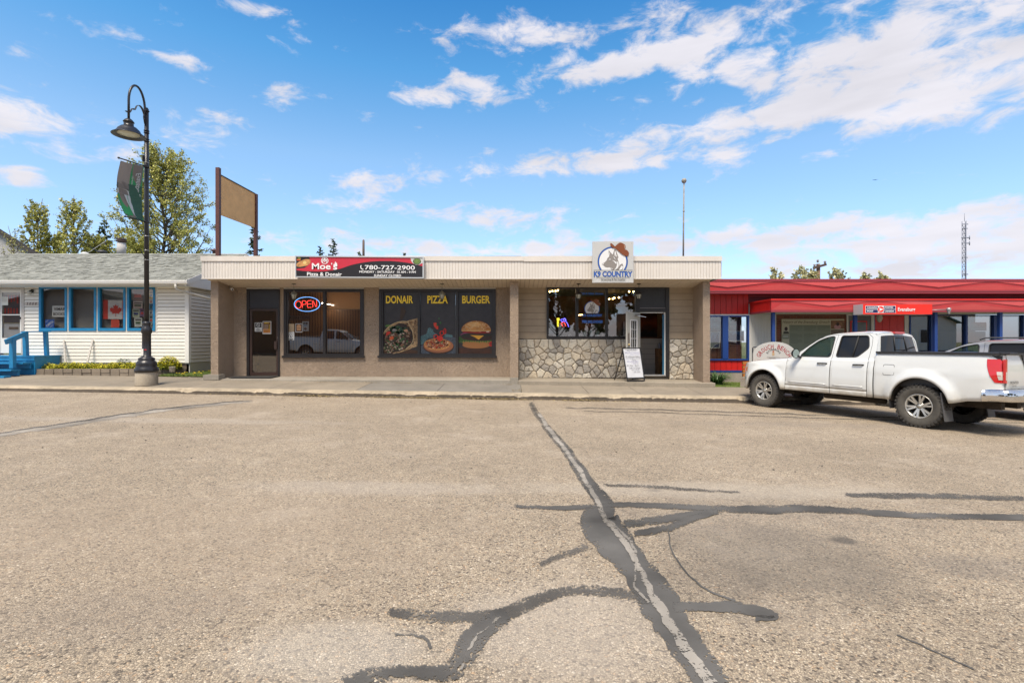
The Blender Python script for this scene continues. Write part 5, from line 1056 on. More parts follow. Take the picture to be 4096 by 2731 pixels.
# four blue framed windows
BLN = mat('mini_blind', (.46,.45,.40), .7); HGL = glass('house_glass', .10, (.88,.88,.88)); WTR = mat('window_trim_white', (.62,.60,.55), .6, var=(12,.15))
m = MB()
for a, b_, c, d_ in ((157,631,1144,1148.5),(157,631,1323.5,1329)): m.box(X(a,HY), X(b_,HY), HY-.015, HY+.1, Z(d_,HY), Z(c,HY), WTR)
for a, b_ in ((157,159),(270,278),(387,394),(504,511),(622.5,631)): m.box(X(a,HY), X(b_,HY), HY-.012, HY+.1, Z(1323.5,HY), Z(1148.5,HY), WTR)
m.build('window_trim', hs)
for i, (a, b_) in enumerate(((159,270),(278,387),(394,504),(511,622.5))):
    m = MB()
    for p_, q_, r_, s_ in ((a,a+8,1148.5,1323.5),(b_-8,b_,1148.5,1323.5),(a+8,b_-8,1148.5,1155),(a+8,b_-8,1312,1323.5)): m.box(X(p_,HY), X(q_,HY), HY-.035, HY+.06, Z(s_,HY)+.001, Z(r_,HY)-.001, BLUE)
    w = m.build('window', hs); g = MB(); g.box(X(a+8,HY), X(b_-8,HY), HY+.02, HY+.026, Z(1312,HY), Z(1155,HY), HGL); g.build('pane', w)
    g = MB(); yb = HY+.16
    for k in range(52): z = Z(1160+k*3,yb); g.add([(X(a+16,yb),yb-.008,z),(X(b_-4,yb),yb-.008,z),(X(b_-4,yb),yb+.008,z+.014),(X(a+16,yb),yb+.008,z+.014)], [(0,1,2,3)], BLN)
    g.add([(X(a+2,yb),yb+.02,Z(1316,yb)),(X(b_,yb),yb+.02,Z(1316,yb)),(X(b_,yb),yb+.02,Z(1150,yb)),(X(a+2,yb),yb+.02,Z(1150,yb))], [(0,1,2,3)], mat('blind_shade',(.17,.165,.145),.8)); g.build('mini_blind', w)
def hp(name, label, px0, px1, py0, py1, base, draw=None, cat='poster', y=HY+.03): return sheet(name, label, px0, px1, py0, py1, y, base, draw, cat)
PW = mat('paper_bright', (.70,.70,.64), .7)
hp('window_sign', 'white paper sign reading the bookshop name in the leftmost blue window', 209, 264.5, 1223, 1267, PW, lambda A: (A.text('VIMAR',6,7,53,19,BLK,.03), A.text('BOOKS',4,27,50,39,BLK,.03)), 'sign')
CB = mat('card_blue', (.02,.10,.36), .5); hp('window_card', 'square blue card with slanting white lettering in the leftmost window', 181, 217, 1277, 1311, CB, lambda A: (A.text('CAPITOL',1,13,36,22,WHT,.02,rot=-38), A.line([(2,12),(12,3)],1.2,WHT), A.line([(20,32),(33,20)],1,WHT)), 'sign')
FR = mat('flag_red', lin((205,70,55),.85), .8); FW = mat('flag_white', (.58,.57,.54), .8)
def flag(A):
    A.rect(0,0,19,76,FR); A.rect(77,1,84,75,FR); L_ = [(50,16),(46,24),(39,21),(42,35),(34,28),(31,33),(25,31),(28,40),(25,42),(37,51),(35,56),(47,53),(49,54),(48.6,66),(51.4,66),(51,54),(53,53),(65,56),(63,51),(75,42),(72,40),(75,31),(69,33),(66,28),(58,35),(61,21),(54,24)]; A.poly([(a,b_) for a, b_ in L_], FR)
hp('maple_leaf_flag', 'red and white maple leaf flag hung in the third blue window', 413, 498, 1200, 1276, FW, flag, 'flag', HY+.05)
hp('notice', 'small orange notice under the maple leaf flag', 444, 477, 1278, 1310, mat('notice_orange',lin((215,90,65),.8),.7), lambda A: [A.line([(5,6+i*4.5),(28,6+i*4.5)],1.6,FR) for i in range(6)])
for i, (a, b_, c, d_, col, lb) in enumerate(((534,570,1159,1202,(120,70,62),'dark red poster at the top left of the rightmost blue window'),(533,570,1205,1233,(225,205,190),'white and red notice below the dark red poster'),(530,558,1235,1269,(190,200,175),'pale green flyer in the rightmost window, lower left'),(559,579,1235,1265,(150,120,150),'small purple toned flyer beside the pale green flyer'),(538,568,1271,1306,(215,220,210),'white flyer with green print at the bottom of the rightmost window'),(596,613,1162,1195,(215,190,120),'yellow flyer right of the lamp post in the rightmost window'),(596,613,1196,1214,(225,215,200),'white slip just below the yellow flyer'),(596,613,1215,1238,(110,160,190),'light blue flyer right of the lamp post'),(596,613,1240,1258,(210,215,210),'white slip under the light blue flyer'),(596,613,1260,1296,(160,170,165),'grey flyer lowest on the right of the rightmost window'))):
    c1 = cmat('hf%d' % i, col, .8); c2 = cmat('hg%d' % i, tuple(int(v*.45) for v in col)); c3 = cmat('hh%d' % (i % 3), [(190,60,40),(60,90,60),(40,60,110)][i % 3])
    hp('flyer', lb, a, b_, c, d_, c1, lambda A, a=a, b_=b_, c=c, d_=d_: (A.rect(3,4,(b_-a)-3,(d_-c)*.35,c2), A.rect(4,(d_-c)*.45,(b_-a)-5,(d_-c)*.7,c3), [A.line([(4,(d_-c)*(.78+.08*k)),((b_-a)-6,(d_-c)*(.78+.08*k))],1,c2) for k in range(2)]))
# door of the bookshop
m = MB(); DT = mat('door_trim_old', (.50,.46,.42), .6, var=(15,.2))
def hb_(a, b_, c, d_, y0, y1, M, mm): mm.box(X(a,HY), X(b_,HY), HY+y0, HY+y1, Z(d_,HY), Z(c,HY), M)
hb_(88,99,1148,1416,-.03,.08,DT,m); hb_(-8,0,1148,1416,-.03,.08,DT,m); hb_(0,88,1148,1157,-.03,.08,DT,m); df = m.build('door_frame', hs)
m = MB(); 
for q in ((80,87,1158,1412),(0,7,1158,1412),(7,80,1158,1170),(7,80,1257,1261),(7,80,1352,1412)): hb_(*q,.0,.03,HW,m)
d0 = m.build('storm_door', hs, 'white storm door with two glass panels'); m = MB(); hb_(7,80,1170,1257,.012,.018,HGL,m); hb_(7,80,1261,1352,.012,.018,HGL,m); m.build('pane', d0)
m = MB(); m.box(X(82,HY), X(85,HY), HY-.03, HY-.001, Z(1276,HY), Z(1268,HY), BLK); m.box(X(81,HY), X(84,HY), HY-.04, HY-.03, Z(1280,HY), Z(1270,HY), BLK); m.build('handle', d0)
m = MB(); hb_(1,86,1159,1411,.05,.09,mat('inner_door',(.42,.42,.42),.5),m); hb_(8,79,1177,1294,.04,.05,mat('door_gold_frame',(.35,.30,.18),.5),m); hb_(11,76,1180,1291,.035,.04,mat('door_dark',(.07,.06,.06),.5),m); hb_(30,67,1307,1317,.04,.05,mat('mail_slot',(.15,.11,.08),.4),m); m.build('inner_door', hs)
yq = HY+.03
m = MB(); A = Art(m, yq, 0, 1100, .2678); rgp = random.Random(5)
for i in range(5):
    for r_ in (300, 480):
        u = 75+i*46+rgp.uniform(-5,5); A.rect(u-12, r_+rgp.uniform(0,20), u+12, r_+rgp.uniform(80,140) if r_ == 300 else r_+95, mat('garland_red',lin((190,75,62),.8),.8), True)
m.build('paper_garland', None, 'red paper garland behind the bookshop door glass', 'garland')
hp('notice', 'white notice taped to the bookshop door glass', 4, 32, 1187, 1221, PW, lambda A: [A.line([(4,4+i*3),(24,4+i*3)],.7,mat('txt_grey',(.2,.16,.13),.7)) for i in range(6)], 'sign', HY+.008)
# number plate, wall light
m = MB(); y = HY-.03; m.box(X(99.5,y), X(154,y), y, y+.012, Z(1222,y), Z(1207.5,y), mat('number_board',(.52,.46,.40),.6)); A = Art(m, y-.001, 0, 0, 1); 
for i, ch in enumerate('5008'): A.text(ch, 106+i*11.3, 1209.5, 113.5+i*11.3, 1219.5, mat('number_brown',(.06,.03,.03),.6), .02, .2)
m.build('number_plate', None, 'house number plate beside the bookshop door', 'house number')
wl = thing('wall_light', 'small dark wall light above the house number', 'wall light', W(124,1180,15.8)); m = MB(); m.lathe([(.06,-.02),(.045,-.04),(.0,-.05)], W(131,1164,HY), BLK, n=14, axis='y'); m.tube([W(131,1164,15.86), W(122,1163,15.78), W(117,1164,15.78)], .022, BLK, n=8); m.build('bracket', wl); m = MB(); p = W(117.5,1166,15.78); m.lathe([(.05,0),(.052,-.11),(.045,-.115)], p, mat('frosted',(.5,.48,.42),.4), n=14); m.build('glass_shade', wl)
# blue stairs and railing
st = thing('porch_stairs', 'blue painted wooden steps and landing at the bookshop door', 'stairs', (X(20,15.3), 15.3, .55))
zl = Z(1420,HY); x0, x1 = X(-110,15.4), X(187,15.4)
m = MB()
for i in range(5): y0 = 14.98+i*.18; m.box(x0, x1+.02, y0+.004, y0+.176, zl-.035, zl+.003*(i % 2), BLUE)
m.box(x0, x1, 15.0, 15.85, zl-.14, zl-.036, BLUE); m.build('landing', st)
m = MB(); m.box(x1-.04, x1, 15.02, 15.85, .4, zl-.141, BLUE); m.box(x0, x1-.05, 15.02, 15.06, .35, zl-.141, BLUE); m.build('skirt', st)
for i, (ya, z_) in enumerate(((14.70, zl-.19), (14.42, zl-.38))):
    m = MB(); xr = X(92,ya) if i == 0 else X(43,ya); m.box(x0, xr, ya, ya+.29, z_-.04, z_, BLUE); m.box(x0, xr-.02, ya+.24, ya+.28, z_-.19, z_-.041, BLUE); m.build('tread', st)
m = MB(); m.box(x0, X(22,14.25), 14.2, 14.41, zl-.62, zl-.55, BLUE); m.build('tread', st)
ra = thing('railing', 'blue wooden handrail with three leaning posts beside the steps', 'railing', (X(100,15.0), 15.0, .5))
def post(t_, b_, w_): m = MB(); m.bar(t_, b_, w_, w_, BLUE, up=(0,1,0)); return m.build('post', ra)
post(W(51,1355,14.6), W(51,1472,14.6), .11); post(W(101,1326,15.06), W(106,1462,15.06), .10); post(W(182,1326,15.5), W(189,1455,15.5), .09)
m = MB(); m.bar(W(22,1368,14.35), W(106,1333,15.06), .05, .14, BLUE); m.build('sloping_rail', ra); m = MB(); m.bar(W(84,1327,15.0), W(203,1325,15.55), .14, .035, BLUE); m.build('top_rail', ra)
# planter of concrete blocks
m = MB(); BLK2 = concrete('block_brown', (.225,.185,.14), 14, .3); py0, py1 = 1473, 1504
path = [W(26,1500,15.05), W(551,1500,15.05), W(600,1490,15.2), W(745,1480,15.8)]
for (a, b_) in zip(path, path[1:]):
    d_ = b_-a; L_ = Vector((d_.x, d_.y, 0)).length; k = max(1, round(L_/.29)); u = Vector((d_.x, d_.y, 0))/L_; nv_ = Vector((-u.y, u.x, 0))
    for j in range(k):
        for r_ in range(2):
            base = Z(1504,15.05); p = a+u*(j*L_/k+.004); rr_ = random.Random(j*7+r_)
            q = Vector((p.x, p.y, base+r_*.112-.01)); off_ = nv_*rr_.uniform(0,.02); w_ = L_/k-.008; hgt = .108
            q += off_; vs = [q+u*.012, q+u*(w_-.012), q+u*w_+nv_*.02, q+u*w_+nv_*.25, q+nv_*.25, q+nv_*.02]; top = [p_+Vector((0,0,hgt)) for p_ in vs]
            m.add(vs+top, [(0,1,7,6),(1,2,8,7),(2,3,9,8),(3,4,10,9),(4,5,11,10),(5,0,6,11),(6,7,8,9,10,11)], BLK2, rnd=rr_.random())
m.build('planter_wall', None, 'low planter wall of brown concrete blocks before the white house', 'planter')
m = MB(); m.add([(X(30,15.1),15.2,Z(1478,15.05)),(X(600,15.3),15.25,Z(1478,15.05)),(X(745,15.9),15.88,Z(1474,15.05)),(X(30,15.9),15.9,Z(1474,15.05))], [(0,1,2,3)], LAWN); m.build('planter_soil', kind='structure')
m = MB(); p = W(689,1487,15.0); m.lathe([(.0,.0),(.072,0),(.085,.15),(.09,.155),(.078,.15),(.07,.02),(0,.02)], p, mat('bucket_white',(.5,.46,.4),.6,var=(20,.5)), n=18); m.build('bucket', None, 'small dirty white bucket on the lawn', 'bucket')
for a, b_, lb in (((255,1361),(262,1450),'left of the two peeling white sticks leaning on the siding'),((371,1359),(349,1450),'right of the two peeling white sticks, leaning the other way')):
    m = MB(); m.bar(W(a[0],a[1],HY-.04), W(b_[0],b_[1],HY-.22), .05, .025, mat('peeling_white',(.55,.52,.48),.7,var=(20,.4)), up=(0,1,0)); m.build('wooden_stick', None, lb, 'stick')
# chimney, roof vents
def P3(prof, px, py, y, M, m, n=16): p = W(px, py, y); m.lathe(prof, p, M, n=n)
yc_ = 19.6; ch = thing('chimney', 'grey concrete chimney pipe with a rusty cap', 'chimney', W(486,1025,yc_)); m = MB(); P3([(.15,0),(.15,.52)], 486, 1025, yc_, concrete('chimney_concrete',(.42,.41,.40)), m); m.build('pipe', ch); m = MB(); P3([(.12,.52),(.12,.56),(.19,.57),(.19,.60),(.13,.61),(.13,.64),(.17,.65),(.15,.68),(0,.70)], 486, 1025, yc_, mat('rust_cap',(.07,.045,.04),.7), m); m.build('cap', ch)
m = MB(); P3([(.06,0),(.06,.08),(.16,.08),(.155,.13),(.1,.17),(0,.185)], 409, 1019, 19.5, mat('vent_dark',(.05,.05,.055),.5), m); m.build('roof_vent', None, 'dark mushroom vent left of the chimney', 'vent')
m = MB(); P3([(.14,0),(.13,.06),(.07,.10),(0,.11)], 340, 1019, 19.5, mat('vent_white',(.6,.6,.58),.5), m); m.build('roof_vent', None, 'low white dome vent furthest left on the ridge', 'vent')
m = MB(); P3([(.07,0),(.07,.19),(.14,.19),(.14,.21),(.10,.24),(.02,.26),(.02,.29),(0,.3)], 857, 1022, 20.5, mat('vent_red',(.10,.05,.05),.6), m); m.build('roof_vent', None, 'small vent beside the left sign post', 'vent')
m = MB(); m.tube([W(-60,1200,21), W(362,1005,21), W(440,952,30)], .008, mat('wire_white',(.6,.6,.6),.5), n=4); m.build('service_wire', None, 'thin pale service wire rising behind the house roof', 'wire')
# gable at the far left
gb = thing('grey_house', 'grey stucco house gable rising behind at the far left', 'building', (X(-100,25), 25, -.6)); m = MB(); GS = stucco('grey_stucco',(.45,.45,.45)); q = [W(-400,1150,25), W(-400,690,25), W(-215,800,25), W(150,1030,25), W(150,1150,25)]
m.add([tuple(p) for p in q]+[(p.x-5,p.y+5,p.z) for p in q], [(0,4,3,2,1),(2,3,8,7),(3,4,9,8)], GS); m.build('wall', gb); m = MB(); a_, b2 = W(-300,738,24.9), W(152,1022,24.9)
m.bar(a_, b2, .28, .14, mat('dark_rake',(.04,.035,.035),.7), up=(0,0,1)); m.add([a_+Vector((0,0,.1)), b2+Vector((0,0,.1)), b2+Vector((-5,5,.1)), a_+Vector((-5,5,.1))], [(0,1,2,3)], MATS['dark_rake']); m.build('roof', gb)

# ------------------------------------------------------------------ red post office on the right
PY, QY = 16.6, 15.2
REDP = mat('red_metal', (.58,.018,.014), .4, var=(2,.12)); REDF = mat('red_fascia', (.46,.036,.038), .42, var=(1.5,.12)); REDD = mat('red_dark_trim', (.27,.035,.05), .5); NAVY = mat('navy_paint', (.012,.05,.22), .45); 
REDL = mat('red_fascia_light', (.52,.07,.068), .42, var=(1.5,.1)); POW = mat('po_white', (.60,.59,.56), .6, bump=(60,.002)); BRK = mat('brick', (.22,.05,.025), .85); N, L, b = nodes_of(BRK)
tc = N.new('ShaderNodeTexCoord'); mp = N.new('ShaderNodeMapping'); mp.inputs['Rotation'].default_value = (R(-90),0,0); L.new(tc.outputs['Object'], mp.inputs[0]); bk = N.new('ShaderNodeTexBrick'); bk.inputs['Scale'].default_value = 1; bk.inputs['Brick Width'].default_value = .22; bk.inputs['Row Height'].default_value = .075; bk.inputs['Mortar Size'].default_value = .006
bk.inputs['Color1'].default_value = (.22,.06,.03,1); bk.inputs['Color2'].default_value = (.14,.04,.022,1); bk.inputs['Mortar'].default_value = (.2,.15,.12,1); L.new(mp.outputs[0], bk.inputs[0]); L.new(bk.outputs[0], b.inputs['Base Color'])
po = thing('post_office', 'red metal clad post office with a flat canopy on blue posts', 'building', (X(3500,PY), PY, 0)); FZ = PY-.45
xe = 30.0; xl = X(2790,PY)
def pb(m, a, b_, c, d_, y0, y1, M, yr=None): yr = yr or y0; m.box(X(a,yr), X(b_,yr) if b_ < 5000 else xe, y0, y1, Z(d_,yr), Z(c,yr), M)
m = MB(); pb(m, 2790, 9999, 1121, 1161, FZ, FZ+.1, REDF); pb(m, 2790, 9999, 1115.5, 1125, FZ-.03, FZ+.0-.001, REDD); pb(m, 2790, 9999, 1161, 1174, FZ-.05, FZ+.1, REDD); pb(m, 2790, 9999, 1166, 1168.5, FZ-.056, FZ-.051, mat('seam_dark',(.12,.02,.02),.6)); f0 = m.build('fascia', po)
m = MB(); x = X(2700,FZ); i = 0                                       # pressed diamond panels of the fascia
za, zm, zz_ = Z(1125.5,FZ), Z(1143,FZ), Z(1160.5,FZ); w_ = 3.4
while x < xe:
    for k, (y_, M) in enumerate(((FZ-.0, REDL),)):
        m.add([(x,y_-.012,za),(x+w_/2,y_-.03,zm-.05),(x+w_,y_-.012,za)], [(0,1,2)], M); m.add([(x+w_/2,y_-.010,zz_),(x+w_,y_-.026,zm+.05),(x+w_*1.5,y_-.010,zz_)][::-1], [(0,2,1)], M)
    x += w_
m.build('pressed_panels', f0)
m = MB(); m.add([(xl,FZ+.02,Z(1115.5,FZ)-.01),(xe,FZ+.02,Z(1115.5,FZ)-.01),(xe,27,Z(1115.5,FZ)+.02),(xl,27,Z(1115.5,FZ)+.02)], [(0,1,2,3)], REDD); m.add([(xl,FZ,Z(1173,FZ)),(xe,FZ,Z(1173,FZ)),(xe,PY+.1,Z(1173,FZ)),(xl,PY+.1,Z(1173,FZ))], [(0,3,2,1)], REDD); m.build('roof', po)
m = MB(); m.box(xl, X(2994,PY), PY+.02, PY+.1, Z(1258,PY), Z(1160,PY), mat('red_groove',(.12,.004,.004),.6)); x = xl; 
while x < X(2994,PY)-.02: x2 = min(x+.19, X(2994,PY)); m.box(x+.006, x2-.006, PY, PY+.03, Z(1256,PY), Z(1160,PY), REDP); x = x2
m.build('red_cladding', po); m = MB(); x = xl
while x < X(2994,PY)-.02: x2 = min(x+.19, X(2994,PY)); m.box(x+.006, x2-.006, PY, PY+.03, Z(1481,PY), Z(1441,PY), REDP); x = x2
m.box(xl, X(2994,PY), PY+.02, PY+.1, Z(1481,PY), Z(1441,PY), MATS['red_groove']); m.build('red_cladding', po)
m = MB(); m.box(X(2994,PY), xe, PY+.0, PY+.1, Z(1215,PY), Z(1160,PY), mat('red_painted_shade',(.12,.008,.015),.6)); m.box(X(2994,PY), xe, PY-.02, PY-.002, Z(1185,PY), Z(1181,PY), REDD); m.build('upper_wall', po)  # shade under the fascia painted in as a darker red
m = MB(); m.box(xl, X(3000,PY), PY-.03, PY+.05, Z(1262.5,PY), Z(1257,PY), POW); m.box(xl, X(2994,PY), PY-.02, PY+.05, Z(1489,PY), Z(1481,PY), NAVY); m.build('trim', po)
m = MB(); m.box(xl, X(3100,PY), PY-.01, PY+.2, -.3, Z(1489.5,PY), concrete('po_foundation',(.36,.31,.26))); m.build('foundation', po)
def nav_window(a, b_, c, d_, mull, inner, gl=GLS2):
    m = MB(); f = 6; y = PY
    for q in ((a,a+f,c,d_),(b_-f,b_,c,d_),(a+f,b_-f,c,c+f-1),(a+f,b_-f,d_-f,d_)): m.box(X(q[0],y), X(q[1],y), y-.04, y+.08, Z(q[3],y), Z(q[2],y), NAVY)
    for q in mull: m.box(X(q[0],y), X(q[1],y), y-.05, y+.08, Z(d_-f,y), Z(c+f-1,y), NAVY)
    w = m.build('window', po); ed = [a+f]+[z for q in mull for z in q]+[b_-f]
    for i in range(0, len(ed), 2): g = MB(); g.box(X(ed[i],y), X(ed[i+1],y), y+.03, y+.036, Z(d_-f,y), Z(c+f-1,y), gl); g.build('pane', w)
nav_window(2790, 2995, 1262, 1441, [(2889,2911)], 0)
m = MB(); m.box(xl, X(2994,PY), PY+.5, PY+.6, Z(1441,PY), Z(1262,PY), BRK); m.box(xl, X(2994,PY), PY+.1, PY+.5, Z(1262,PY), Z(1258,PY), mat('ceiling_tan',(.4,.3,.2),.8)); m.build('interior', po)
for a, b_, c, d_, lb in ((2840,2880,1327,1392,'framed blue mountain picture left of the navy post, behind glass'),(2911,2976,1323,1364,'framed blue mountain picture right of the navy post, behind glass')):
    y = PY+.42; m = MB(); m.box(X(a,y), X(b_,y), y, y+.03, Z(d_,y), Z(c,y), WHT); A = Art(m, y-.001, 0, 0, 1); A.rect(a+3,c+3,b_-3,d_-3,cmat('pic_sky',(110,140,185))); A.poly([(a+3,d_-3),(a+3,(c+d_)/2),(a+12,c+10),(a+20,(c+d_)/2-4),(a+30,c+9),(b_-3,(c+d_)/2+4),(b_-3,d_-3)],cmat('pic_mtn',(50,70,115),var=(20,.5))); m.build('picture', None, lb, 'picture')
# recess under the canopy: white boards, brick, door, red boards
m = MB(); k = 9
for i in range(k): a = 2996+i*(3105-2996)/k; m.box(X(a,PY)+.004, X(a+(3105-2996)/k,PY)-.002, PY, PY+.05, Z(1500,PY), Z(1215,PY), POW)
m.box(X(2996,PY), X(3105,PY), PY+.02, PY+.1, Z(1500,PY), Z(1215,PY), mat('gap_grey',(.3,.3,.28),.8)); m.build('white_boards', po)
m = MB(); m.box(X(3105,PY), X(3386,PY), PY+.02, PY+.2, -.3, Z(1215,PY), BRK); m.build('brick_wall', po)
m = MB(); 
for q in ((3386,3392,1262),(3484,3496,1262)): m.box(X(q[0],PY), X(q[1],PY), PY-.02, PY+.1, -.3, Z(q[2],PY), POW)
m.box(X(3496,PY), X(3500,PY), PY-.01, PY+.1, -.3, Z(1215,PY), NAVY); m.box(X(3617,PY), X(3634,PY), PY-.02, PY+.1, -.3, Z(1262,PY), POW); m.box(X(3386,PY), X(3496,PY), PY-.01, PY+.1, Z(1262,PY), Z(1215,PY), POW); m.build('door_trim', po)
m = MB(); DG = mat('door_grey',(.13,.13,.135),.5); m.box(X(3392,PY), X(3484,PY), PY+.01, PY+.06, -.2, Z(1262,PY), DG); d_ = m.build('door', po, 'grey door with a red framed window'); m = MB(); m.box(X(3401,PY), X(3468,PY), PY-.01, PY+.009, Z(1440,PY), Z(1283,PY), REDP); wf = m.build('window_frame', d_); m = MB(); m.box(X(3406,PY), X(3463,PY), PY-.018, PY-.011, Z(1435,PY), Z(1288,PY), mat('door_pane',(.12,.12,.12),.03,coat=1)); m.build('pane', wf)
m = MB(); x = X(3500,PY)
while x < X(3617,PY)-.05: x2 = min(x+.245, X(3617,PY)); m.box(x+.004, x2-.006, PY, PY+.04, -.3, Z(1262,PY), REDP); x = x2
m.box(X(3500,PY), X(3617,PY), PY+.03, PY+.1, -.3, Z(1262,PY), MATS['red_groove']); m.box(X(3500,PY), X(3634,PY), PY, PY+.1, Z(1262,PY), Z(1215,PY), MATS['red_painted_shade']); m.build('red_boards', po)  # same painted shade colour above the red boards
# shop windows to the right
m = MB(); y = PY
for a, b_ in ((3634,3640),(3720,3736),(3858,3866),(3970,3983),(4086,4098),(4210,4222)): m.box(X(a,y), X(b_,y), y-.05, y+.08, Z(1450,y), Z(1262,y), NAVY)
m.box(X(3634,y), X(4222,y), y-.04, y+.08, Z(1456,y), Z(1450,y), NAVY); m.box(X(3634,y), X(4222,y), y-.03, y+.08, Z(1262,y), Z(1259,y), NAVY); w = m.build('window', po)
GP = glass('po_glass', .22, (.5,.5,.5))
for a, b_ in ((3640,3720),(3736,3858),(3866,3970),(3983,4086),(4098,4210)): g = MB(); g.box(X(a,y), X(b_,y), y+.03, y+.036, Z(1450,y), Z(1262,y), GP); g.build('pane', w)
m = MB(); m.box(X(3634,y), xe, y-.0, y+.12, -.5, Z(1456,y), BRK); m.box(X(4222,y), xe, y, y+.12, Z(1456,y), Z(1215,y), REDP); m.build('lower_wall', po)
m = MB(); m.box(X(3630,PY), X(4225,PY), 19.5, 19.6, -.5, 3, mat('po_room',(.12,.12,.11),.8)); m.box(X(3630,PY), X(4225,PY), PY+.15, 19.6, -.5, -.4, MATS['po_room']); m.box(X(3625,PY), X(3630,PY), PY+.15, 19.6, -.5, 3, MATS['po_room']); m.box(X(3630,PY), X(4225,PY), PY+.13, 19.6, 2.5, 2.6, mat('po_ceiling',(.5,.5,.48),.8)); m.build('room', po)
y = PY+.1; hpn = lambda nm, lb, a, b_, c, d_, M, dr=None, cat='sign': sheet(nm, lb, a, b_, c, d_, y, M, dr, cat)
hpn('paper_banner', 'white paper banner with faint pink writing in the post office window', 3642, 3718, 1265, 1330, mat('banner_white',(.50,.49,.50),.8), lambda A: A.text('Welcome',4,30,70,48,cmat('pink_ink',(190,140,150)),0,.3))
hpn('notice', 'white notice in a thick red frame inside the post office window', 3880, 3946, 1289, 1323, REDP, lambda A: (A.rect(5,5,61,29,WHT), A.ell(33,10,5,4,RED), A.text('Thank You',16,15,50,19,BLK,.03), A.text('Please come again',12,21,54,25,BLK)))
m = MB(); m.box(X(3634,18), X(3900,18), 17.6, 17.7, 0, 1.75, mat('beige_partition',(.40,.35,.28),.8)); 
for i in range(12): a = X(3700,18)+i*.16; m.box(a, a+.01, 17.59, 17.6, 0, 1.75, mat('part_groove',(.25,.2,.16),.8))
m.build('partition', None, 'beige boarded partition inside the post office window', 'partition')
# canopy
cx0 = X(3085,QY); m = MB(); zt_, zb_ = Z(1195,QY), Z(1248,QY)
m.box(cx0, xe, QY, QY+.08, zb_+.06, zt_-.05, REDF); m.box(cx0-.02, xe, QY-.03, QY+.1, zt_-.05, zt_, REDP); m.box(cx0-.01, xe, QY-.02, QY+.1, zb_, zb_+.06, REDD); fa = m.build('canopy_fascia', po)
m = MB(); x = cx0+.3; w_ = 2.9
while x < xe: m.add([(x,QY-.005,zt_-.055),(x+w_/2,QY-.02,(zt_+zb_)/2-.02),(x+w_,QY-.005,zt_-.055)], [(0,1,2)], REDL); m.add([(max(x-w_/2,cx0),QY-.005,zb_+.065),(x+w_/2,QY-.005,zb_+.065),(x,QY-.02,(zt_+zb_)/2+.05)], [(0,1,2)], REDL); x += w_
m.build('pressed_panels', fa)
m = MB(); m.box(cx0, cx0+.08, QY+.1, PY-.02, zb_+.06, zt_-.05, REDP); m.box(cx0-.02, cx0+.08, QY+.1, PY-.02, zt_-.05, zt_, REDP); m.box(cx0-.01, cx0+.08, QY+.1, PY-.02, zb_, zb_+.06, REDD); m.build('canopy_end', po)
m = MB(); m.box(cx0+.08, xe, QY+.1, PY-.05, zb_-.0, zb_+.03, mat('canopy_soffit',(.55,.52,.46),.7)); m.box(cx0+.05, xe, QY+.1, PY-.05, zt_-.06, zt_-.03, REDD); m.build('canopy_deck', po)
for a in (3095,3424,3745,4005): m = MB(); m.box(X(a,QY+.2)-.045, X(a,QY+.2)+.045, QY+.2, QY+.29, -.3, zb_-.001, NAVY); m.build('canopy_post', po)
# post office light box sign
SY = 14.75; sg = thing('shop_sign', 'red illuminated style post office box sign with blue panels on the canopy', 'sign', (X(3590,SY), SY, Z(1257,SY))); PR = mat('sign_bright_red', lin((235,45,30),.95), .35); PN = cmat('sign_navy',(25,35,95))
m = MB(); m.box(X(3452,SY), X(3729,SY), SY+.006, QY-.031, Z(1257,SY), Z(1216,SY), mat('sign_case',(.5,.5,.5),.4)); m.build('case', sg)
m = MB(); A = Art(m, SY+.005, 3300, 1000, .48477); A.rect(313,446,885,530,PR); A.rect(334,459,583,519,SW); A.rect(337,462,435,487,PN); A.rect(337,491,435,517,PN); A.rect(484,462,580,487,PN); A.rect(484,491,580,517,PN)
A.text('CANADA',346,468,428,481,SW,.03); A.text('POST',346,497,398,511,SW,.03); A.text('POSTES',490,468,560,481,SW,.03); A.text('CANADA',490,497,568,511,SW,.03); A.ell(459,489,28,28,SW); A.ell(459,489,25,25,PR); A.poly([(440,474),(482,489),(442,504),(452,489)],SW); A.text('Evansburg',599,474,742,514,SW,.02)
m.build('face', sg)
sl_ = thing('sign_lamp', 'small round lamp on an arm right of the post office sign', 'lamp', W(3795,1240,14.9)); m = MB(); m.tube([W(3729,1240,14.9), W(3785,1238,14.9)], .012, mat('grey_metal',(.35,.35,.35),.4,.5), n=6); m.build('arm', sl_); m = MB(); m.lathe([(0,.07),(.05,.06),(.06,.02),(.05,-.02),(.03,-.08),(.04,-.12),(0,-.13)], W(3795,1240,14.9), MATS['grey_metal'], n=12); m.build('lamp_head', sl_)
wl = thing('wall_light', 'caged wall light under the post office canopy', 'wall light', W(3518,1275,16.2)); m = MB(); m.bar(W(3545,1258,16.5), W(3522,1266,16.2), .02, .02, BLK); m.build('bracket', wl); m = MB(); m.lathe([(0,.08),(.07,.06),(.09,0),(.07,-.1),(.04,-.16),(0,-.17)], W(3518,1268,16.2), mat('lamp_cream',(.45,.43,.36),.4), n=12); m.build('shade', wl)
m = MB(); NR2 = NAVY
m.tube([W(3700,1409,15.35), W(4200,1409,15.35)], .02, NR2, n=8); m.tube([W(3700,1440,15.35), W(4200,1440,15.35)], .015, NR2, n=8)
rl = thing('railing', 'dark blue metal handrail in front of the post office windows', 'railing', W(3950,1500,15.35)); m.build('rails', rl)
for a in (3702,3830,3960,4090): m = MB(); m.tube([W(a,1408,15.35), W(a,1520,15.35)], .02, NR2, n=8); m.build('post', rl)
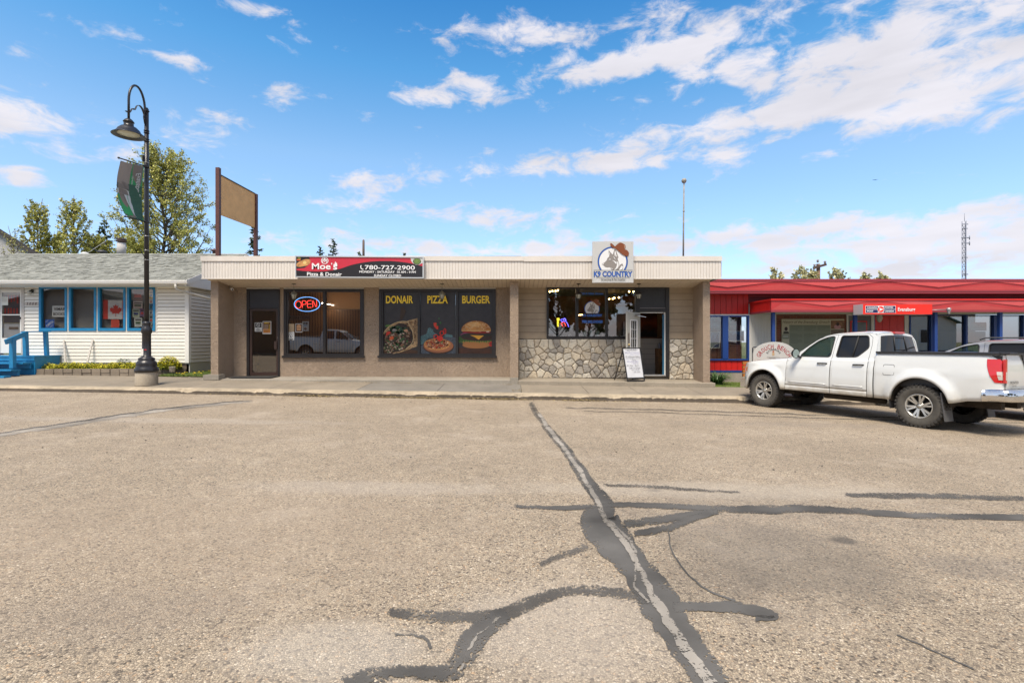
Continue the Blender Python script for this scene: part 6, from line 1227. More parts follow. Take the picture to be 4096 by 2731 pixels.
# history board, bench sign, timber bench, plant
m = MB(); y = PY-.03; A = Art(m, y-.001, 2900, 1250, .50850); m.box(X(3127,y), X(3377,y), y, y+.03, Z(1520,y), Z(1276,y), mat('board_cream',(.45,.42,.30),.6)); BG2 = mat('board_green',(.20,.22,.16),.6)
A.rect(505,97,830,400,BG2); A.text('History of the Evansburg Grouch',452,62,822,92,mat('script_dark',(.08,.06,.05),.6),.0,.35); 
for c_ in range(3):
    for r_ in range(16):
        if r_ in (5,6): continue
        A.line([(512+c_*108,104+r_*9),(512+c_*108+(95 if r_ % 4 != 3 else 60),104+r_*9)],1.6,mat('board_text',(.06,.07,.05),.6),True)
A.rect(833,62,938,128,cmat('photo_a',(140,100,70),var=(8,.7))); A.ell(885,112,28,18,cmat('photo_pink',(190,140,140))); A.ell(886,92,12,13,cmat('photo_dk',(60,40,35))); A.rect(833,134,938,180,cmat('photo_b',(120,105,90),var=(8,.5)))
A.ell(480,128,13,16,cmat('photo_dk',(60,40,35))); A.poly([(456,168),(462,148),(498,148),(505,168)],cmat('photo_c',(75,75,62))); A.rect(450,172,502,208,BG2); A.line([(456,182),(496,182)],2,WHT); A.line([(456,192),(496,192)],2,WHT)
m.build('history_board', None, 'cream history board with three green text columns on the brick wall', 'notice board')
gy = 15.0; m = MB(); A = Art(m, gy-.001, 2700, 1060, .31894); c0 = (1250,1130); GW = mat('bench_sign_white',(.50,.49,.46),.5,var=(3,.08))
pts = [(c0[0]+270*math.cos(R(a)), 1130+168*math.sin(R(a))) for a in range(180,361,8)]+[(1520,1330),(980,1330)]; q = [A.P(a,b_) for a, b_ in pts]; k = len(q)
m.add(q+[(p[0],p[1]+.04,p[2]) for p in q], [tuple(range(k)), tuple(range(k,2*k))[::-1]]+[(i,i+k,(i+1)%k+k,(i+1)%k) for i in range(k)], GW)
A.arc_text('GROUCH BENCH', 1240, 1240, 220, -66, 66, 56, cmat('bench_red',(165,40,50)), .02); A.arc_text('EVANSBURG', 1236, 1150, 92, -64, 64, 24, BLK, .03)
A.ell(1232,1085,12,14,cmat('g_a',(190,120,90))); A.poly([(1216,1100),(1248,1100),(1244,1135),(1220,1135)],cmat('g_b',(200,170,130))); A.line([(1150,1156),(1310,1158)],3,BLK); A.line([(1180,1166),(1290,1168)],3,BLK); A.text('" I MAY BE',1030,1185,1100,1198,cmat('bench_red',(165,40,50)),.02)
m.build('bench_sign', None, 'white arched bench sign with red curved lettering behind the pickup hood', 'sign')
bn = thing('bench', 'orange stained timber bench end beside the arched white sign', 'bench', W(2990,1520,14.9)); OW = mat('orange_wood',(.42,.15,.03),.5,var=(9,.3))
for i in range(4): m = MB(); a = 1446+i*16; m.box(X(2973,14.9), X(3220,14.9), 14.9, 14.98, Z(a+12,14.9), Z(a,14.9), OW); m.build('slat', bn)
for a in (2990,3200): m = MB(); m.box(X(a,14.98), X(a,14.98)+.09, 14.985, 15.08, -.1, Z(1446,14.9), OW); m.build('leg', bn)
m = MB(); m.tube([W(3011,1500,15.3), W(3011,1392,15.3), W(3014,1388,15.3), W(3040,1388,15.3), W(3120,1388,15.3), W(3123,1392,15.3), W(3123,1500,15.3)], .018, mat('dark_rail',(.02,.025,.04),.4), n=8); m.build('handrail', None, 'dark square tube handrail behind the arched white sign', 'handrail')
# ------------------------------------------------------------------ plants
def strap_plant(name, label, c, n, h, spread, col, col2, seed):
    m = MB(); G = mat('leaf_'+str(seed), col, .45, vcol2=col2); rg = random.Random(seed)
    for i in range(n):
        a = rg.random()*6.283; r0 = rg.random()*spread*.3; L_ = h*rg.uniform(.6,1.25); w = rg.uniform(.008,.014); ox, oy = math.cos(a), math.sin(a); p0 = Vector(c)+Vector((ox*r0, oy*r0, 0)); pts = []
        for k in range(6): t = k/5; pts.append(p0+Vector((ox*spread*t**1.5*rg.uniform(.9,1.1), oy*spread*t**1.5, L_*(1.25*t-.75*t*t*t*rg.uniform(.7,1.2)))))
        s_ = Vector((-oy, ox, 0)); vs = []
        for k, p in enumerate(pts): ww = w*(1-(k/5)**2); vs += [p-s_*ww, p+s_*ww+Vector((0,0,.3*ww))]
        m.add(vs, [(2*k,2*k+1,2*k+3,2*k+2) for k in range(5)], G, rnd=rg.random())
    return m.build(name, None, label, 'plant')
strap_plant('lily_plant', 'dark green strap leaved plant at the corner of the red building', (X(2868,15.6), 15.6, .02), 260, .52, .50, (.03,.085,.02), (.10,.19,.05), 21)
def flower_clump(name, label, areas, seed, kind=None, cat='flowers', cols=((.42,.40,.02),(.62,.55,.03)), lcol=((.10,.15,.03),(.2,.26,.05))):
    m = MB(); rg = random.Random(seed); G = mat('stem_'+str(seed), lcol[0], .6, vcol2=lcol[1]); Yy = mat('flower_'+str(seed), cols[0], .6, vcol2=cols[1])
    for (x, y, z, rx, ry, h, n) in areas:
        for i in range(n):
            a = rg.random()*6.283; k = math.sqrt(rg.random()); px, py = x+rx*k*math.cos(a), y+ry*k*math.sin(a); hh = h*math.sqrt(max(0.05,1-k*k))*rg.uniform(.35,1.05); lf = rg.random() < .45
            s_ = rg.uniform(.012,.026) if not lf else rg.uniform(.02,.045); c = Vector((px, py, z+hh*(.95 if not lf else rg.uniform(.1,.9))))
            for q in range(2 if lf else 1):
                u = Vector((rg.uniform(-1,1), rg.uniform(-1,1), rg.uniform(-.5,.5))).normalized()*s_; v = u.cross(Vector((rg.uniform(-.4,.4),rg.uniform(-.4,.4),1))).normalized()*s_*(.5 if lf else .9)
                m.add([c-u, c-v, c+u, c+v], [(0,1,2,3)], G if lf else Yy, rnd=rg.random())
    return tag(m.build(name, None if kind is None else None, label, cat, kind=kind), label, cat) if kind is None else tag(m.build(name, kind=kind), label, cat)
zf = Z(1478,15.3); ars = []; rgf = random.Random(8)
for i in range(26): px = 85+i*19.5; ars.append((X(px,15.45), 15.45+rgf.uniform(-.08,.1), zf-.02, .2, .22, rgf.uniform(.16,.27), 560))
flower_clump('flower_bed', 'yellow green flowering ground cover filling the block planter', ars, 31, kind='stuff')
flower_clump('flower_bush', 'large yellow green flowering bush right of the lamp post', [(X(675,15.6), 15.6, zf, .38, .25, .42, 3600), (X(620,15.6), 15.55, zf, .3, .2, .27, 1500)], 32)
for px, w_, h_, lb in ((495,.28,.36,'dark leafy plant left of the lamp post behind the yellow flowers'),(360,.22,.22,'dark leafy plant in the middle of the yellow flower bed'),(545,.2,.22,'small dark leafy plant close behind the lamp post base')):
    flower_clump('leafy_plant', lb, [(X(px,15.7), 15.7, zf, w_, .18, h_, 900)], px, cat='plant', cols=((.03,.07,.03),(.05,.11,.04)), lcol=((.025,.06,.025),(.05,.11,.04)))

BARK = mat('bark', (.13,.11,.09), .9, var=(9,.3)); 
def leaf_tree(name, label, base, h, w, n, seed, shape='cone', lean=0, c1=(.28,.31,.055), c2=(.55,.51,.14), lsz=.05, group=None, z0=.12, nb=60, cat='tree', spread=1.0, trunk_r=None):
    rg = random.Random(seed); t = thing(name, label, cat, base, group=group); B = Vector((0,0,0)); L1 = mat('leaves_%d' % seed, c1, .55, vcol2=c2); L1.node_tree.nodes['Principled BSDF'].inputs['Subsurface Weight'].default_value = 0
    mt = MB(); ml = MB(); tr = trunk_r or h*.014
    top = Vector((lean, 0, h)); tp = [Vector((lean*k/8+rg.gauss(0,.01*h)*(k > 1), rg.gauss(0,.01*h)*(k > 1), h*k/8)) for k in range(9)]
    mt.tube(tp, [tr*(1-.93*k/8) for k in range(9)], BARK, n=7)
    def at(s): k = min(7, int(s*8)); return tp[k].lerp(tp[k+1], s*8-k)
    def prof(s): q = (s-z0)/(1-z0); return (1-q)**.6*min(1, q*3.5+.45)
    def leafs(p, cnt, sd):
        for _ in range(cnt):
            q = p+Vector((rg.gauss(0,sd), rg.gauss(0,sd), rg.gauss(0,sd*1.1))); s_ = lsz*rg.uniform(.5,1.25)
            u = Vector((rg.gauss(0,1), rg.gauss(0,1), rg.gauss(0,1))).normalized()*s_; v = u.orthogonal().normalized(); v = (v*math.cos(rg.random()*6)+u.normalized().cross(v)*math.sin(rg.random()*6))*s_*.75
            ml.add([q-u, q-v*.9, q+u, q+v*.9], [(0,1,2,3)], L1, rnd=rg.random())
    per = n//(nb*14)+1
    for i in range(nb):
        s = z0+(1-z0)*(i+.5)/nb*.96; a = i*2.399+rg.uniform(-.5,.5); R_ = w*prof(s)*rg.uniform(.75,1.12)*spread; p0 = at(s*.93)
        rise = h*.10*(1-s*.5)+R_*1.15; dx, dy = math.cos(a), math.sin(a); pts = []
        for k in range(7): tt = k/6; pts.append(p0+Vector((dx*R_*tt**.8, dy*R_*tt**.8, rise*tt**1.3))+Vector((rg.gauss(0,.02)*w,rg.gauss(0,.02)*w,0))*(k > 0))
        mt.tube(pts, [tr*.42*(1-s*.5)*(1-.88*k/6) for k in range(7)], BARK, n=4)
        for k in range(2,7):
            sub = 3 if k < 6 else 2
            for _ in range(sub):
                d = Vector((dx+rg.gauss(0,.8), dy+rg.gauss(0,.8), rg.uniform(.5,1.5))).normalized(); ln = w*.20*rg.uniform(.5,1.2); e = pts[k]+d*ln
                mt.tube([pts[k], pts[k].lerp(e,.5)+Vector((0,0,-.02)), e], [tr*.1, tr*.07, tr*.03], BARK, n=3)
                for q in (.35,.6,.8,1.0): leafs(pts[k].lerp(e, q), max(1,int(per*(.5+q*.8))), w*.022+.015)
    for k in range(8): leafs(at(.80+.2*k/8), per*2, w*.02+.02)
    mt.build('trunk', t, local=True); ml.build('crown', t, local=True); return t
def conifer(name, label, base, h, w, seed, lean=0, col=((.02,.045,.02),(.05,.085,.035))):
    rg = random.Random(seed); t = thing(name, label, 'tree', base); mt = MB(); ml = MB(); L1 = mat('needles', col[0], .7, vcol2=col[1]); mt.tube([(0,0,0),(lean,0,h)], [h*.012,.01], BARK, n=6); n = int(h*9)
    for i in range(n):
        s = .1+.9*(i+.5)/n; z = h*s; R_ = w*(1-s)**.75*rg.uniform(.55,1.15)+.14; a = rg.random()*6.283; dx, dy = math.cos(a), math.sin(a); x0 = lean*s
        pts = [Vector((x0+dx*R_*k, dy*R_*k, z-.22*R_*k+.30*R_*k*k)) for k in (0,.33,.66,1)]; mt.tube(pts, [.02,.014,.01,.004], BARK, n=3)
        for k in range(max(6,int(R_*52))):
            tt = rg.uniform(.12,1.03); p = Vector((x0+dx*R_*tt, dy*R_*tt, z-.22*R_*tt+.30*R_*tt*tt)); q = p+Vector((rg.gauss(0,.12)*R_*.5-dy*rg.gauss(0,.09), rg.gauss(0,.12)*R_*.5+dx*rg.gauss(0,.09), rg.uniform(-.10,.02))); u = (q-p); u = u.normalized()*rg.uniform(.10,.2) if u.length > .001 else Vector((.06,0,0)); v = u.orthogonal().normalized()*.05
            ml.add([p-v, p+u-v*.4, p+u+v*.4, p+v], [(0,1,2,3)], L1, rnd=rg.random())
    mt.build('trunk', t, local=True); ml.build('crown', t, local=True); return t
def tb(px, y, gz=-.6): return (X(px,y), y, gz)
def ht(py, y, gz=-.6): return Z(py,y)-gz
leaf_tree('poplar_tree', 'tall broad poplar in fresh leaf behind the street lamp', tb(640,30), ht(590,30), 2.8, 10500, 101, lsz=.055, nb=84, z0=.18, spread=1.05)
leaf_tree('poplar_tree', 'leftmost young poplar above the bookshop roof', tb(145,27), ht(792,27), 1.15, 2700, 102, lsz=.05, nb=42, z0=.25, lean=.1)
leaf_tree('poplar_tree', 'young poplar between the leftmost poplar and the dark spruce', tb(292,27), ht(780,27), 1.2, 3000, 103, lsz=.05, nb=44, z0=.25)
leaf_tree('leafy_shrub', 'low yellow green shrub between the two young poplars', tb(218,28), ht(925,28), 1.1, 3400, 104, lsz=.05, nb=30, z0=.3, cat='shrub')
leaf_tree('leafy_shrub', 'low yellow green shrub to the left of the chimney', tb(385,28), ht(935,28), 1.35, 4400, 105, lsz=.05, nb=34, z0=.3, cat='shrub')
leaf_tree('leafy_shrub', 'low yellow green shrub at the foot of the tall poplar', tb(560,28), ht(955,28), 1.6, 4800, 106, lsz=.05, nb=34, z0=.35, cat='shrub')
leaf_tree('bare_sapling', 'nearly bare sapling before the grey gable at far left', tb(52,22), ht(905,22), .9, 140, 107, lsz=.035, nb=22, z0=.3, cat='tree', c1=(.3,.3,.08), c2=(.4,.38,.1))
conifer('spruce_tree', 'dark spruce between the young poplars and the tall poplar', tb(418,31), ht(880,31), 1.6, 201)
conifer('spruce_tree', 'spruce partly hidden by the right brown sign post', tb(1028,34), ht(905,34), 1.25, 202, lean=-.2)
conifer('spruce_tree', 'smaller of the two spruce tips above the red restaurant sign', tb(1279,40), ht(984,40), 1.2, 203); conifer('spruce_tree', 'taller of the two spruce tips above the red restaurant sign', tb(1333,40), ht(955,40), 1.5, 204)
conifer('spruce_tree', 'tiny spruce tip just left of the wooden roof post', tb(1438,42), ht(1004,42), .9, 205); conifer('spruce_tree', 'tiny dark spruce tip right of the wooden roof post', tb(1622,44), ht(1012,44), .8, 206)
for i, (px, py, w_, lb) in enumerate(((3105,1074,1.1,'sparse tree top above the red roof, first from the left'),(3210,1065,1.2,'sparse tree top left of the utility pole'),(3252,1068,.8,'sparse tree top touching the utility pole'),(3350,1070,1.2,'sparse tree top just right of the utility pole'),(3468,1086,.9,'small sparse tree top, second right of the utility pole'),(3530,1086,.9,'last small sparse tree top to the right above the red roof'))):
    leaf_tree('sparse_tree', lb, tb(px,36), ht(py,36), w_, 420, 300+i, lsz=.10, nb=26, z0=.3, c1=(.38,.38,.18), c2=(.55,.5,.28))

# ------------------------------------------------------------------ street lamp with banner
LM = mat('lamp_black', (.022,.021,.024), .32, .1, bump=(90,.001)); LX, LY = -9.72, 13.3; lz = Z(1542,LY)
lt = thing('street_lamp', 'black ornamental street lamp on a round concrete base beside the kerb', 'street lamp', (LX,LY,lz))
m = MB(); m.lathe([(.255,0),(.258,.02),(.252,.36),(.24,.385),(0,.386)], (LX,LY,lz), concrete('lamp_base_concrete',(.36,.31,.24),14,.35), n=40); m.build('concrete_base', lt)
def zy(py): return Z(py,LY)
pr = [(.27,1486),(.275,1480),(.262,1470),(.225,1464),(.235,1458),(.23,1450),(.195,1443),(.175,1441),(.19,1436),(.185,1432),(.135,1428),(.105,1425),(.10,1310),(.115,1307),(.125,1301),(.105,1296),(.125,1288),(.13,1282),(.11,1276),(.095,1292),(.095,1290),(.10,1292)]
pr = [(.27,1487),(.275,1480),(.262,1471),(.225,1464),(.236,1458),(.23,1450),(.195,1443),(.178,1441),(.19,1436),(.186,1432),(.135,1428),(.104,1424),(.10,1335),(.118,1331),(.128,1322),(.122,1314),(.095,1308),(.085,1300),(.092,1297),(.095,1291),(.088,1289),(.062,1287),(.058,1285)]
m = MB(); m.lathe([(r_, zy(p_)-lz) for r_, p_ in pr], (LX,LY,lz), LM, n=28); m.build('post_base', lt)
m = MB(); m.tube([(LX,LY,zy(1287)), (LX,LY,zy(437))], [.058,.050], LM, n=16)
for p_ in (445,524,532,558,566): m.lathe([(.058,-.012),(.066,-.008),(.066,.008),(.058,.012)], (LX,LY,zy(p_)), LM, n=16)
m.lathe([(.035,0),(.035,.05),(0,.055)], (LX-.0,LY,zy(440)), LM, n=12); m.box(LX-.085, LX-.05, LY-.05, LY+.03, zy(648), zy(624), LM); m.build('pole', lt)
m = MB()
for p_ in (652,945,1002,1040): m.lathe([(.0585,-.006),(.061,-.005),(.061,.005),(.0585,.006)], (LX,LY,zy(p_)), mat('steel_band',(.5,.5,.5),.35,.8), n=16)
m.build('steel_bands', lt)
hY = 12.68; ax = LX
m = MB(); cy_ = (LY-.06+hY)/2; rr_ = (LY-.06-hY)/2; zb0 = zy(450)
arc = [(ax,LY-.06,zb0-.05)]+[(ax, cy_+rr_*math.cos(R(a)), zb0+.02+ .50*math.sin(R(a))) for a in range(0,181,12)]+[(ax,hY,Z(476,hY))]
m.tube(arc, .028, LM, n=8); 
sw = smooth_line([(LY-.07,zy(480)),(LY-.10,zy(462)),(LY-.17,zy(447)),(LY-.27,zy(442)),(LY-.36,zy(452)),(LY-.42,zy(470)),(LY-.50,zy(470)),(LY-.60,Z(452,12.7)),(LY-.72,Z(446,12.6))],4)
vs = []
for y_, z_ in sw: vs += [(ax-.025,y_,z_),(ax+.025,y_,z_),(ax+.025,y_+.006,z_+.012),(ax-.025,y_+.006,z_+.012)]
m.add(vs, [(4*i+a,4*i+b_,4*i+4+b_,4*i+4+a) for i in range(len(sw)-1) for a, b_ in ((0,1),(1,2),(2,3),(3,0))], LM)
m.tube([(ax,LY-.06,zy(450)),(ax,LY-.10,zy(475)),(ax,LY-.06,zy(500))], .02, LM, n=6); m.build('arm', lt)
hp_ = Vector((ax,hY,Z(506,hY))); hz_ = Z(476,hY)-hp_.z
m = MB(); zr_ = Z(548,hY)-hp_.z
m.lathe([(.03,hz_+.01),(.05,hz_),(.085,hz_-.03),(.118,hz_-.075),(.122,hz_-.085),(.105,hz_-.09),(.105,.01),(.125,0),(.13,-.012),(.17,-.025),(.235,-.09),(.27,-.165),(.29,-.17),(.295,-.185),(.31,-.19),(.36,-.225),(.365,-.235),(.35,-.237),(.27,-.205),(.26,-.20),(.235,-.19)], hp_, LM, n=40); m.build('lamp_hood', lt)
m = MB(); m.lathe([(.24,-.192),(.238,-.20),(.12,-.222),(0,-.23)], hp_, mat('lamp_lens',(.55,.56,.45),.25,bump=(60,.003)), n=32); m.build('lamp_lens', lt)
m = MB(); m.tube([W(560,995,13.0)+Vector((0,0,0)), Vector((LX,LY,zy(1042)))], .012, LM, n=6); m.build('strut', lt)
m = MB(); y = LY-.09; m.box(LX-.06, LX-.0, LY-.12, LY-.112, zy(1422), zy(1395), WHT); A = Art(m, LY-.1205, 0, 0, 1); A.rect(576,1397,586,1400,RED); m.build('sticker', lt)
# banner between two arms, facing along the street
tyt, tyb = 12.36, 12.56
for (y_, p_, zz1, py1) in ((tyt, 668, Z(632,tyt), 0), (tyb, 889, Z(866,tyb), 0)):
    m = MB(); m.tube([(LX,LY-.04,zy(p_)), (LX,y_,zz1)], .016, LM, n=8); m.lathe([(0,-.03),(.028,-.01),(.03,.01),(0,.03)], (LX,y_,zz1), LM, n=10); m.lathe([(.062,-.03),(.068,-.025),(.068,.025),(.062,.03)], (LX,LY,zy(p_)), LM, n=16); m.build('banner_arm', lt)
BT = [(LX,LY-.10,zy(672)), (LX,tyt+.04,Z(638,tyt)-.015)]; BBt = [(LX,LY-.10,zy(889)), (LX,tyb+.04,Z(862,tyb)+.012)]
def bnf(s, t, d=0):                                            # s: 0 at the pole .. 1 outer edge, t: 0 top .. 1 bottom
    a = Vector(BT[0]).lerp(Vector(BT[1]), s); b_ = Vector(BBt[0]).lerp(Vector(BBt[1]), s); p = a.lerp(b_, t); bow = math.sin(math.pi*t)
    return Vector((p.x-.10*bow*(.3+s)+.02*math.sin(7*s+4*t)+d, p.y-.05*bow*s+.10*bow*(1-s)*-.6, p.z))
m = MB(); GRN = cmat('banner_green',(45,145,85),1); GRND = cmat('banner_dark_green',(45,90,68),1); BGR = cmat('banner_grey',(240,246,244),1); BWH = cmat('banner_white2',(215,220,218))
m.grid(lambda u, v: bnf(u, v, .0), 12, 30, BGR)
def bpoly(pts, M, d):
    q = [Vector((a,b_,0)) for a, b_ in pts]; m.add([bnf(a,b_,d) for a, b_ in pts], [tuple(t) for t in tessellate_polygon([q])], M); m.add([bnf(a,b_,-d) for a, b_ in pts], [tuple(t) for t in tessellate_polygon([q])], M)
def col(a0, a1, t0, t1, n=12): return [(a0(t0+(t1-t0)*i/n) if callable(a0) else a0, t0+(t1-t0)*i/n) for i in range(n+1)]+[(a1(t1-(t1-t0)*i/n) if callable(a1) else a1, t1-(t1-t0)*i/n) for i in range(n+1)]
bpoly(col(.0,.46,0,.62), GRN, .004); bpoly(col(.0,.50,.38,1), GRND, .006); bpoly(col(.46,.99,.40,.56), cmat('banner_hill',(80,100,100)), .005); bpoly([(.99,.40),(.8,.38),(.6,.47),(.46,.50),(.46,.42),(.7,.36)], BGR, .006)
bpoly(col(.62,1,.60,.97), GRN, .007); bpoly([(.42,.52),(.72,.50),(1,.50),(1,.585),(.78,.60),(.72,.72),(.66,.82),(.60,.92),(.50,.97),(.38,.99),(.30,.97),(.50,.84),(.44,.72),(.40,.60)], BWH, .009); bpoly([(.46,.60),(.43,.62),(.34,.79),(.30,.81),(.34,.83),(.40,.80)], BWH, .010); bpoly(col(0,.9,.955,1), GRN, .011)
def btext(s_, s0, s1, t0, t1, M, d):
    g = text_geo(s_, .012, .35)
    m.add([bnf(s0+(s1-s0)*b_, t0+(t1-t0)*a, d) for a, b_ in g[0]], g[1], M)
btext('Evansburg', .06, .30, .14, .60, BWH, .012); btext('Yellowhead County', .34, .42, .22, .50, BWH, .012)
for M_ in m.mats:                                              # thin cloth lets light through
    N, L, b = nodes_of(M_); tr_ = N.new('ShaderNodeBsdfTranslucent'); c_ = b.inputs['Base Color'].default_value; tr_.inputs[0].default_value = tuple(min(1,v*1.15) for v in c_[:3])+(1,); mx = N.new('ShaderNodeMixShader'); mx.inputs[0].default_value = .2; out = [n for n in N if n.type == 'OUTPUT_MATERIAL'][0]; L.new(b.outputs[0], mx.inputs[1]); L.new(tr_.outputs[0], mx.inputs[2]); L.new(mx.outputs[0], out.inputs[0])
bnr = m.build('banner', None, 'green and grey town banner bowing out from the lamp post', 'banner')
# brown posts and signboard on the roof
sgn = thing('roof_sign', 'blank tan signboard between two brown steel posts on the roof', 'sign', (-9.3,16.2,Z(1113,FY)+.5)); y1_, y2_ = 16.0, 18.1; RB = mat('brown_steel',(.10,.035,.028),.55,var=(8,.25)); zr0 = zt-.1
for y_, px, py, w_ in ((y1_,873,672,.115),(y2_,1023,777,.11)): m = MB(); m.box(X(px,y_)-w_/2, X(px,y_)+w_/2, y_-w_/2, y_+w_/2, zr0-.3, Z(py,y_), RB); m.build('post', sgn)
xa, xb = X(873,y1_)+.02, X(1023,y2_)+.0; m = MB(); q = [(xa,y1_+.06,Z(856,y1_)),(xb,y2_-.06,Z(912,y2_)),(xb,y2_-.06,Z(778,y2_)),(xa,y1_+.06,Z(698,y1_))]; m.add(q+[(a-.05,b_,c) for a,b_,c in q], [(0,1,2,3),(7,6,5,4),(0,4,5,1),(1,5,6,2),(2,6,7,3),(3,7,4,0)], mat('tan_board',(.80,.45,.18),.7,var=(3,.15))); m.build('board', sgn)
m = MB(); m.bar(Vector(q[3])+Vector((-.02,0,.01)), Vector(q[2])+Vector((-.02,0,.01)), .08, .03, BLK); m.build('top_edge', sgn)
# mast with a ball, wooden post, utility pole, lattice mast
mp_ = thing('roof_mast', 'thin weathered roof mast topped by a ball', 'mast', W(2733,1035,17)); RM = mat('mast_grey',(.30,.28,.24),.6,var=(7,.4)); m = MB(); m.tube([W(2733,1060,17), W(2734,900,17), W(2736,735,17)], [.030,.027,.022], RM, n=8); m.lathe([(.034,-.02),(.034,.02)], W(2735,845,17), RM, n=8); m.build('pole', mp_); m = MB(); m.lathe([(0,-.085),(.05,-.07),(.082,-.02),(.085,.02),(.06,.07),(0,.085)], W(2736,724,17), RM, n=14); m.build('ball', mp_)
m = MB(); m.tube([W(1454,1060,24), W(1454,962,24), W(1454,958,24)], [.06,.055,.02], mat('old_wood',(.16,.12,.10),.9), n=8); m.build('wooden_post', None, 'weathered wooden post top above the red restaurant sign', 'post')
up = thing('utility_pole', 'brown utility pole with a tilted crossarm beyond the red roof', 'utility pole', W(3273,1400,45)); m = MB(); m.tube([W(3273,1500,45), W(3273,1056,45)], .16, mat('pole_brown',(.22,.13,.08),.9), n=8); m.build('pole', up); m = MB(); m.bar(W(3254,1072,44.8), W(3304,1058,44.8), .2, .2, mat('arm_brown',(.08,.05,.04),.9)); m.build('crossarm', up)
for a, b_ in ((3258,1068),(3271,1050),(3300,1055)): m = MB(); m.lathe([(.05,0),(.11,.05),(.06,.12),(.12,.17),(.06,.25),(0,.27)], W(a,b_,44.8), mat('insulator',(.25,.22,.2),.4), n=8); m.build('insulator', up)
yt = 150; tw = thing('radio_mast', 'distant grey lattice radio mast with antennas', 'mast', W(3858,1400,yt)); TW = mat('mast_steel',(.17,.19,.25),.6); m = MB(); c = W(3858,1400,yt); h1 = W(3858,885,yt).z; legs = [Vector((c.x+.55*math.cos(a), yt+.55*math.sin(a), 0)) for a in (.5,2.6,4.7)]; z = 0
for l in legs: m.tube([l, l+Vector((0,0,h1))], .12, TW, n=4)
k = 0
while z < h1-1.5:
    for i in range(3): m.tube([legs[i]+Vector((0,0,z)), legs[(i+1)%3]+Vector((0,0,z+1.4))], .06, TW, n=3); m.tube([legs[i]+Vector((0,0,z)), legs[(i+1)%3]+Vector((0,0,z))], .06, TW, n=3)
    z += 1.4; k += 1
m.tube([(c.x,yt,h1),(c.x,yt,h1+2.4)], .07, TW, n=4); m.build('lattice', tw)
for py, w_ in ((897,1.3),(914,1.1),(951,1.5),(973,1.5),(1030,1.1),(1097,1.3)):
    m = MB(); p = W(3858,py,yt); m.tube([p-Vector((w_*.6,0,0)), p+Vector((w_*.8,0,0))], .13, TW, n=5); 
    if py in (951,973): m.tube([p+Vector((.5,0,0)), p+Vector((1.6,0,0))], .16, TW, n=5); m.tube([p+Vector((1.5,0,-.6)), p+Vector((1.5,0,.6))], .13, TW, n=5)
    m.build('antenna', tw)
m = MB(); p = W(3498,720,70); m.add([p+Vector((-.32,0,0)), p+Vector((.1,0,.05)), p+Vector((.6,.1,.10)), p+Vector((.1,0,-.05)), p+Vector((0,.3,.05))], [(0,1,3),(1,2,3),(0,1,4)], mat('bird_blue',(.02,.09,.2),.6)); m.build('bird', None, 'tiny dark blue bird high in the sky', 'bird')
# ------------------------------------------------------------------ vehicles (x rearward from the front axle, y to the right side, z up)
PAINT = mat('white_paint', (.66,.675,.66), .28, coat=1, var=(1.2,.03)); 
def dirty(M, zd):
    N, L, b = nodes_of(M); tc = N.new('ShaderNodeTexCoord'); sp = N.new('ShaderNodeSeparateXYZ'); L.new(tc.outputs['Object'], sp.inputs[0])
    n = N.new('ShaderNodeTexNoise'); n.inputs['Scale'].default_value = 6; n.inputs['Detail'].default_value = 6; L.new(tc.outputs['Object'], n.inputs['Vector'])
    a = N.new('ShaderNodeMath'); a.operation = 'MULTIPLY_ADD'; L.new(n.outputs[0], a.inputs[0]); a.inputs[1].default_value = .35; L.new(sp.outputs[2], a.inputs[2])
    mr = N.new('ShaderNodeMapRange'); mr.interpolation_type = 'SMOOTHSTEP'; L.new(a.outputs[0], mr.inputs[0]); mr.inputs[1].default_value = zd; mr.inputs[2].default_value = zd+.38; mr.inputs[3].default_value = .85; mr.inputs[4].default_value = 0
    m_ = N.new('ShaderNodeMix'); m_.data_type = 'RGBA'; L.new(mr.outputs[0], m_.inputs[0]); src = b.inputs['Base Color'].links[0].from_socket; L.new(src, m_.inputs[6]); m_.inputs[7].default_value = (.36,.30,.20,1); L.new(m_.outputs[2], b.inputs['Base Color'])
dirty(PAINT, .52)
TYRE = mat('tyre', (.045,.041,.036), .85, var=(14,.35)); TYRES = mat('tyre_wall', (.085,.078,.066), .85, var=(10,.3)); RIM = mat('alloy', (.55,.54,.50), .35, .7, var=(9,.2)); RIMD = mat('rim_dark', (.03,.028,.025), .6)
PLB = mat('black_plastic', (.022,.022,.024), .5, var=(8,.2)); PLG = mat('grey_plastic', (.08,.08,.082), .5); CHR = mat('bumper_chrome', (.72,.72,.72), .12, 1); UND = mat('underbody', (.055,.042,.03), .9, var=(8,.4))
TINT = mat('tinted_glass', (.012,.013,.015), .04, spec=.35); VG = glass('vehicle_glass', .02, (.74,.84,.80)); RLAMP = mat('red_lens', (.55,.012,.012), .12, coat=1); CLENS = mat('clear_lens', (.55,.5,.45), .12, coat=1); OLAMP = mat('orange_lens', (.6,.14,.03), .15, coat=1); SEAM = mat('seam', (.03,.03,.03), .8); SEAT = mat('seat', (.10,.10,.10), .8)
def fillet(pts, r, n=5):
    out = []; K = len(pts)
    for i in range(K):
        p = Vector(pts[i]); a = Vector(pts[i-1])-p; b = Vector(pts[(i+1)%K])-p; rr = min(r, a.length*.45, b.length*.45); p0 = p+a.normalized()*rr; p1 = p+b.normalized()*rr
        for k in range(n+1): t = k/n; out.append(tuple(p0*(1-t)**2+p*2*t*(1-t)+p1*t*t))
    return out
def interp(tab, x):
    if x <= tab[0][0]: return tab[0][1]
    for (a, b), (c, d) in zip(tab, tab[1:]):
        if x <= c: return b+(d-b)*(x-a)/(c-a)
    return tab[-1][1]
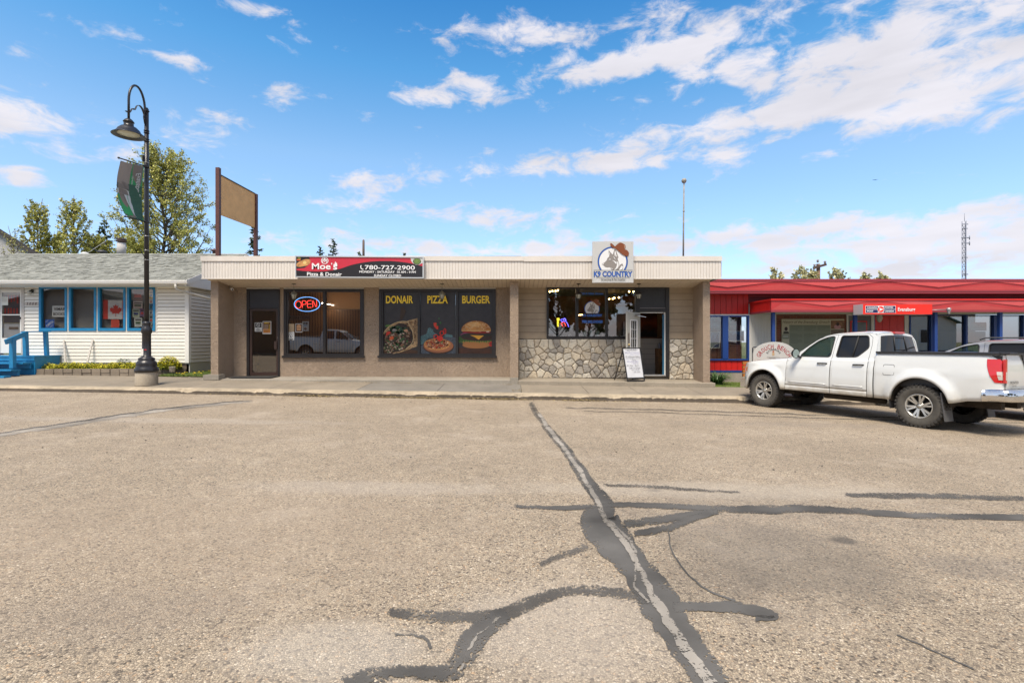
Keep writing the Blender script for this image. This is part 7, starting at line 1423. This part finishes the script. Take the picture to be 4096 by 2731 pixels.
def wheel(parent, x, side_y, sgn, rad=.392, wid=.25, rr=.208):
    """sgn=-1: outer face towards -y"""
    w = bpy.data.objects.new('wheel', None); C.objects.link(w); w.parent = parent; w.location = (x, side_y, rad)
    Y = lambda d: -sgn*d                                   # d metres inward from the outer face
    m = MB(); m.lathe([(rr+.005,Y(.03)),(rr+.02,Y(.008)),(rad-.06,Y(0.0)),(rad-.02,Y(.012)),(rad-.008,Y(.035)),(rad-.008,Y(wid-.035)),(rad-.03,Y(wid-.005)),(rr+.02,Y(wid)),(rr+.01,Y(wid-.02))], (0,0,0), TYRES, n=48, axis='y', caps=False)
    for k in range(34):
        a = 2*math.pi*k/34
        for (d0, d1, off) in ((.010,.062,0),(.072,.122,.5),(.130,.178,0),(.188,wid-.01,.5)):
            a0 = a+off*2*math.pi/34; ca, sa = math.cos(a0), math.sin(a0); t = Vector((-sa,0,ca)); r0 = Vector((ca,0,sa)); h = .024; base = r0*(rad-.014); mid = Y((d0+d1)/2)
            m.obox(base+t*(-h)+Vector((0,Y(d0),0)), t*2*h, Vector((0,Y(d1-d0),0)), r0*(.016), TYRE)
        if True:
            ca, sa = math.cos(a), math.sin(a); t = Vector((-sa,0,ca)); r0 = Vector((ca,0,sa)); m.obox(r0*(rad-.05)+t*(-.018)+Vector((0,Y(-.003),0)), t*.036, Vector((0,Y(.02),0)), r0*.045, TYRE)
    m.build('tyre', w, local=True)
    m = MB(); m.lathe([(rr+.012,Y(.02)),(rr+.014,Y(.01)),(rr+.0,Y(.012)),(rr-.012,Y(.03)),(rr-.018,Y(.09)),(rr-.03,Y(.15))], (0,0,0), RIM, n=40, axis='y', caps=False); m.lathe([(rr-.02,Y(.10)),(.0,Y(.105))], (0,0,0), RIMD, n=30, axis='y')
    for k in range(6):
        for off in (-.165, .165):
            a0 = 2*math.pi*k/6+.26+off; a1 = 2*math.pi*k/6+.26+off*.55; p0 = Vector((math.cos(a1)*.05, Y(.050), math.sin(a1)*.05)); p1 = Vector((math.cos(a0)*(rr-.004), Y(.026), math.sin(a0)*(rr-.004))); m.bar(p0, p1, .032, .030, RIM, up=(0,1,0))
    m.lathe([(0,Y(.03)),(.028,Y(.032)),(.034,Y(.045)),(.07,Y(.05)),(.075,Y(.08)),(0,Y(.085))], (0,0,0), RIM, n=24, axis='y')
    for k in range(6): a = 2*math.pi*k/6; m.lathe([(.0,Y(.036)),(.010,Y(.038)),(.010,Y(.05))], (math.cos(a)*.052,0,math.sin(a)*.052), RIMD, n=6, axis='y')
    m.build('rim', w, local=True); return w
class Veh: pass
def vehicle(name, label, P):
    t = thing(name, label, P['cat']); hw = P['hw']; yc = hw; paint = P['paint']
    top = P['top']; AR = P['arch']; sill = P['sill']
    def bottom(x):
        z = interp(sill, x)
        for xc, r, zc in AR:
            d = abs(x-xc)
            if d < r: z = max(z, zc+math.sqrt(r*r-d*d))
        return z
    def ins(x, z):                                         # how far the side lies inside the widest line
        zb, zt_ = interp(sill, x), interp(top, x); s = (z-zb)/max(.05, zt_-zb); v = .045+.05*(2*s-.75)**2*(.9 if s > .4 else .6)
        v -= .012*math.exp(-((z-P['crease'])/.03)**2)
        f0, f1 = P['front'], P['rear']
        if x < f0+.55: v += .34*max(0,(f0+.55-x)/.55)**2.6
        if x > f1-.30: v += .05*max(0,(x-f1+.30)/.30)**2
        for xc, r, zc in AR:                               # flared wheel lips
            d = math.hypot(x-xc, z-zc)
            if z > zc-.25 and d < r+.16: v -= .062*(1-max(0, d-r-.045)/.115 if d > r+.045 else 1)
        return v
    def sidepanel(mb, x0, x1, zlo, zhi, side, M, nz=11):
        xs = [x0+(x1-x0)*i/max(2,int((x1-x0)/.03)) for i in range(max(2,int((x1-x0)/.03))+1)]
        vs = []; N_ = nz+3
        for i, x in enumerate(xs):
            lo, hi = max(zlo(x), bottom(x)), zhi(x); hi = max(hi, lo+.01)
            zs_ = [lo+(hi-lo)*j/nz for j in range(nz+1)]; y0 = ins(x, lo); edge = .0
            row = [(x, y0+.06, lo+.004)]+[(x, ins(x,z)+(.006 if i in (0, len(xs)-1) else 0), z) for z in zs_]+[(x, ins(x,hi)+.03, hi+.0)]
            vs += [(a, b if side < 0 else 2*hw-b, c) for a, b, c in row]
        fs = []
        for i in range(len(xs)-1):
            for j in range(N_-1): a = i*N_+j; q = (a, a+N_, a+N_+1, a+1); fs.append(q if side < 0 else q[::-1])
        mb.add(vs, fs, M, smooth=True)
    z_top = lambda x: interp(top, x)
    body = MB()
    for side in (-1, 1):
        for (x0, x1, nm) in P['panels']:
            if nm == 'body': sidepanel(body, x0, x1, lambda x: interp(sill, x), z_top, side, paint)
        for (x0, x1, nm) in P['panels']:
            if nm != 'body': sidepanel(body, x0, x1, lambda x: interp(sill, x), lambda x: interp(sill, x)+.10, side, paint, 3)
    # dark inner shell so the gaps read as gaps
    x0, x1 = P['panels'][1][0]-.03, P['panels'][-1][0]+.03
    body.box(x0+.05, x1-.05, .10, .12, interp(sill,1)+.02, P['belt']-.06, SEAM); body.box(x0+.05, x1-.05, 2*hw-.12, 2*hw-.10, interp(sill,1)+.02, P['belt']-.06, SEAM)
    # bonnet, across the front
    hx = P['hood_end']; f0 = P['front']
    def hood(u, v):
        x = f0+(hx-f0)*u; s = ins(x, z_top(x))+.02; y = s+(2*hw-2*s)*v; c = (1-(2*v-1)**2); return (x-(.06*c if u < .01 else 0), y, z_top(x)+.055*c**.7*min(1,u*4+.3)+.012*math.exp(-((abs(2*v-1)-.62)/.06)**2)*min(1,u*3))
    # nose
    def nose(u, v):
        z = .36+(z_top(f0)-.36)*u; s = ins(f0, z)+.0; y = s+(2*hw-2*s)*v; c = (1-(2*v-1)**2); return (f0-.14*c**.6*(1-.5*u*u)+.0, y, z)
    body.grid(nose, 8, 16, paint, flip=True)
    body.build('body', t, local=True)
    m = MB(); m.grid(hood, 16, 14, paint, flip=False); m.build('hood', t, local=True)
    m = MB(); m.grid(lambda u, v: (nose(.42+.42*u, .18+.64*v)[0]-.012, nose(.42+.42*u, .18+.64*v)[1], nose(.42+.42*u, .2)[2]), 4, 12, PLB, flip=True); m.build('grille', t, local=True)
    for side in (-1, 1):                                   # headlights
        m = MB(); 
        def hl(u, v, side=side):
            x = f0-.0+.30*v; z = z_top(f0+.1)-.17+.16*u-.05*v*(1-u)+.02*v; s = ins(x, z)-.004; return (x-.02*(1-v), s if side < 0 else 2*hw-s, z)
        m.grid(hl, 5, 8, CLENS, flip=side < 0); m.build('headlight', t, local=True)
        m = MB(); m.grid(lambda u, v, side=side: (lambda p: (p[0], p[1]+side*.004, p[2]))(hl(.1+.5*u, .55+.4*v)), 3, 4, OLAMP, flip=side < 0); m.build('turn_signal', t, local=True)
    # doors
    for (x0, x1, nm) in P['panels']:
        if nm == 'body': continue
        for side in (-1, 1):
            m = MB(); sidepanel(m, x0+.0015, x1-.0015, lambda x: interp(sill, x)+.103, lambda x: min(P['belt']+.02, z_top(x)), side, paint); d = m.build(nm, t, local=True)
            m = MB(); zh = P['handle_z']; xh = x1-.17; yy = ins(xh, zh); f = (lambda y: y) if side < 0 else (lambda y: 2*hw-y)
            m.tube([(xh-.10,f(yy+.0),zh),(xh-.085,f(yy-.03),zh),(xh+.085,f(yy-.03),zh+.004),(xh+.10,f(yy),zh)], .015, PLB, n=8); m.build('handle', d, local=True)
            if P.get('moulding'):
                m = MB(); zm = P['moulding']; pts = [(x0+.07+(x1-x0-.14)*k/8, f(ins(x0+.07+(x1-x0-.14)*k/8, zm)-.002), zm) for k in range(9)]; m.tube(pts, .010, paint, n=6); m.build('moulding', d, local=True)
    # greenhouse sides with window holes
    belt = P['belt']; zr = P['roof_z']; th = P['tumble']
    def gy(z, x=None): return .108+max(0, z-belt+.02)*th+ (0 if x is None else 0)
    GO = P['side_outline']
    for side in (-1, 1):
        f = (lambda y: y) if side < 0 else (lambda y: 2*hw-y)
        m = MB(); m.panel(fillet(GO, .05, 4), [fillet(h, .055, 5) for h, _ in P['windows']], lambda u, v, d, f=f: (u, f(gy(v)+d), v), .03, paint); m.build('cab_side', t, local=True)
        for h, gm in P['windows']:
            q = fillet(h, .055, 5); m = MB(); m.panel([(a*1.0, b) for a, b in q], [], lambda u, v, d, f=f: (u, f(gy(v)+.016+d), v), .004, gm); w = m.build('window', t, local=True)
            m = MB(); cx = sum(a for a, _ in q)/len(q); cz = sum(b for _, b in q)/len(q)
            m.tube([(a, f(gy(b)-.002), b) for a, b in q], .011, SEAM, n=5, closed=True)
            m.build('window_seal', w, local=True)
        for xd in P.get('dividers', []): m = MB(); m.tube([(xd[0], f(gy(xd[1])+.006), xd[1]), (xd[2], f(gy(xd[3])+.006), xd[3])], .014, SEAM, n=6); m.build('window_divider', t, local=True)
        for xs_ in P.get('door_cuts', []): 
            m = MB(); m.tube([(a, f(gy(b)+.0005), b) for a, b in xs_], .004, SEAM, n=4); m.build('door_gap', t, local=True)
    # roof skin and screens
    RP = P['roof_prof']
    def roof(u, v):
        x = RP[0][0]+(RP[-1][0]-RP[0][0])*u; z = interp(RP, x); s = gy(z)+.004; y = s+(2*hw-2*s)*v; c = 1-(2*v-1)**2; return (x, y, z+.045*c**.8)
    m = MB(); m.grid(roof, 16, 12, paint); m.build('roof', t, local=True)
    W0, W1 = P['ws']                                       # windscreen base and top (x at sides, z), centre pulled forward
    def ws(u, v):
        x = W0[0]+(W1[0]-W0[0])*u; z = W0[1]+(W1[1]-W0[1])*u; s = gy(z)+.02; y = s+(2*hw-2*s)*v; c = 1-(2*v-1)**2; return (x-(.16-.06*u)*c, y, z+.045*c**.8*u)
    m = MB(); m.grid(ws, 8, 12, VG, flip=False); m.build('windscreen', t, local=True)
    m = MB(); m.box(W0[0]-.1, W0[0]+.55, .2, 2*hw-.2, W0[1]-.12, W0[1]-.02, PLB); m.box(W0[0]-.12, W0[0], .12, 2*hw-.12, W0[1]-.06, W0[1]-.01, PLB)
    for sy in (.28, 2*hw-.78):
        for sx in P['seats']: m.box(sx, sx+.14, sy, sy+.5, belt-.5, belt+.25, SEAT); m.box(sx+.02, sx+.12, sy+.13, sy+.37, belt+.26, belt+.42, SEAT); m.box(sx-.45, sx, sy, sy+.5, belt-.5, belt-.35, SEAT)
    m.build('interior', t, local=True)
    m = MB(); m.tube([(W0[0]+.62+.0*math.cos(a)+.04*math.sin(a), .55+.18*math.cos(a), belt-.04+.17*math.sin(a)) for a in [2*math.pi*i/20 for i in range(20)]], .014, PLB, n=6, closed=True); m.build('steering_wheel', t, local=True)
    R0, R1 = P['rs']
    def rs(u, v, a=0, b=1, c0=0, c1=1, o=0):
        u = c0+(c1-c0)*u; v = a+(b-a)*v; x = R0[0]+(R1[0]-R0[0])*u; z = R0[1]+(R1[1]-R0[1])*u; s = gy(z)+.01; y = s+(2*hw-2*s)*v; c = 1-(2*v-1)**2; return (x+.05*c+o, y, z+.04*c**.8*u)
    m = MB(); m.grid(rs, 6, 10, paint, flip=True); m.build('rear_panel', t, local=True)
    m = MB(); m.grid(lambda u, v: rs(u, v, .07, .93, P['rg'][0], P['rg'][1], .008), 6, 12, TINT, flip=True); rw = m.build('rear_window', t, local=True)
    if P.get('slider'):
        m = MB()
        for v_ in (.36, .64): m.tube([rs(u_, v_, .0, 1, P['rg'][0]+.03, P['rg'][1]-.04, .012) for u_ in (0,.5,1)], .012, PLB, n=5)
        for u_ in (P['rg'][0]+.08, P['rg'][1]-.1): m.tube([rs(u_, v_, o=.012) for v_ in (.37,.5,.63)], .009, PLB, n=5)
        m.build('slider_frame', rw, local=True)
        m = MB(); m.grid(lambda u, v: rs(u, v, .40, .60, .95, 1.0, .03), 2, 4, RLAMP, flip=True); p = rs(1, .5); m.box(p[0]-.02, p[0]+.035, hw-.17, hw+.17, p[2]-.02, p[2]+.022, RLAMP); m.build('brake_light', t, local=True)
    # mirrors
    for side in (-1, 1):
        f = (lambda y: y) if side < 0 else (lambda y: 2*hw-y); mx_, mz = P['mirror']; m = MB()
        def mf(u, v, f=f): a = 2*math.pi*v; r_ = math.sin(math.pi*min(1,u*.5+.0))**.5 if u < 1 else 1; return (mx_-.10*(1-u)**1.5+.02, f(-.045+.125*r_*math.cos(a)), mz+.112*r_*math.sin(a))
        m.grid(mf, 6, 16, PLB if P.get('mirror_black', True) else paint); m.bar((mx_+.0,f(.0),mz-.05),(mx_+.02,f(.13),mz-.09),.05,.04,PLB)
        mo = m.build('mirror', t, local=True); m = MB(); m.add([(mx_+.022, f(-.045+.108*math.cos(a)), mz+.096*math.sin(a)) for a in [2*math.pi*i/16 for i in range(16)]], [tuple(range(16))], mat('mirror_glass',(.40,.50,.48),.25,.3)); m.build('mirror_glass', mo, local=True)
    # wheels, liners, chassis
    for xc, r, zc in AR:
        wheel(t, xc, .035, -1, P['tyre']); wheel(t, xc, 2*hw-.035, 1, P['tyre'])
        m = MB(); 
        for side in (-1, 1):
            f = (lambda y: y) if side < 0 else (lambda y: 2*hw-y); n = 20; vs = []
            for k in range(n+1): a = math.pi*k/n; vs += [(xc-(r-.0)*math.cos(a), f(.06), zc+(r-.0)*math.sin(a)), (xc-(r-.01)*math.cos(a), f(.55), zc+(r-.01)*math.sin(a))]
            m.add(vs, [(2*k,2*k+1,2*k+3,2*k+2) for k in range(n)], UND)
        m.build('wheel_liner', t, local=True)
    m = MB(); m.box(f0+.25, P['rear']-.2, .55, .70, .42, .54, UND); m.box(f0+.25, P['rear']-.2, 2*hw-.70, 2*hw-.55, .42, .54, UND); m.box(AR[0][0]+AR[0][1], AR[1][0]-AR[1][1], .14, 2*hw-.14, .46, .52, UND)
    for xc, r, zc in AR: m.tube([(xc,.2,P['tyre']),(xc,2*hw-.2,P['tyre'])], .05, UND, n=8)
    m.lathe([(0,-.17),(.12,-.12),(.17,0),(.12,.12),(0,.17)], (AR[1][0], hw, P['tyre']), UND, n=14); m.tube([(1.2,.5,.38),(2.4,.55,.38)], .06, UND, n=8); m.box(-.55, .5, .45, 2*hw-.45, .34, .5, UND)
    m.build('chassis', t, local=True); t['_ins'] = 0; V = Veh(); V.t = t; V.ins = ins; V.bottom = bottom; V.sidepanel = sidepanel; V.gy = gy; return V
AX = [(0,.455,.44),(3.2,.465,.44)]
PU = dict(cat='pickup truck', hw=.925, paint=PAINT, front=-.80, rear=4.36, belt=1.20, crease=1.02, arch=AX, tyre=.392,
    sill=[(-.8,.44),(-.45,.40),(-.3,.44),(.5,.47),(2.7,.47),(3.7,.50),(3.9,.56),(4.36,.60)],
    top=[(-.80,.93),(-.74,1.0),(-.60,1.045),(-.2,1.10),(.3,1.155),(.62,1.19),(.8,1.20),(2.42,1.24),(2.421,1.345),(4.36,1.36)],
    panels=[(-.80,.555,'body'),(.56,1.56,'front_door'),(1.57,2.30,'rear_door'),(2.31,2.415,'body'),(2.435,4.36,'body')], hood_end=.62, handle_z=1.10, moulding=.66,
    side_outline=[(.62,1.17),(.86,1.36),(1.18,1.60),(1.36,1.70),(1.60,1.745),(2.05,1.765),(2.34,1.735),(2.40,1.62),(2.425,1.17)],
    windows=[([(.86,1.245),(1.02,1.43),(1.22,1.59),(1.40,1.665),(1.555,1.69),(1.535,1.245)], VG), ([(1.655,1.25),(1.69,1.695),(2.22,1.695),(2.27,1.45),(2.08,1.26)], TINT)], dividers=[(1.98,1.26,2.02,1.69)],
    door_cuts=[[(1.575,1.20),(1.59,1.5),(1.615,1.72)], [(2.30,1.20),(2.315,1.5),(2.30,1.66),(2.22,1.725),(1.9,1.735),(1.62,1.72),(1.40,1.70),(1.2,1.62),(.95,1.43),(.74,1.24)]],
    roof_z=1.78, tumble=.33, roof_prof=[(1.16,1.595),(1.26,1.65),(1.36,1.70),(1.50,1.73),(1.75,1.752),(2.05,1.765),(2.25,1.755),(2.36,1.725)],
    ws=((.66,1.185),(1.22,1.63)), rs=((2.43,1.25),(2.36,1.725)), rg=(.25,.90), slider=True, mirror=(.86,1.30), seats=(1.55,2.2))
def make_pickup(name, label, P, tonneau=True):
    V = vehicle(name, label, P); t = V.t; hw = P['hw']; ins = V.ins
    m = MB()                                                          # bed walls, floor and cover
    m.box(2.44, 4.33, .12, .16, .75, 1.34, PLB); m.box(2.44, 4.33, 2*hw-.16, 2*hw-.12, .75, 1.34, PLB); m.box(2.44, 2.48, .16, 2*hw-.16, .75, 1.34, PAINT); m.box(2.44, 4.33, .16, 2*hw-.16, .72, .76, PLB)
    m.build('bed', t, local=True)
    m = MB()
    for f in ((lambda y: y), (lambda y: 2*hw-y)): m.obox((2.45,f(.085),1.345), (1.86,0,.012), (0,f(.21)-f(.085),0), (0,0,.035), PLB)
    m.grid(lambda u, v: (2.46+1.85*u, .20+(2*hw-.40)*v, 1.365+.012*u+.025*(1-(2*v-1)**2)), 6, 8, PLB); m.build('bed_cover', t, local=True)
    m = MB(); m.grid(lambda u, v: (4.375+.015*math.sin(math.pi*u), .13+(2*hw-.26)*v, .80+.56*u), 8, 10, PAINT, flip=True); m.box(4.30, 4.37, .13, 2*hw-.13, .78, 1.35, PAINT); tg = m.build('tailgate', t, local=True)
    m = MB(); m.obox((4.29,.10,1.36), (.14,0,.0), (0,2*hw-.2,0), (0,0,.035), PLB); m.build('spoiler', tg, local=True)
    m = MB(); m.add([(4.398,.95,1.36),(4.398,.62,1.36),(4.398,.74,1.12),(4.398,.95,1.05)], [(0,1,2,3)], PLG); g = text_geo('FRONTIER', .03); m.add([(4.402, .20+.30*a, .885+.045*b) for a, b in g[0]], g[1], PLG); g = text_geo('Derrick', .0, .3); m.add([(4.402, .28+.14*a, .84+.03*b) for a, b in g[0]], g[1], PLG); m.build('lettering', tg, local=True)
    for side in (-1, 1):
        f = (lambda y: y) if side < 0 else (lambda y: 2*hw-y)
        def lamp(u, v, z0=.90, z1=1.285, x0=4.14, f=f):
            z = z0+(z1-z0)*u; w = .20*(1-.55*(1-u)**2.2); x = x0+(.20-w)*(1-v)+.225*v; s = ins(min(x,4.35), z)-.006
            if v > .85: s += .05*(v-.85)/.15
            return (x+.01, f(s), z+(-.06*(1-u)*0 if v else 0)-(0.05*(v)*(1-u)*-1 if False else 0))
        m = MB(); m.grid(lambda u, v: lamp(u, v), 10, 8, RLAMP, flip=side < 0); m.box(4.36, 4.392, min(f(.075),f(.13)), max(f(.075),f(.13)), .90, 1.285, RLAMP); tl = m.build('tail_light', t, local=True)
        m = MB(); m.grid(lambda u, v: (lambda p: (p[0], p[1]+side*.004, p[2]))(lamp(.12+.35*u, .52+.42*v)), 3, 4, CLENS, flip=side < 0); m.box(4.3925, 4.396, min(f(.08),f(.128)), max(f(.08),f(.128)), .95, 1.08, CLENS); m.build('reversing_lens', tl, local=True)
        m = MB(); pts = [V for V in [(4.14,.895),(4.14,1.29),(4.39,1.29)]]
        m = MB(); m.obox((2.72+.0,f(.30),.30), (.02,0,.0), (0,f(.06)-f(.30),0), (-.03,0,.30), PLB); m.build('mud_flap', t, local=True); m = MB(); m.obox((3.60,f(.30),.17), (.02,0,0), (0,f(.03)-f(.30),0), (-.07,0,.50), PLG); m.build('mud_flap', t, local=True)
    fd = MB(); q = fillet([(2.60,.93),(2.60,1.13),(2.79,1.13),(2.79,.93)], .03, 4); fd.tube([(a, ins(a,b)-.001, b) for a, b in q], .0035, SEAM, n=4, closed=True); fd.build('fuel_door', t, local=True)
    m = MB(); n = 14; vs = []                                       # chrome rear bumper wrapping the corners
    prof = [(-.02,.60),(.035,.60),(.06,.64),(.055,.74),(.03,.79),(-.05,.80)]
    pth = [(4.12,.075),(4.22,.055),(4.36,.06),(4.43,.10),(4.47,.20),(4.49,.45),(4.49,2*hw-.45),(4.47,2*hw-.20),(4.43,2*hw-.10),(4.36,2*hw-.06),(4.22,2*hw-.055),(4.12,2*hw-.075)]
    for i, (px_, py_) in enumerate(pth):
        a = Vector(pth[max(0,i-1)]); b = Vector(pth[min(len(pth)-1,i+1)]); d = (b-a).normalized(); nr = Vector((d.y,-d.x))
        for o, z in prof: vs.append((px_+nr.x*o, py_+nr.y*o, z-.02*(i in (0,11))))
    k = len(prof); m.add(vs, [(i*k+j,(i+1)*k+j,(i+1)*k+j+1,i*k+j+1) for i in range(len(pth)-1) for j in range(k-1)]+[tuple(range(k))[::-1], tuple(range(len(vs)-k, len(vs)))], CHR, smooth=True); bp_ = m.build('rear_bumper', t, local=True)
    m = MB(); m.box(4.30, 4.52, .55, 2*hw-.55, .785, .80, PLB); m.box(4.485, 4.56, .60, 2*hw-.60, .60, .66, PLB)
    for y_ in (.33, .48, 2*hw-.33): m.lathe([(.018,0),(.018,.003)], (4.55,y_,.71), PLB, n=10, axis='x')
    m.build('bumper_step', bp_, local=True)
    m = MB(); m.box(4.553, 4.56, .62, .92, .63, .78, mat('plate_white',(.6,.6,.6),.5)); m.build('licence_plate', t, local=True)
    m = MB(); m.box(-.92, -.78, .35, 2*hw-.35, .40, .60, CHR); m.build('front_bumper', t, local=True)
    return t
def place(o, x, y, heading, sc=1):
    n = Vector((.0165,.0062,1)).normalized(); o.location = (x, y, z_road(x,y)); Mz = Matrix.Rotation(heading, 3, 'Z'); q = Vector((0,0,1)).rotation_difference(n).to_matrix(); o.rotation_euler = (q@Mz).to_euler(); o.scale = (sc,)*3
truck = make_pickup('pickup_truck', 'white crew cab pickup parked in front of the red building', PU)
H1 = math.atan2(-.903,.43); place(truck, 6.0-.035*.903*0, 12.0, H1)
GREY = mat('silver_paint', (.36,.36,.37), .3, .3, coat=1)
CX = dict(cat='car', hw=.92, paint=GREY, front=-.9, rear=3.75, belt=1.02, crease=.85, arch=[(0,.38,.35),(2.75,.38,.35)], tyre=.35,
    sill=[(-.9,.36),(-.5,.26),(3.2,.26),(3.75,.40)], top=[(-.9,.72),(-.7,.86),(-.3,.94),(.4,1.01),(.7,1.03),(2.6,1.06),(3.3,1.08),(3.75,1.02)],
    panels=[(-.9,.60,'body'),(.605,1.62,'front_door'),(1.63,2.50,'rear_door'),(2.505,3.75,'body')], hood_end=.62, handle_z=.90,
    side_outline=[(.55,1.0),(1.0,1.26),(1.45,1.47),(1.75,1.53),(2.3,1.55),(2.9,1.52),(3.2,1.44),(3.55,1.0)],
    windows=[([(.95,1.05),(1.10,1.24),(1.38,1.41),(1.66,1.475),(1.70,1.06)], VG), ([(1.85,1.06),(1.83,1.485),(2.45,1.49),(2.60,1.08)], TINT), ([(2.70,1.08),(2.60,1.48),(2.95,1.45),(3.20,1.12)], TINT)], door_cuts=[[(1.77,1.02),(1.75,1.50)]],
    roof_z=1.6, tumble=.36, roof_prof=[(1.30,1.405),(1.5,1.485),(1.75,1.53),(2.3,1.55),(2.9,1.52),(3.2,1.44)], ws=((.56,1.01),(1.36,1.43)), rs=((3.62,1.02),(3.18,1.44)), rg=(.35,.92), mirror=(.92,1.08), mirror_black=False, seats=(1.75,2.6))
V2 = vehicle('parked_car', 'silver car parked beyond the white pickup, roof just showing', CX); c2 = V2.t
for f in (.13, 1.71):
    m = MB(); m.tube([(1.7,f+.07,1.56),(1.8,f+.07,1.60),(2.8,f+.07,1.60),(2.95,f+.07,1.56)], .016, PLG, n=6); m.build('roof_rail', c2, local=True)
for side in (-1, 1): m = MB(); y = .06 if side < 0 else 1.70; m.box(3.55, 3.70, y, y+.08, .80, 1.0, RLAMP); m.build('tail_light', c2, local=True)
place(c2, 9.30, 12.55, H1, 1.07)
t3 = copy_tree(truck); t3.name = 'pickup_truck'; t3['label'] = 'white pickup parked across the street, seen mirrored in the restaurant window'
place(t3, -9.35, -.25, math.pi, 1.10); 
# the other side of the street, seen in the window panes
mb = MB(); mb.add([(-70,-9.2,1.30),(70,-9.2,-1.02),(70,-7.4,-1.03),(-70,-7.4,1.29)], [(0,1,2,3)], SIDE, rnd=.5); mb.build('far_sidewalk', kind='structure')
def far_house(name, label, x0, x1, y, h, wallm, roofm, roof_h, wins=()):
    t = thing(name, label, 'house', ((x0+x1)/2, y, 0)); z0 = -1.2; m = MB(); m.box(x0, x1, y-8, y, z0, h, wallm)
    if roof_h: xm = (x0+x1)/2; m.add([(x0,y,h),(x1,y,h),(xm,y,h+roof_h),(x0,y-8,h),(x1,y-8,h),(xm,y-8,h+roof_h)], [(0,1,2),(3,5,4)], wallm)
    m.build('wall', t); m = MB()
    if roof_h:
        xm = (x0+x1)/2
        for s_, a in ((1,x1+.4),(-1,x0-.4)): dz = roof_h*.4/(xm-x0); m.add([(xm,y+.4,h+roof_h+.08),(a,y+.4,h-dz+.08),(a,y-8.4,h-dz+.08),(xm,y-8.4,h+roof_h+.08)], [(0,1,2,3)], roofm); m.add([(xm,y+.4,h+roof_h-.1),(a,y+.4,h-dz-.1),(a,y+.4,h-dz+.08),(xm,y+.4,h+roof_h+.08)], [(0,1,2,3)], roofm)
    else: m.box(x0-.3, x1+.3, y-8.3, y+.3, h, h+.25, roofm)
    m.build('roof', t)
    for a, b_, c, d_ in wins:
        m = MB(); m.box(a, b_, y-.02, y+.03, c, d_, DWH); w = m.build('window', t); m = MB(); m.box(a+.1, b_-.1, y+.031, y+.035, c+.1, d_-.1, TINT); m.build('pane', w)
far_house('timber_building', 'dark timber boarded building across the street, seen mirrored in the windows', -27, -10.5, -9.8, 6.4, WP, TARR, 0)
far_house('white_house', 'white gabled house across the street, mirrored in the right hand windows', 33, 42, -14, 3.2, VIN, mat('green_roof',(.05,.10,.08),.8), 2.0, ((35,36.5,1.2,2.6),(38.5,40,1.2,2.6)))
far_house('grey_garage', 'grey gabled garage across the street, mirrored in the food pictures', -3.4, 2.6, -11.5, 2.6, mat('garage_grey',(.16,.17,.18),.7), mat('garage_roof',(.03,.03,.035),.8), 1.8, ((-2.4,-.4,1.3,2.0),))
far_house('brown_house', 'dark red house across the street, mirrored in the bookshop windows', -46, -33, -13, 4.8, mat('dark_red_wall',(.10,.035,.03),.8), TARR, 1.5)
for i, (x, y, h, w_, lb) in enumerate(((6.2,-9.5,9.5,3.6,'large leafy tree across the street, mirrored in the pet shop window'),(12.5,-12,10,4.2,'second leafy tree across the street, mirrored right of the first'),(24,-15,9,4,'leafy tree across the street before the white house'),(-30,-16,10,4,'leafy tree across the street between the timber and red houses'),(4.5,-18,11,4.5,'tall dark tree behind the grey garage across the street'))):
    leaf_tree('street_tree', lb, (x,y,-.3), h, w_, 9000, 400+i, lsz=.16, nb=60, z0=.2, c1=(.06,.09,.02), c2=(.14,.16,.05))
